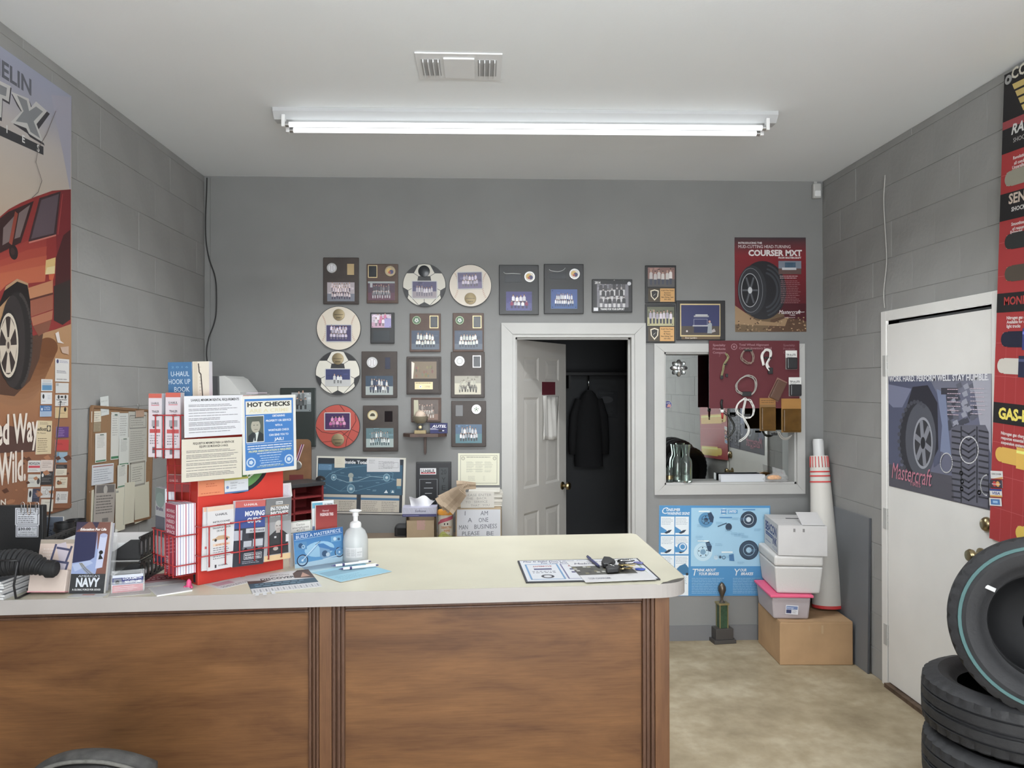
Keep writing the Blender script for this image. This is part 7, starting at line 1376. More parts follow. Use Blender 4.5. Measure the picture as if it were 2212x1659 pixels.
pell(17, 746, 24, 78, (44, 40, 40)); pell(17, 746, 21, 70, (206, 194, 176)); pell(16, 746, 18.5, 63, (60, 50, 48))
for a in range(5):
    an = a*1.2566+.3; c1_, s1_ = math.cos(an), math.sin(an); c2_, s2_ = math.cos(an+.32), math.sin(an+.32); c3_, s3_ = math.cos(an-.32), math.sin(an-.32)
    p.poly([Q(16+3*c2_, 746+10*s2_), Q(16+19*c2_*.98, 746+64*s2_*.98), Q(16+19*c3_*.98, 746+64*s3_*.98), Q(16+3*c3_, 746+10*s3_)], (200, 186, 168))
pell(16, 746, 5.5, 18, (186, 172, 154)); pell(16, 746, 2.5, 8, (90, 76, 70)); pell(-210, 760, 60, 110, (48, 42, 42))
R_ = random.Random(9)
p.poly(clipy([(-160, 930), (20, 920), (90, 935), (90, 975), (-160, 990)]), (84, 58, 52)); p.poly(clipy([(-160, 985), (90, 975), (152, 960), (150, 1098), (-160, 1098)]), (140, 92, 64))
for i in range(70):
    a, b = R_.uniform(-120, 150), R_.uniform(985, 1090); z_ = R_.uniform(3, 12); p.poly(clipy([(a, b), (a+z_, b-z_*.5), (a+z_*1.6, b+z_*.3), (a+z_*.6, b+z_*.7)]), ((170, 116, 80), (96, 60, 44), (150, 98, 66))[i % 3])
x, y = Q(80, 950); p.text('A Civilized Way', x, y, .11, (220, 208, 196), 'r', .56, 1); x, y = Q(53, 1035); p.text('Into The Wild.', x, y, .115, (220, 208, 196), 'r', .46, 1); x, y = Q(10, 1090); p.text('MICHELIN', x, y, .022, (220, 208, 196), 'r', .2, 1)
for L in ([(128, 150), (120, 190), (118, 240), (98, 290), (80, 320), (75, 350), (88, 390), (80, 415), (66, 428)],): p.line(q([(a, b) for a, b in L if b > 212]), .003, (110, 100, 96))
p.poly(clipy([(117, 720), (124, 716), (128, 736), (136, 742), (122, 740)]), (214, 204, 200)); p.poly(clipy([(128, 750), (146, 748), (146, 766), (132, 762)]), (190, 160, 140))
p.build('printed_face', t, (0, -.0012, 0), None, PHOTO)
# cards taped to the poster
def card(label, bx, bg, paint=None, cat='business card', lift=.006, name='business_card'):
    x0, y0, x1, y1 = bx
    sheet(name, label, cat, [(x0, y0), (x1, y0+(x1-x0)*-.0+ (1.5 if y0 > 830 else 2.5)), (x1, y1+(1.0 if y1 < 830 else -2.0)), (x0, y1)], (XL+.0045, 0, 0), NLW, paint or (lambda p, w, h: p.fine(w*.1, h*.2, w*.85, h*.8, 4, (120, 118, 118), seed=len(label))), th=.0006, lift=lift-.004, bg=bg, group='cards taped on the car poster')
Wc = (206, 204, 202)
card('white card with a long list at the top of the right column on the poster', (118, 774, 148, 824), Wc, lambda p, w, h: (p.circ(w*.16, h*.88, w*.08, (70, 70, 110)), p.fine(w*.3, h*.82, w*.9, h*.94, 2, (120, 120, 160), seed=1), p.fine(w*.1, h*.36, w*.9, h*.5, 3, (90, 88, 110), seed=2), p.fine(w*.1, h*.06, w*.9, h*.16, 1, (120, 120, 120), seed=3)))
card('plain white card below the long list card', (119, 826, 147, 850), (198, 198, 196), lambda p, w, h: p.rect(w*.04, h*.7, w*.22, h*.95, (160, 160, 158)))
card('white card with small black figures along its top', (118, 852, 146, 878), Wc, lambda p, w, h: (p.circ(w*.25, h*.8, w*.08, (50, 50, 50)), p.rect(w*.4, h*.72, w*.6, h*.9, (60, 60, 60)), p.circ(w*.78, h*.8, w*.08, (50, 50, 50)), p.text('Rowland Wrecker', w*.1, h*.5, h*.13, (40, 40, 40), width=w*.8, bold=1), p.fine(w*.2, h*.1, w*.9, h*.4, 2, (110, 110, 110), seed=3)))
card('tan card with a small black mark in its corner', (118, 879, 145, 904), (196, 170, 124), lambda p, w, h: (p.circ(w*.78, h*.8, w*.1, (50, 44, 40)), p.fine(w*.3, h*.4, w*.8, h*.5, 1, (110, 90, 66), seed=1)))
card('purple card in the right column on the poster', (120, 921, 147, 946), (94, 60, 122), lambda p, w, h: p.fine(w*.1, h*.1, w*.85, h*.9, 5, (150, 124, 176), seed=6, ragged=.6))
card('red card in the right column on the poster', (118, 949, 147, 974), (180, 56, 56), lambda p, w, h: p.fine(w*.15, h*.5, w*.6, h*.7, 2, (110, 40, 40), seed=2))
card('light blue card under the red card', (121, 976, 144, 1000), (138, 166, 184), lambda p, w, h: (p.rect(0, 0, w*.2, h, (100, 140, 166)), p.fine(w*.35, h*.4, w*.8, h*.6, 1, (90, 120, 140), seed=2)))
card('white card with a black heading bar', (119, 1003, 143, 1028), (206, 198, 180), lambda p, w, h: (p.rect(0, h*.62, w, h, (58, 56, 58)), p.fine(w*.1, h*.68, w*.9, h*.92, 2, (130, 130, 130), seed=2), p.fine(w*.1, h*.1, w*.8, h*.5, 3, (150, 146, 136), seed=4)))
card('cream card with a small dark figure', (119, 1030, 144, 1055), (208, 198, 176), lambda p, w, h: (p.circ(w*.2, h*.5, w*.1, (70, 64, 60), ry=h*.2), p.text('REMINGTON', w*.36, h*.72, h*.1, (130, 110, 84), width=w*.5), p.fine(w*.36, h*.3, w*.9, h*.6, 3, (130, 126, 116), seed=3)))
card('white card with a drawing of a wrench man, lowest of the column', (119, 1061, 145, 1088), Wc, lambda p, w, h: (p.ring(w*.2, h*.6, w*.1, w*.02, (90, 88, 88)), p.line([(w*.2, h*.5), (w*.2, h*.2)], w*.05, (90, 88, 88)), p.line([(w*.08, h*.36), (w*.34, h*.36)], w*.03, (90, 88, 88)), p.fine(w*.4, h*.3, w*.92, h*.8, 4, (130, 128, 128), seed=3)))
card('card with a blue photograph strip, top of the middle column', (88, 818, 112, 846), Wc, lambda p, w, h: (p.rect(w*.06, h*.08, w*.94, h*.5, (84, 136, 176)), p.rect(w*.06, h*.5, w*.94, h*.72, (170, 180, 190)), p.fine(w*.1, h*.8, w*.9, h*.92, 1, (130, 130, 140), seed=1)))
card('white card with a black drop shape', (87, 847, 111, 874), (208, 208, 210), lambda p, w, h: (p.circ(w*.22, h*.66, w*.09, (50, 50, 52), ry=h*.2), p.fine(w*.1, h*.24, w*.4, h*.3, 1, (60, 60, 60), seed=1), p.fine(w*.6, h*.4, w*.9, h*.8, 3, (150, 160, 180), seed=2)))
card('blue and grey card with white lettering', (85, 875, 110, 901), (150, 170, 196), lambda p, w, h: (p.rect(0, h*.48, w, h, (62, 106, 158)), p.text('COASTAL', w*.32, h*.76, h*.13, (206, 214, 226), width=w*.55), p.text('BUTANE', w*.36, h*.58, h*.13, (206, 214, 226), width=w*.5), p.circ(w*.16, h*.66, w*.07, (206, 214, 226))))
card('tall cream leaflet with a bold black heading', (77, 908, 110, 982), (204, 186, 148), lambda p, w, h: (p.text('elliott', w*.04, h*.7, h*.1, (50, 46, 44), width=w*.58, bold=1, sh=.3), p.rect(w*.66, h*.68, w*.92, h*.86, (46, 44, 44)), p.circ(w*.79, h*.77, w*.09, (204, 186, 148)), p.text('Mt. Pleasant', w*.05, h*.61, h*.045, (60, 54, 50), width=w*.56), p.fine(w*.1, h*.06, w*.8, h*.5, 7, (130, 114, 92), seed=5), p.fine(w*.2, h*.88, w*.8, h*.96, 2, (130, 114, 92), seed=6)), 'leaflet')
card('white card with bold lettering over a red stripe', (59, 994, 86, 1021), Wc, lambda p, w, h: (p.text('NICHOLSON', w*.06, h*.64, h*.22, (46, 46, 60), width=w*.86, bold=1), p.rect(w*.04, h*.36, w*.96, h*.56, (196, 70, 84)), p.fine(w*.08, h*.08, w*.9, h*.3, 2, (150, 150, 150), seed=2)))
card('pale pink card beside the red striped card', (87, 993, 113, 1019), (206, 192, 184), lambda p, w, h: p.fine(w*.1, h*.3, w*.9, h*.9, 4, (150, 134, 130), seed=7, ragged=.4))
card('pale card with a small grey lamp picture', (59, 1024, 86, 1053), (196, 196, 190), lambda p, w, h: (p.circ(w*.82, h*.45, w*.12, (70, 70, 72), ry=h*.24), p.fine(w*.15, h*.3, w*.6, h*.5, 3, (150, 150, 150), seed=3), p.rect(0, h*.68, w, h*.72, (150, 150, 146))))
card('black card with white lettering and a star outline', (86, 1018, 113, 1048), (56, 55, 56), lambda p, w, h: (p.circ(w*.16, h*.72, w*.09, (206, 206, 206), n=6), p.text('ISAACS', w*.34, h*.72, h*.13, (190, 190, 190), width=w*.5), p.fine(w*.1, h*.2, w*.9, h*.55, 3, (120, 118, 118), seed=3)))
card('navy card with a light bulb on white', (59, 1055, 84, 1085), (62, 66, 84), lambda p, w, h: (p.rect(0, 0, w*.36, h, (200, 200, 198)), p.circ(w*.18, h*.6, w*.1, (40, 40, 44), ry=h*.26), p.fine(w*.45, h*.3, w*.9, h*.8, 4, (110, 114, 140), seed=3)))
card('white card with round stamps', (87, 1050, 114, 1076), Wc, lambda p, w, h: (p.fine(w*.1, h*.8, w*.9, h*.92, 1, (130, 128, 128), seed=2), p.ring(w*.45, h*.5, w*.12, w*.02, (110, 108, 108)), p.fine(w*.1, h*.2, w*.4, h*.6, 3, (140, 138, 138), seed=3), p.fine(w*.62, h*.2, w*.95, h*.6, 3, (140, 138, 138), seed=4)))
card('blank off white card at the bottom of the middle column', (87, 1078, 113, 1106), (206, 202, 190), lambda p, w, h: p.rect(w*.3, h*.7, w*.8, h*.8, (186, 182, 170)))
# cork board with clipped papers
t = sheet('cork_board', 'cork board covered with papers on the block wall', 'cork board', [(190, 887), (322, 881), (322, 1124), (190, 1140)], PLW, NLW, lambda p, w, h: [p.rect(a*w, b*h, a*w+.004, b*h+.004, (116, 84, 56)) for a, b in [(random.random()*.97, random.random()*.98) for _ in range(160)]], th=.012, bg=(140, 106, 72), edge=mat('cork_edge', alb((122, 94, 66)), .7), lift=.0)
_, _, w_, h_, _ = quad([(190, 887), (322, 881), (322, 1124), (190, 1140)], PLW, NLW)
for s_, c_ in (((w_, .016, .014), (0, -.009, h_/2)), ((w_, .016, .014), (0, -.009, -h_/2)), ((.014, .016, h_), (-w_/2, -.009, 0)), ((.014, .016, h_), (w_/2, -.009, 0))): box('frame_strip', s_, c_, mat('frame_oak', alb((122, 92, 66)), .5), t, .003)
def cp(label, q4, bg, paint, z, cat='paper', curl=0, name='pinned_paper'):
    sheet(name, label, cat, q4, (XL+.0165+z, 0, 0), NLW, paint, th=.0008, bg=bg, group='papers on the cork board')
rc = lambda rows, col=(140, 140, 136), seed=1: (lambda p, w, h: p.fine(w*.12, h*.1, w*.88, h*.92, rows, col, seed=seed, fill=.3))
grn = lambda p, w, h: (p.rect(w*.05, h*.02, w*.95, h*.07, (60, 120, 84)), p.fine(w*.15, h*.5, w*.85, h*.95, 9, (140, 142, 140), seed=4, fill=.3), p.rect(w*.4, h*.93, w*.75, h*.96, (70, 96, 84)))
cp('curled pale slip sticking up above the cork board', [(212, 860), (230, 858), (239, 892), (222, 897)], (196, 200, 198), rc(3, (170, 174, 172)), .001)
cp('small cream card in the top corner of the cork board', [(197, 889), (218, 888), (218, 911), (198, 912)], (206, 198, 178), rc(4), .001, 'card')
cp('grey stamp sized print under the small cream card', [(202, 913), (217, 912), (217, 932), (202, 933)], (150, 136, 110), rc(5, (110, 96, 76)), .001)
cp('white folded leaflet with a green foot, alone on the left of the cork', [(208, 937), (228, 935), (231, 996), (203, 1000)], (206, 204, 198), grn, .003, 'leaflet')
cp('long narrow receipt beside the folded leaflet', [(239, 891), (257, 890), (257, 992), (240, 993)], (198, 198, 192), grn, .001, 'receipt')
cp('long narrow receipt in the middle of the cork board, upper', [(256, 893), (276, 892), (277, 946), (257, 947)], (196, 198, 194), rc(9, seed=5), .003, 'receipt')
cp('long narrow receipt in the middle of the cork board, lower', [(257, 946), (278, 944), (278, 1004), (257, 1006)], (198, 200, 194), grn, .004, 'receipt')
cp('large grey printed form at the upper corner of the cork board', [(276, 890), (318, 888), (316, 998), (278, 1002)], (176, 174, 164), lambda p, w, h: (p.frame(w*.06, h*.68, w*.94, h*.92, w*.02, (110, 108, 104)), p.fine(w*.12, h*.72, w*.88, h*.9, 4, (140, 138, 132), seed=3), p.fine(w*.1, h*.06, w*.9, h*.64, 14, (140, 138, 132), seed=5, fill=.3)), .001, 'form')
cp('torn brown paper scrap pinned at the top of the grey form', [(292, 888), (312, 886), (310, 900), (294, 901)], (170, 140, 118), lambda p, w, h: None, .005)
cp('wide white check clipped across the cork board', [(196, 1006), (246, 1000), (244, 1042), (200, 1048)], (196, 200, 206), lambda p, w, h: (p.rect(w*.04, h*.88, w*.96, h*.93, (150, 90, 84)), p.fine(w*.08, h*.12, w*.9, h*.8, 6, (140, 146, 156), seed=5, fill=.3)), .006, 'check')
cp('narrow white slip beside the wide check', [(252, 1006), (273, 1002), (275, 1050), (255, 1054)], (200, 200, 192), grn, .005, 'receipt')
cp('grey bordered notice at the lower corner of the cork board', [(277, 998), (316, 992), (314, 1048), (279, 1056)], (186, 184, 172), lambda p, w, h: (p.frame(w*.08, h*.07, w*.92, h*.93, w*.05, (140, 136, 126)), p.fine(w*.2, h*.2, w*.8, h*.8, 7, (130, 128, 120), seed=7, fill=.3)), .003, 'notice')
cp('grey program sheet with a dark heading at the bottom of the cork board', [(202, 1053), (243, 1042), (252, 1130), (205, 1128)], (166, 158, 150), lambda p, w, h: (p.rect(w*.06, h*.78, w*.94, h*.98, (110, 106, 104)), p.circ(w*.5, h*.86, w*.1, (176, 172, 166)), p.fine(w*.08, h*.25, w*.9, h*.74, 7, (104, 100, 98), seed=9, fill=.4), p.rect(w*.4, h*.04, w*.7, h*.14, (120, 116, 112))), .007, 'paper')
cp('cream envelope hanging below the program sheet', [(246, 1058), (268, 1052), (272, 1142), (252, 1148)], (206, 202, 182), lambda p, w, h: p.rect(w*.05, h*.9, w*.3, h*.95, (150, 150, 140)), .004, 'envelope')
cp('pale cream envelope in the middle of the bottom row', [(268, 1044), (290, 1040), (290, 1128), (268, 1133)], (198, 194, 174), lambda p, w, h: None, .006, 'envelope')
cp('long cream envelope at the far lower corner of the cork board', [(290, 1052), (324, 1038), (320, 1120), (291, 1131)], (192, 188, 168), lambda p, w, h: None, .003, 'envelope')
cp('cream sheet edge hanging out of the left of the cork board', [(194, 1062), (204, 1056), (204, 1138), (196, 1140)], (200, 196, 176), lambda p, w, h: None, .002)
q0 = atx(299, 880, XL+.03); t = tube('binder_clip', [(0, 0, -.012), (0, -.008, .012), (0, 0, .02), (0, .008, .012), (0, 0, -.012)], .0012, M_silver, None, 6, loc=q0); tag(t, 'steel wire clip at the top of the cork board', 'clip')
# ================================================================ red brochure display on the counter
P1, P2_, P3 = sp(427, 1265), sp(612, 1229), sp(366, 1247); uF = (P2_-P1); wF = uF.length; uF.normalize(); nF = Vector((uF.y, -uF.x, 0)); vF = -nF; dS = max((P3-P1).dot(vF), .2)
hSt = (on(520, 856, P1, nF).z-ZC)
anD = math.atan2(uF.y, uF.x); RD = Matrix.Rotation(anD, 3, 'Z')
M_dr = mat('display_red', alb((206, 62, 52), KC), .4); M_wr = mat('wire_red', alb((186, 60, 62), KC), .4)
ds = thing('brochure_display', 'red revolving brochure display with wire pockets', 'brochure display', P1, RD)
box('column', (wF, dS, hSt), (wF/2, dS/2, hSt/2), M_dr, ds, .002); box('base_plate', (wF*.98, dS*.98, .004), (wF/2, dS/2, .002), mat('black_plastic'), ds)
box('corner_notch', (.012, .012, .03), (.004, .02, .022), mat('void_black', (.01, .01, .01), .9), ds)
def fpt(px, py, off=0.0):           # point in the display's own axes on its front plane, off metres in front
    q = RD.transposed() @ (on(px, py, P1+nF*off, nF)-P1); return Vector((q.x, q.y, q.z))
# round logo on the front
p = Pr(wF, hSt, (206, 62, 52), KC); p.V, p.T, p.C, p.n, p.z = [], [], [], 0, 0
c_ = fpt(515, 990); zmx = fpt(515, 958).z
for rr_, co_ in ((.113, (36, 36, 36)), (.1, (92, 146, 74))): p.poly([(min(max(c_.x+rr_*math.cos(i*.157), .002), wF-.002), min(c_.z+rr_*math.sin(i*.157), zmx)) for i in range(40)], co_)
e_ = fpt(536, 1034); p.text('car', e_.x, e_.z, .02, (236, 236, 230), 'l', None, 1, rot=35)
p.build('round_logo', ds, (wF/2, -.0004, hSt/2), None, PRINT)
def wirepocket(parent, x0, x1, z0, z1, dp, cols, name='wire_pocket', y0=0, flip=None):
    bm = bmesh.new(); r = .0021
    for z in (z0, z1, z0+(z1-z0)*.04 if False else z1): pass
    for z in (z0+(z1-z0)*.28, z1): bm_tube(bm, [(x0, y0, z), (x0, y0-dp, z), (x1, y0-dp, z), (x1, y0, z)], r, 6)
    for k in range(cols):
        x = x0+(x1-x0)*(k+.5)/cols; bm_tube(bm, [(x, y0-dp, z1), (x, y0-dp, z0), (x, y0, z0)], r, 6)
    if flip is not None: bm.transform(flip)
    return bm_obj(name, bm, M_wr, parent, smooth=True)
def brochure(label, corners, off, paint, th=.006, k=KC, bg=(226, 224, 226), tilt=0, group='brochures in the red display'):
    return sheet('brochure', label, 'brochure', corners, P1+nF*off, nF, paint, th, None, group, 0, mat('page_edges', (.62, .62, .66), .7), k, bg)
def instr(p, w, h):
    D_ = (70, 66, 72); p.rect(0, h*.93, w, h, (236, 206, 180)); p.text('U-HAUL', w*.3, h*.85, h*.035, (60, 56, 62), width=w*.46, bold=1)
    for i, (s_, wd) in enumerate((('INSTRUCCIONES', .66), ('PARA EL', .34), ('TRANSPORTADOR', .7), ('DE AUTO', .36))): p.text(s_, w*.53, h*(.74-.048*i), h*.026, D_, 'c', w*wd, 1)
    p.poly([(w*.18, h*.49), (w*.3, h*.5), (w*.4, h*.53), (w*.62, h*.53), (w*.78, h*.5), (w*.84, h*.49), (w*.84, h*.465), (w*.18, h*.465)], (206, 170, 130)); p.circ(w*.3, h*.465, w*.05, (60, 56, 56)); p.circ(w*.72, h*.465, w*.05, (60, 56, 56))
    p.rect(w*.2, h*.37, w*.85, h*.41, (240, 210, 180)); p.text('ADVERTENCIA', w*.54, h*.375, h*.026, (186, 110, 80), 'c', w*.5, 1); p.fine(w*.2, h*.16, w*.88, h*.36, 6, (120, 116, 122), seed=5); p.text('U-HAUL', w*.4, h*.05, h*.025, (60, 56, 62), width=w*.36, bold=1); p.rect(w*.26, h*.03, w*.33, h*.08, (70, 66, 72))
brochure('white auto transport instruction leaflet in the display front pocket, the one behind', [(434, 1097), (480, 1092), (484, 1226), (438, 1232)], .016, lambda p, w, h: (p.rect(0, h*.93, w, h, (240, 190, 160)), p.text('IN', w*.2, h*.72, h*.03, (70, 66, 72), bold=1), p.rect(w*.1, h*.34, w*.25, h*.38, (206, 90, 90))))
brochure('white auto transport instruction leaflet in the display front pocket, the one in front', [(447, 1096), (506, 1088), (500, 1224), (446, 1233)], .026, instr)
def guide(p, w, h):
    p.rect(0, h*.55, w, h, (62, 84, 152)); p.rect(0, h*.9, w, h, (206, 96, 92)); p.rect(0, 0, w, h*.58, (58, 60, 70)); p.rect(w*.38, h*.5, w, h*.57, (206, 208, 214)); p.text('U-HAUL', w*.5, h*.925, h*.032, (236, 232, 232), 'c', w*.44, 1); p.text('MOVING', w*.32, h*.765, h*.075, (238, 238, 242), width=w*.64, bold=2); p.text('GUIDE', w*.4, h*.66, h*.075, (238, 238, 242), width=w*.45, bold=2)
    p.text('SELF-STORAGE', w*.5, h*.52, h*.026, (60, 60, 70), width=w*.48, bold=1); p.rect(w*.48, h*.42, w*.96, h*.49, (40, 42, 50)); p.rect(w*.32, h*.28, w*.58, h*.38, (190, 194, 204)); p.rect(w*.62, h*.28, w*.95, h*.4, (200, 204, 212)); p.rect(w*.3, h*.25, w*.95, h*.29, (110, 112, 124)); p.circ(w*.4, h*.25, w*.05, (24, 24, 28)); p.circ(w*.75, h*.25, w*.05, (24, 24, 28)); p.rect(0, h*.4, w*.26, h*.55, (190, 194, 206))
    p.frame(w*.36, h*.1, w*.92, h*.19, w*.015, (220, 220, 226)); p.text('RESERVATION', w*.39, h*.15, h*.025, (232, 232, 236), width=w*.5, bold=1); p.text('GUARANTEED', w*.39, h*.112, h*.025, (232, 232, 236), width=w*.5, bold=1); p.fine(w*.3, h*.03, w*.95, h*.08, 2, (170, 172, 184), seed=2)
brochure('blue moving guide brochure in the middle of the display front', [(500, 1083), (566, 1078), (567, 1216), (500, 1223)], .018, guide, .016)
def intown(p, w, h):
    p.rect(0, 0, w, h, (186, 186, 188), (140, 140, 142)); p.rect(0, h*.62, w, h, (122, 122, 124)); p.rect(0, h*.62, w, h*.7, (134, 134, 136)); p.rect(w*.4, h*.9, w*.66, h*.95, (214, 214, 214)); p.text('U-HAUL', w*.53, h*.912, h*.024, (50, 50, 54), 'c', w*.22, 1); p.rect(w*.22, h*.875, w*.9, h*.882, (230, 190, 140)); p.text('IN-TOWN', w*.2, h*.81, h*.055, (238, 238, 238), width=w*.68, bold=2, sh=.05); p.text('MOVES', w*.2, h*.735, h*.055, (238, 238, 238), width=w*.68, bold=2, sh=.05); p.text('NOW AVAILABLE 24/7', w*.2, h*.7, h*.02, (226, 226, 226), width=w*.68)
    p.poly([(w*.1, h*.1), (w*.92, h*.1), (w*.88, h*.4), (w*.66, h*.48), (w*.4, h*.48), (w*.16, h*.4)], (58, 58, 60)); p.circ(w*.5, h*.55, w*.13, (196, 186, 180), ry=h*.085, n=24); p.poly([(w*.42, h*.44), (w*.58, h*.44), (w*.57, h*.5), (w*.43, h*.5)], (190, 178, 172)); p.circ(w*.52, h*.6, w*.12, (206, 200, 196), ry=h*.04); p.rect(w*.42, h*.55, w*.48, h*.56, (70, 66, 66)); p.rect(w*.54, h*.55, w*.6, h*.56, (70, 66, 66)); p.rect(w*.45, h*.5, w*.57, h*.506, (150, 110, 104))
    p.circ(w*.42, h*.19, w*.1, (196, 180, 172), ry=h*.03); p.rect(w*.36, h*.36, w*.44, h*.39, (214, 214, 216)); p.rect(0, 0, w, h*.09, (240, 204, 150)); p.rect(w*.8, h*.28, w*.92, h*.4, (226, 226, 230))
brochure('grey in-town moves brochure with a man in a dark shirt', [(567, 1078), (624, 1072), (622, 1204), (566, 1212)], .018, intown, .016)
for x0, x1, zt, zb, off, cols in ((434, 504, 1140, 1222, .036, 2), (501, 566, 1130, 1214, .042, 2), (566, 622, 1116, 1206, .042, 2)):
    a, b = fpt(x0, zt, off), fpt(x1, zt, off); z0 = fpt((x0+x1)/2, zb, off).z; wirepocket(ds, a.x, b.x, z0, a.z, off, cols)
# boards fixed on the front
def reqs(title, bgc, sub, rows, seed):
    def f(p, w, h):
        n_ = len(title)
        for i, s_ in enumerate(title): p.text(s_, w*.52, h*(.87-.08*i), h*(.05 if n_ > 1 else .06), (44, 42, 46), 'c', w*(.82 if n_ == 1 else (.68, .48)[i]), 1)
        y = .8 if n_ == 1 else .74
        R_ = random.Random(seed)
        while y > .1:
            k_ = R_.choice((2, 3, 1)); p.fine(w*.07, h*(y-.035*k_), w*(.94 if R_.random() < .7 else .6), h*y, k_, (112, 110, 114), seed=int(y*1000), fill=.36, ragged=.3); y -= .035*k_+.03
    return f
sheet('notice_board', 'white rental requirements notice at the top of the red display', 'notice', [(400, 856), (526, 853), (523, 938), (395, 946)], P1+nF*.03, nF, reqs(('U-HAUL MINIMUM RENTAL REQUIREMENTS',), 0, 0, 0, 3), th=.002, k=KC, bg=(226, 226, 232))
sheet('notice_board', 'cream Spanish rental requirements notice below the white one', 'notice', [(393, 950), (522, 943), (522, 1031), (391, 1042)], P1+nF*.03, nF, reqs(('REQUISITOS MINIMOS PARA LA RENTA DE', 'EQUIPO DE MUDANZA U-HAUL'), 0, 0, 0, 8), th=.002, k=KC, bg=(222, 214, 196))
def hot(p, w, h):
    B = (54, 124, 196); Wt = (232, 236, 242); p.rect(w*.04, h*.05, w*.95, h*.96, B); p.rect(w*.06, h*.76, w*.92, h*.93, (230, 226, 212)); p.text('HOT CHECKS', w*.09, h*.86, h*.055, (30, 28, 28), width=w*.8, bold=2); p.text('ARE A CRIME', w*.12, h*.785, h*.045, (224, 214, 176), width=w*.74, bold=1)
    p.rect(w*.06, h*.4, w*.39, h*.745, (222, 226, 226)); p.rect(w*.07, h*.41, w*.38, h*.735, (84, 92, 84)); p.poly([(w*.09, h*.41), (w*.38, h*.41), (w*.38, h*.5), (w*.3, h*.54), (w*.17, h*.53), (w*.1, h*.49)], (44, 50, 54)); p.poly([(w*.18, h*.41), (w*.24, h*.55), (w*.29, h*.53), (w*.25, h*.41)], (206, 214, 210)); p.rect(w*.205, h*.42, w*.235, h*.51, (50, 56, 64)); p.circ(w*.235, h*.61, w*.085, (172, 166, 150), ry=h*.085, n=24); p.circ(w*.24, h*.67, w*.085, (84, 88, 80), ry=h*.04, a0=0, a1=3.1416); p.rect(w*.19, h*.62, w*.22, h*.627, (70, 76, 70)); p.rect(w*.25, h*.62, w*.28, h*.627, (70, 76, 70)); p.rect(w*.21, h*.565, w*.27, h*.572, (120, 110, 100))
    for i, (s_, wd, b_) in enumerate((('OBTAINING', .24, 0), ('PROPERTY OR SERVICE', .48, 0), ('WITH A', .14, 0), ('WORTHLESS CHECK', .4, 0), ('CAN SEND YOU TO', .37, 0), ('JAIL!', .18, 1))): p.text(s_, w*.665, h*(.72-.062*i), h*(.026 if i < 5 else .036), Wt, 'c', w*wd, 1)
    p.line([(w*.07, h*.385), (w*.92, h*.385)], h*.004, Wt); p.fine(w*.08, h*.31, w*.92, h*.37, 2, Wt, seed=2, ragged=.02); p.text('PROPER IDENTIFICATION IS REQUIRED', w*.5, h*.275, h*.025, (220, 224, 160), 'c', w*.8, 1); p.fine(w*.25, h*.245, w*.75, h*.268, 1, Wt, seed=3)
    for i in range(5): p.fine(w*(.3+.02*(i % 2)), h*(.21-.03*i), w*(.72-.03*(i % 3)), h*(.235-.03*i), 1, (190, 214, 236), seed=5+i, ragged=.05)
    p.text('HOT CHECK DIVISION (903) 577-6826', w*.5, h*.075, h*.018, (214, 220, 150), 'c', w*.5)
    for x in (.14, .85): p.circ(w*x, h*.15, w*.085, (190, 212, 234), n=26, ry=h*.062); p.circ(w*x, h*.15, w*.06, B, n=24, ry=h*.044); p.circ(w*x, h*.15, w*.042, (200, 218, 236), n=5, ry=h*.03)
sheet('notice_board', 'blue and white hot checks warning poster on the red display', 'notice', [(524, 856), (636, 852), (640, 1014), (522, 1026)], P1+nF*.031, nF, hot, th=.004, k=KC, bg=(228, 226, 218))
sheet('business_card', 'orange card taped under the cream notice', 'card', [(428, 1040), (484, 1035), (484, 1067), (428, 1073)], P1+nF*.002, nF, lambda p, w, h: (p.fine(w*.3, h*.55, w*.75, h*.85, 2, (200, 96, 60), seed=2), p.fine(w*.1, h*.1, w*.9, h*.25, 1, (200, 96, 60), seed=3)), k=KC, bg=(240, 140, 92))
sheet('business_card', 'white card with yellow and blue edges taped beside the orange card', 'card', [(485, 1034), (536, 1029), (536, 1061), (485, 1067)], P1+nF*.0022, nF, lambda p, w, h: (p.rect(0, h*.86, w, h, (196, 190, 80)), p.rect(0, 0, w, h*.1, (84, 124, 180)), p.circ(w*.12, h*.4, w*.06, (120, 150, 200)), p.text('SPARKLING', w*.24, h*.62, h*.09, (110, 110, 120), width=w*.3), p.text('CLEANING', w*.24, h*.45, h*.09, (110, 110, 120), width=w*.26), p.text('SERVICES', w*.24, h*.28, h*.09, (110, 110, 120), width=w*.26), p.fine(w*.58, h*.55, w*.92, h*.66, 1, (170, 170, 180), seed=2)), k=KC, bg=(222, 226, 232))
# side pockets: the display's other faces
nS = -uF; 
def side_obj(px_c, z, off): pass
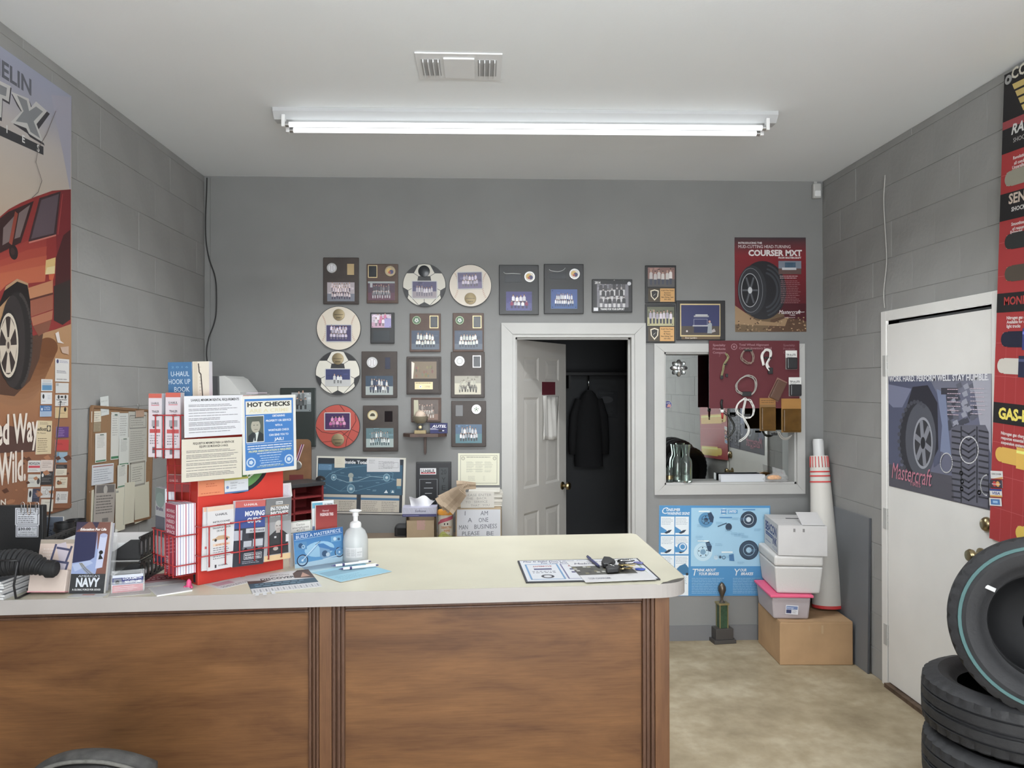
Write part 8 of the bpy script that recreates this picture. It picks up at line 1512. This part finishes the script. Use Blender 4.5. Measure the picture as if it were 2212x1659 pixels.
# stacks of brochures on the narrow side face (x runs inwards along the side, -y outwards)
RS = Matrix.Rotation(anD-math.pi/2, 3, 'Z')         # local x: along +? ; its -y points out of the side face
def stack(label, along, z0, wd, th, ht, cov, paint, lean=0.0, out0=.003):
    # along: distance from the front edge inwards, to the stack's centre
    c = P1+vF*along+nS*(out0+th/2); R_ = Matrix((-vF, uF, Vector((0, 0, 1)))).transposed(); t = thing('brochure', label, 'brochure', Vector((c.x, c.y, ZC+z0)), R_)
    box('pages', (wd, th, ht), (0, 0, ht/2), mat('page_edges'), t)
    n_ = 7
    for k in range(n_): box('cover_edge', (wd+.001, th/n_*.25, ht+.001), (0, -th/2+th*(k+.5)/n_, ht/2), mat('cov%d%s' % (k % 3, label[:4]), alb(cov[k % len(cov)], KC), .5), t)
    p = Pr(wd, ht, cov[0], KC); paint(p, wd, ht); p.build('printed_cover', t, (0, -th/2-.0008, ht/2)); return t
def pinkp(p, w, h):
    p.rect(0, 0, w, h, (190, 70, 96)); 
    for i, s_ in enumerate(('MOVING', 'SOON?', 'NEED', 'EXTRA', 'SPACE')): p.text(s_, w*.12, h*(.88-.075*i), h*.045, (240, 220, 226), width=w*.76, bold=1)
    for i in range(5): p.line([(w*.1, h*(.28+.05*i)), (w*.9, h*(.34+.05*i))], h*.014, (226, 160, 176))
    p.text('U-HAUL', w*.4, h*.06, h*.12, (240, 226, 230), width=h*.2, bold=1, rot=90)
zp = on(405, 1238, P1, nF).z-ZC+.012
stack('thick stack of pink moving leaflets in the side pocket', .045, .04, .075, .06, .215, [(190, 70, 96), (150, 150, 190), (206, 200, 214)], pinkp)
def greyp(p, w, h): p.rect(0, h*.82, w, h, (140, 156, 152)); p.circ(w*.5, h*.84, w*.45, (150, 172, 166), ry=h*.1); p.text('Brusha', w*.1, h*.7, h*.05, (80, 70, 110), width=w*.7, bold=1); p.rect(0, h*.35, w, h*.62, (110, 112, 124)); p.rect(0, h*.1, w, h*.34, (206, 208, 214)); p.rect(0, 0, w, h*.1, (90, 96, 130))
stack('stack of grey green leaflets in the far side pocket', dS*.68, .06, .07, .032, .235, [(196, 198, 200), (120, 130, 150), (206, 206, 212)], greyp, out0=.025)
FS = Matrix.Translation((0, 0, 0)) @ Matrix.Rotation(-math.pi/2, 4, 'Z')      # side pocket wires: x along the side, out of it
def sidepocket(a0, a1, z0, z1, dp, cols): return wirepocket(ds, -a1, -a0, z0, z1, dp, cols, flip=FS)
sidepocket(.0, .085, .035, .16, .07, 3); sidepocket(dS*.68-.042, dS*.68+.042, .055, .165, .066, 3)
box('side_board', (.004, dS*.55, hSt*.96), (-.002, dS*.8, hSt*.48), M_dr, ds)
# upper side pocket with trailer guides
zu = fpt(400, 1000).z
def trailer(p, w, h):
    p.rect(0, h*.93, w, h, (196, 84, 66)); p.text('U-HAUL', w*.2, h*.83, h*.035, (70, 66, 72), width=w*.6, bold=1); p.rect(w*.2, h*.81, w*.8, h*.82, (196, 84, 84)); p.text('TRAILER', w*.25, h*.7, h*.035, (70, 66, 72), width=w*.55, bold=1); p.text('USER', w*.4, h*.64, h*.035, (70, 66, 72), width=w*.35, bold=1); p.rect(w*.25, h*.48, w*.8, h*.58, (150, 146, 150)); p.circ(w*.4, h*.47, w*.08, (60, 60, 64)); p.rect(w*.1, h*.38, w*.9, h*.44, (190, 70, 70)); p.fine(w*.12, h*.2, w*.9, h*.36, 4, (110, 106, 112), seed=4); p.rect(w*.3, h*.06, w*.6, h*.16, (110, 106, 112))
ZR = on(365, 1000, P1+nS*.06, nF).z-ZC
for i, (px0, px1, pyb, lab) in enumerate(((330, 358, 985, 'truck user guide leaflets in the upper rack, the left bundle'), (366, 398, 988, 'trailer user guide leaflets in the upper rack, the right bundle'))):
    yq = P3.y+.05; nU = (nF*.9+Vector((0, -.45, 0))).normalized(); A_ = on((px0+px1)/2, 930, P1+nF*(.0)-uF*.03, nF)
    t = sheet('brochure', lab, 'brochure', [(px0, 850-2*i), (px1, 850-2*i), (px1, pyb), (px0, pyb)], P1+vF*.02, Vector((.05, -1, 0)), trailer, th=.035, k=KC, bg=(212, 200, 206), edge=mat('page_edges'), group='brochures in the red display')
yU = (P1+vF*.02).y
def upt(px, py, dy=0): return RD.transposed() @ (aty(px, py, yU-.042-dy)-P1)
bm = bmesh.new()
for py in (897, 970): bm_tube(bm, [upt(330, py), upt(400, py), upt(402, py)+Vector((.02, .05, 0))], .0021, 6)
for px in (336, 353, 374, 390): bm_tube(bm, [upt(px, 897), upt(px, 990), upt(px, 990)+Vector((.02, .03, 0))], .0021, 6)
bm_obj('wire_pocket', bm, M_wr, ds, smooth=True)
bm = bmesh.new(); yV = yU+.02
def lpt(px, py): return RD.transposed() @ (aty(px, py, yV)-P1)
for px in (362, 378, 393, 410): bm_tube(bm, [lpt(px, 990), lpt(px, 1085)], .0019, 6)
for py in (1006, 1046, 1084): bm_tube(bm, [lpt(360, py-(3 if py > 1010 else 0)), lpt(428, py)], .0019, 6)
bm_obj('wire_rack', bm, M_wr, ds, smooth=True)
sheet('booklet', 'dark red booklets in the lower wire rack behind the display', 'booklet', [(366, 1024), (426, 1026), (426, 1062), (366, 1060)], (0, yV+.02, 0), SB, lambda p, w, h: (p.rect(0, 0, w, h, (134, 44, 46)), p.text('U-HAUL', w*.1, h*.6, h*.14, (206, 170, 170), width=w*.3), p.text('U-HAUL', w*.55, h*.6, h*.14, (206, 170, 170), width=w*.3)), th=.02, k=KC, bg=(134, 44, 46))
# books on top
zTop = ZC+hSt
pk = P1+vF*(dS*.45)+uF*.02
def hook(p, w, h): p.rect(0, 0, w, h, (52, 104, 148)); p.text('2 0 1 6', w*.14, h*.84, h*.05, (110, 150, 184), width=w*.7); p.text('U-HAUL', w*.12, h*.62, h*.13, (206, 214, 222), width=w*.76); p.text('HOOK UP', w*.0+w*.02, h*.41, h*.13, (206, 214, 222), width=w*.9); p.text('BOOK', w*.25, h*.2, h*.13, (206, 214, 222), width=w*.64)
ybk = pk.y
sheet('hitch_book', 'blue hook up book standing on top of the display', 'book', [(374, 784), (424, 782), (424, 862), (372, 862)], (0, ybk, 0), SB, hook, th=.035, k=KC, bg=(52, 104, 148), edge=mat('page_edges'))
def worn(p, w, h): p.rect(w*.05, 0, w*.3, h, (206, 192, 170)); p.line([(w*.36, h*.94), (w*.4, h*.72), (w*.5, h*.66), (w*.55, h*.35), (w*.6, h*.02)], w*.07, (70, 58, 54)); p.fine(w*.42, h*.02, w*.52, h*.9, 10, (50, 44, 44), seed=3)
sheet('worn_book', 'worn cream book with a torn spine on top of the display', 'book', [(422, 782), (463, 781), (455, 862), (426, 862)], (0, ybk-.006, 0), SB, worn, th=.03, k=KC, bg=(220, 208, 190), edge=mat('page_edges'))
sheet('index_card', 'small white pages sticking out at the back of the red display', 'paper', [(612, 1045), (631, 1042), (629, 1072), (611, 1073)], P2_+vF*.03, Vector((0, -1, 0)), rc(8, (170, 165, 180)), th=.02, k=KC, bg=(210, 206, 214))
# ================================================================ right side: banner, door poster, tyres
RR_ = Matrix((Vector((0, -1, 0)), Vector((1, 0, 0)), Vector((0, 0, 1)))).transposed(); RBn = RR_ @ Matrix.Rotation(.055, 3, 'Y')
yF_, yN_ = atx(2154, 650, XR-.02).y, 2.40; zT2, zB2 = 3.0, atx(2135, 1178, XR-.05).z
cc = Vector((XR-.02, (yF_+yN_)/2, (zT2+zB2)/2)); w, h = yF_-yN_, zT2-zB2
t = thing('shock_banner', 'tall red and black shock absorber banner beside the steel door', 'banner', cc, RBn)
box('backing', (w, .002, h), (0, -.001, 0), mat('banner_back', (.3, .05, .05), .5), t)
PBN = (XR-.02, 0, 0); p = Pr(w, h, (166, 44, 46), .95); Q = paint_px(p, w, h, cc, RBn, cc, NLW)
Yv = lambda py, px=2185: Q(px, py)[1]
for i in range(14): p.line([(0, h*i/14), (w, h*i/14)], .002, (190, 90, 88)); p.line([(w*i/13, 0), (w*i/13, h*.42)], .002, (186, 84, 82))
K_ = (34, 32, 34)
p.rect(0, Yv(262), w, h, K_); p.rect(0, Yv(275), w, Yv(258), (150, 60, 66)); p.rect(0, Yv(328), w, Yv(275), K_); p.rect(0, Yv(474), w, Yv(415), K_); p.rect(0, Yv(674), w, Yv(632), K_); p.rect(0, Yv(918), w, Yv(872), K_)
def tx(s_, px, py, sz, c_, b=1, wd=None, sh=0): x, y = Q(px, py); p.text(s_, x, y, sz, c_, 'l', wd, b, sh)
tx('COMPLETE', 2186, 172, .045, (206, 200, 184)); tx('RANCHO', 2186, 291, .042, (206, 206, 204), sh=.25); tx('SHOCKS', 2190, 308, .018, (190, 188, 186), 0); tx('SENSA', 2180, 441, .042, (206, 186, 170)); tx('SHOCKS', 2186, 457, .018, (214, 210, 206)); tx('MONROE', 2170, 659, .034, (176, 50, 48)); tx('GAS-MAGNUM', 2158, 903, .048, (236, 216, 70), 2)
x, y = Q(2188, 182)
for i in range(5): p.poly([(x+.02*i, y-.035*i), (x+.6, y-.035*i), (x+.6, y-.035*i-.026), (x+.02*i+.014, y-.035*i-.026)], (196, 170, 92))
for s_, px, py in (('Revolutionary', 2190, 345), ('all conditions', 2192, 356), ('Unparalleled', 2188, 366), ('Impact control', 2190, 377), ('Smoothness', 2186, 488), ('of response', 2188, 498), ('Enhanced', 2184, 506), ('Nitrogen gas charged', 2176, 690), ('Available for cars,', 2176, 699), ('light trucks', 2176, 708), ('Nitrogen gas charged', 2164, 938), ('response essential', 2164, 948), ('suspension system', 2164, 958)): tx(s_, px, py, .0135, (226, 214, 212))
def shock(py, c1_, c2_, px=2176, tip=(206, 200, 186)):
    x, y = Q(px, py); p.rect(x, y-.028, x+.05, y+.028, tip); p.rect(x+.03, y-.034, x+.14, y+.034, c2_); p.rect(x+.12, y-.045, w*.95, y+.045, c1_); p.rect(x+.12, y+.02, w*.95, y+.032, tuple(min(255, v*1.5+20) for v in c1_)); p.circ(x+.02, y, .032, c2_)
shock(388, (186, 180, 164), (150, 146, 130)); shock(523, (70, 74, 72), (44, 46, 46)); shock(592, (70, 60, 74), (80, 70, 60), tip=(206, 190, 120)); shock(733, (56, 64, 124), (34, 36, 56), 2168); shock(790, (40, 44, 70), (206, 200, 190), 2160); shock(980, (226, 178, 60), (220, 172, 60), 2156, (60, 54, 46)); shock(1150, (230, 196, 60), (226, 190, 60), 2200)
p.build('printed_face', t, (0, -.0022, 0), None, PRINT)
lathe('grommet', [(.008, 0), (.02, 0), (.02, .003), (.008, .003)], M_silver, t, 16, (-w/2+.03, -.0035, h/2-.03), None, True, 'y')
def cardlogo(kind):
    def f(p, w, h):
        if kind == 0: p.text('DISCOVER', w*.1, h*.5, h*.2, (70, 66, 70), width=w*.8, bold=1); p.poly([(w*.2, 0), (w, 0), (w, h*.3)], (214, 150, 90))
        if kind == 1: p.rect(0, 0, w, h, (66, 58, 70)); p.circ(w*.36, h*.5, h*.36, (196, 60, 60), ry=h*.36); p.circ(w*.64, h*.5, h*.36, (224, 160, 70), ry=h*.36); p.text('MasterCard', w*.5, h*.42, h*.13, (230, 230, 230), 'c', w*.7, 1)
        if kind == 2: p.rect(0, h*.75, w, h, (50, 70, 140)); p.rect(0, 0, w, h*.2, (214, 160, 70)); p.text('VISA', w*.5, h*.3, h*.34, (50, 70, 140), 'c', w*.7, 1, sh=.2)
        if kind == 3: p.rect(w*.12, h*.15, w*.88, h*.85, (70, 120, 180)); p.rect(w*.3, h*.35, w*.7, h*.65, (150, 190, 226))
    return f
for i, nm in enumerate(('white card payment sticker with an orange corner on the red banner', 'dark payment sticker with red and orange circles on the red banner', 'white payment sticker with blue lettering on the red banner', 'white payment sticker with a blue square on the red banner')):
    y0 = 1017+19.5*i; x0 = 2141-.9*i; sheet('payment_sticker', nm, 'sticker', [(x0, y0), (x0+26, y0+1), (x0+25, y0+18), (x0-1, y0+16)], (XR-.0238, 0, 0), NLW, cardlogo(i), th=.0008, lift=.0005, bg=(216, 214, 212))
# poster on the steel door
PD = 0
cn = [(1920, 812), (2146, 808), (2137, 1098), (1920, 1052)]
yA_, yB_ = atx(1920, 900, XR-.008).y, atx(2143, 900, XR-.008).y; zTa, zBa = atx(1921, 813, XR-.008).z, atx(2030, 1076, XR-.008).z
cc = Vector((XR-.0075, (yA_+yB_)/2, (zTa+zBa)/2)); w, h = yA_-yB_, zTa-zBa; t = thing('tire_poster', 'grey blue tire poster taped on the white steel door', 'poster', cc, RR_)
box('backing', (w, .0008, h), (0, -.0005, 0), mat('paper_edge'), t)
p = Pr(w, h, (104, 106, 128)); Q = paint_px(p, w, h, cc, RR_, cc, NLW); cl = lambda L: [(min(max(x, 0), w), min(max(y, 0), h)) for x, y in [Q(*a) for a in L]]
p.rect(0, 0, w, h*.2, (84, 82, 92)); p.rect(0, h*.86, w, h, (112, 114, 132))
R_ = random.Random(12)
for i in range(60): a, b = R_.uniform(2040, 2146), R_.uniform(830, 930); p.poly(cl([(a, b), (a+10, b-6), (a+14, b+5), (a+4, b+9)]), ((70, 72, 84), (150, 152, 168), (96, 98, 112))[i % 3])
p.poly(cl([(2100, 812), (2146, 808), (2142, 980), (2120, 930)]), (164, 164, 178))
p.poly(cl([(1920, 812), (2010, 820), (2030, 860), (2040, 930), (2030, 1000), (2018, 1010), (2016, 900), (1990, 870), (1960, 890), (1948, 940), (1945, 1010), (1920, 1000)]), (84, 88, 112)); p.poly(cl([(1920, 830), (1970, 840), (1950, 880), (1930, 880), (1920, 870)]), (120, 124, 150)); p.poly(cl([(1972, 836), (2005, 832), (2026, 870), (2028, 970), (2018, 990), (2012, 900), (1985, 866), (1958, 886), (1944, 930)]), (46, 46, 56)); p.poly(cl([(2024, 840), (2044, 850), (2050, 930), (2056, 985), (2032, 975), (2036, 920)]), (120, 130, 160)); p.rect(*cl([(2034, 852)])[0], *cl([(2070, 838)])[0], (60, 60, 70))
def pel(px, py, rx, ry, c_, n=30): p.poly([Q(px+rx*math.cos(i*6.2832/n), py+ry*math.sin(i*6.2832/n)) for i in range(n)], c_)
pel(1982, 950, 38, 84, (50, 50, 58)); pel(1990, 950, 33, 80, (84, 86, 96))
for i in range(22): a = 1.2+i*.19; x, y = 1980+37*math.cos(a), 950+82*math.sin(a); pel(x, y, 4, 5, (74, 76, 86), 6)
pel(1995, 957, 21, 56, (150, 152, 162)); pel(1995, 957, 18, 50, (56, 56, 62))
for i in range(6): a = i*1.047+.3; p.line([Q(1995, 957), Q(1995+16*math.cos(a), 957+46*math.sin(a))], .03, (130, 132, 142))
pel(1995, 957, 5, 13, (40, 40, 46))
p.poly(cl([(2056, 925), (2070, 918), (2130, 918), (2138, 935), (2136, 1098), (2080, 1086), (2062, 1080), (2056, 1000)]), (98, 98, 112))
for i in range(12):
    y = 930+i*13; p.line(cl([(2058, y), (2076, y+3)]), .008, (52, 52, 60)); p.line(cl([(2116, y), (2136, y+4)]), .008, (52, 52, 60)); p.line(cl([(2080, y), (2094, y+8), (2108, y-2)]), .008, (52, 52, 60))
for x in (2078, 2112): p.line(cl([(x, 922), (x, 1085)]), .008, (52, 52, 60))
def prg(px, py, rx, ry, n=26): p.line([Q(px+rx*math.cos(i*6.2832/n), py+ry*math.sin(i*6.2832/n)) for i in range(n+1)], .006, (222, 222, 226))
prg(2095, 972, 20, 29); prg(2046, 1000, 13, 21); p.line([Q(2134+(-14)*math.cos(i*.2-1.5), 1048-22*math.sin(i*.2-1.5)) for i in range(16)], .006, (222, 222, 226)); prg(2078, 1022, 3, 4); prg(2080, 1040, 3, 4); prg(2079, 1056, 3, 4); prg(2117, 1064, 3, 4)
x, y = Q(1922, 824); x2 = Q(2143, 824)[0]; p.text('WORK HARD. PERFORM WELL. STAY HUMBLE.', x, y, .03, (222, 222, 228), width=(x2-x)*.98, bold=1)
for i in range(7): a, b = Q(2048, 838+9*i); p.fine(a, b-.012, a+.11, b, 1, (196, 172, 186), seed=i); a, b = Q(2098, 836+9*i); p.fine(a, b-.012, a+.11, b, 1, (196, 182, 196), seed=i+9)
x, y = Q(1928, 1032); p.text('Mastercraft', x, y, .085, (196, 120, 140), width=.37, sh=.3); x, y = Q(1967, 1048); p.text('TIRES', x, y, .02, (196, 120, 140), width=.1)
p.build('printed_face', t, (0, -.0011, 0), None, PRINT)
# tyres
M_tyre = mat('tyre_rubber', alb((46, 46, 48), 1.1), .62, bump=.25, bscale=90, var=.12, vscale=8); M_inner = mat('tyre_inner', (.012, .012, .013), .8)
def tyre(label, loc, rot, Ro=.31, Ri=.19, Wd=.2, group='tires stacked by the steel door', ring=None, sub=144):
    t = thing('tire', label, 'tire', loc, rot, group)
    hw = Wd/2; prof = []      # (r, z) from one bead over the tread to the other bead
    side = [(Ri, -hw*.62), (Ri+.012, -hw*.70), (Ri+.02, -hw*.80), (Ri+.035, -hw*.93), (Ri+.06, -hw*1.0), (Ri+.063, -hw*1.012), (Ri+.067, -hw*1.0), (Ro-.05, -hw*.99), (Ro-.028, -hw*.94), (Ro-.013, -hw*.86)]
    tread = []
    gz = [-.78, -.42, -.36, -.04, .04, .36, .42, .78]
    tread = [(Ro-.004, -hw*.8), (Ro-.001, -hw*.56), (Ro, -hw*.5), (Ro-.009, -hw*.485), (Ro-.009, -hw*.43), (Ro, -hw*.415), (Ro+.001, -hw*.1), (Ro-.008, -hw*.085), (Ro-.008, -hw*.02), (Ro+.001, 0)]
    half = side+tread; prof = half+[(r, -z) for r, z in half[-2::-1]]
    v, f = [], []; N = sub
    for j, (r, z) in enumerate(prof):
        for k in range(N):
            rr = r
            if r > Ro-.03 and abs(z) > hw*.52 and k % 4 == 0: rr -= .006
            if abs(z) < hw*.4 and (k+int(z*90)) % 6 == 0 and r > Ro-.004: rr -= .003
            a = 2*math.pi*k/N; v.append((rr*math.cos(a), rr*math.sin(a), z))
    for j in range(len(prof)-1):
        for k in range(N): f.append((j*N+k, j*N+(k+1) % N, (j+1)*N+(k+1) % N, (j+1)*N+k))
    o = mesh('tread_and_sidewall', v, f, M_tyre, t, smooth=True)
    try: o.data.set_sharp_from_angle(angle=math.radians(35))
    except Exception: pass
    lathe('inner_liner', [(Ri+.001, -hw*.62), (Ri+.03, -hw*.66), (Ro-.045, -hw*.75), (Ro-.03, -hw*.4), (Ro-.03, hw*.4), (Ro-.045, hw*.75), (Ri+.03, hw*.66), (Ri+.001, hw*.62)], M_inner, t, 48)
    if ring is not None:
        lathe('paint_ring', [(ring-.006, hw*.995+.001), (ring-.005, hw*1.0+.0025), (ring+.005, hw*1.0+.0025), (ring+.006, hw*.995+.001)], mat('teal_paint', alb((70, 106, 106), 1.1), .5), t, 64)
    return t
txc, tyc = 1.95, 2.72
tyre('tire lying at the bottom of the stack by the steel door', (txc-.01, tyc, .1015), (0, 0, .3)); tyre('tire lying second from the floor in the stack', (txc-.012, tyc-.01, .306), (0, 0, 1.1))
t3 = tyre('tire lying on top of the stack, under the leaning one', (txc+.004, tyc+.02, .5105), (0, 0, .7))
# leaning tyre: faces the viewer, tipped back
zc_ = 1.683-(1358-822)/FPX*2.5; fx = aty(2264, 1352, 2.55)
face = Vector((-.62, -1, .2)).normalized(); R3 = face.to_track_quat('Z', 'Y').to_matrix()
t4 = tyre('tire leaning upright on the stack with a teal line on its sidewall', (fx.x, 2.55, fx.z), R3, .3, .18, .19, ring=.262)
t5 = tyre('added tire behind the leaning one, closed by a black disc', Vector((fx.x, 2.55, fx.z))-face*.172+Vector((-.0, 0, -.012)), R3, .27, .17, .15)
lathe('hole_disc', [(0, .0), (.05, .004), (.06, -.02), (.12, -.01), (.165, .03), (.172, .05), (.172, -.05), (.1, -.06), (0, -.06)], mat('hole_dark', (.008, .008, .009), .7), t5, 36)  # black disc added to darken the leaning tire's hole, standing in for shade
hw = .095
q_ = R3 @ Vector((0, 0, 1))
st = box('sticker', (.014, .03, .001), (0, 0, 0), M_paper, t4); dl = R3.transposed() @ (on(2140, 1271, Vector((fx.x, 2.55, fx.z))+q_*hw*.95, q_)-Vector((fx.x, 2.55, fx.z))); st.location = (dl.x, dl.y, hw*.93); st.rotation_euler = (0, .25, 1.2)
for px, py, w_ in ((2160, 1622, .035), (2180, 1624, .02), (2202, 1626, .03)):
    pass
ls = Vector((txc-.012-.332*.55, tyc-.01-.332*.84, .39))
tg = thing('tire_label', 'foil tire labels stuck on the tread of the second tire', 'label', (0, 0, 0))
for i in range(5):
    a = math.radians(240+i*7.5+(6 if i > 2 else 0)); rr = .3125; o = box('foil_piece', (.034, .001, .05), (0, 0, 0), mat('foil_label%d' % (i % 2), alb(((206, 200, 206), (170, 150, 160))[i % 2], .85), .25, .4), tg, 0, (txc-.012+rr*math.cos(a), tyc-.01+rr*math.sin(a), .32), (0, 0, a+math.pi/2))
# ================================================================ chair in front of the counter
M_lea = mat('worn_leather', (.014, .0135, .013), .5, var=.5, vscale=14, bump=.3, bscale=60); M_worn = mat('worn_rim', alb((74, 72, 70), 1.3), .7, var=.4, vscale=30, bump=.4, bscale=80)
cy = 1.78; a, b = aty(66, 1659, cy), aty(322, 1659, cy); top = aty(225, 1622, cy)
cxm = (a.x+b.x)/2; cwid = (b.x-a.x)
t = thing('office_chair', 'worn black padded chair just in front of the counter', 'chair', (cxm, cy, 0))
zt = top.z
def backpad(name, w, zlo, zhi, y0, th, m, crown):
    v, f = [], []; n_ = 16; rings = [(0, -th/2, 0), (0, -th/2, 0)]
    prof = []
    for i in range(n_+1):
        u = -1+2*i/n_; zz = zhi-crown*(abs(u)**2.2); prof.append((u*w/2, zz))
    L = []
    for (yy, ins) in ((-th/2, .012), (-th/2-.006, .03), (-th*.1, .0), (th*.35, .0), (th/2, .014)):
        L.append([(x*(1-ins/w*2), yy+y0+.10*(x/w)**2, z-ins*.6) for x, z in prof]+[(w/2*(1-ins/w*2), yy+y0+.025, zlo), (-w/2*(1-ins/w*2), yy+y0+.025, zlo)])
    order = [L[1], L[0], L[2], L[3], L[4]]; m_ = len(order[0])
    for r in order: v += r
    for j in range(len(order)-1):
        for k in range(m_): f.append((j*m_+k, j*m_+(k+1) % m_, (j+1)*m_+(k+1) % m_, (j+1)*m_+k))
    f.append(tuple(range(m_))[::-1]); f.append(tuple(range((len(order)-1)*m_, len(order)*m_)))
    o = mesh(name, v, f, m, t, smooth=True); bm = bmesh.new(); bm.from_mesh(o.data); bmesh.ops.recalc_face_normals(bm, faces=bm.faces[:]); bm.to_mesh(o.data); bm.free(); return o
backpad('backrest', cwid*1.02, .5, zt, .0, .045, M_worn, .045)
backpad('back_pad', cwid*.99, .52, zt-.014, -.03, .02, M_lea, .045)
tube('worn_piping', [(u*cwid*.49, -.032+.1*(u*.49)**2, zt-.008-.045*abs(u)**2.2) for u in [(-1+i/10) for i in range(21)]], .0045, mat('worn_piping', alb((112, 110, 105), 1.5), .8, var=.3, vscale=60), t)
box('seat', (.42, .4, .07), (0, .02-.27, .44), M_lea, t, .03, seg=3)
for e in (-1, 1): tube('arm_post', [(e*.2, -.05, .5), (e*.24, -.1, .62), (e*.24, -.32, .64)], .014, mat('black_plastic'), t)
tube('stem', [(0, -.2, .41), (0, -.2, .08)], .025, M_chrome, t, 12); tube('back_support', [(0, -.15, .42), (0, .06, .45), (0, .03, .62)], .018, mat('black_plastic'), t)
for k in range(5): an = k*1.2566; leg = tube('leg', [(0, -.2, .1), (.26*math.cos(an), -.2+.26*math.sin(an), .065)], [.022, .014], mat('black_plastic'), t); lathe('caster', [(0, -.012), (.026, -.012), (.026, .012), (0, .012)], mat('black_plastic'), leg, 14, (.26*math.cos(an), -.2+.26*math.sin(an), .027), None, True, 'x')
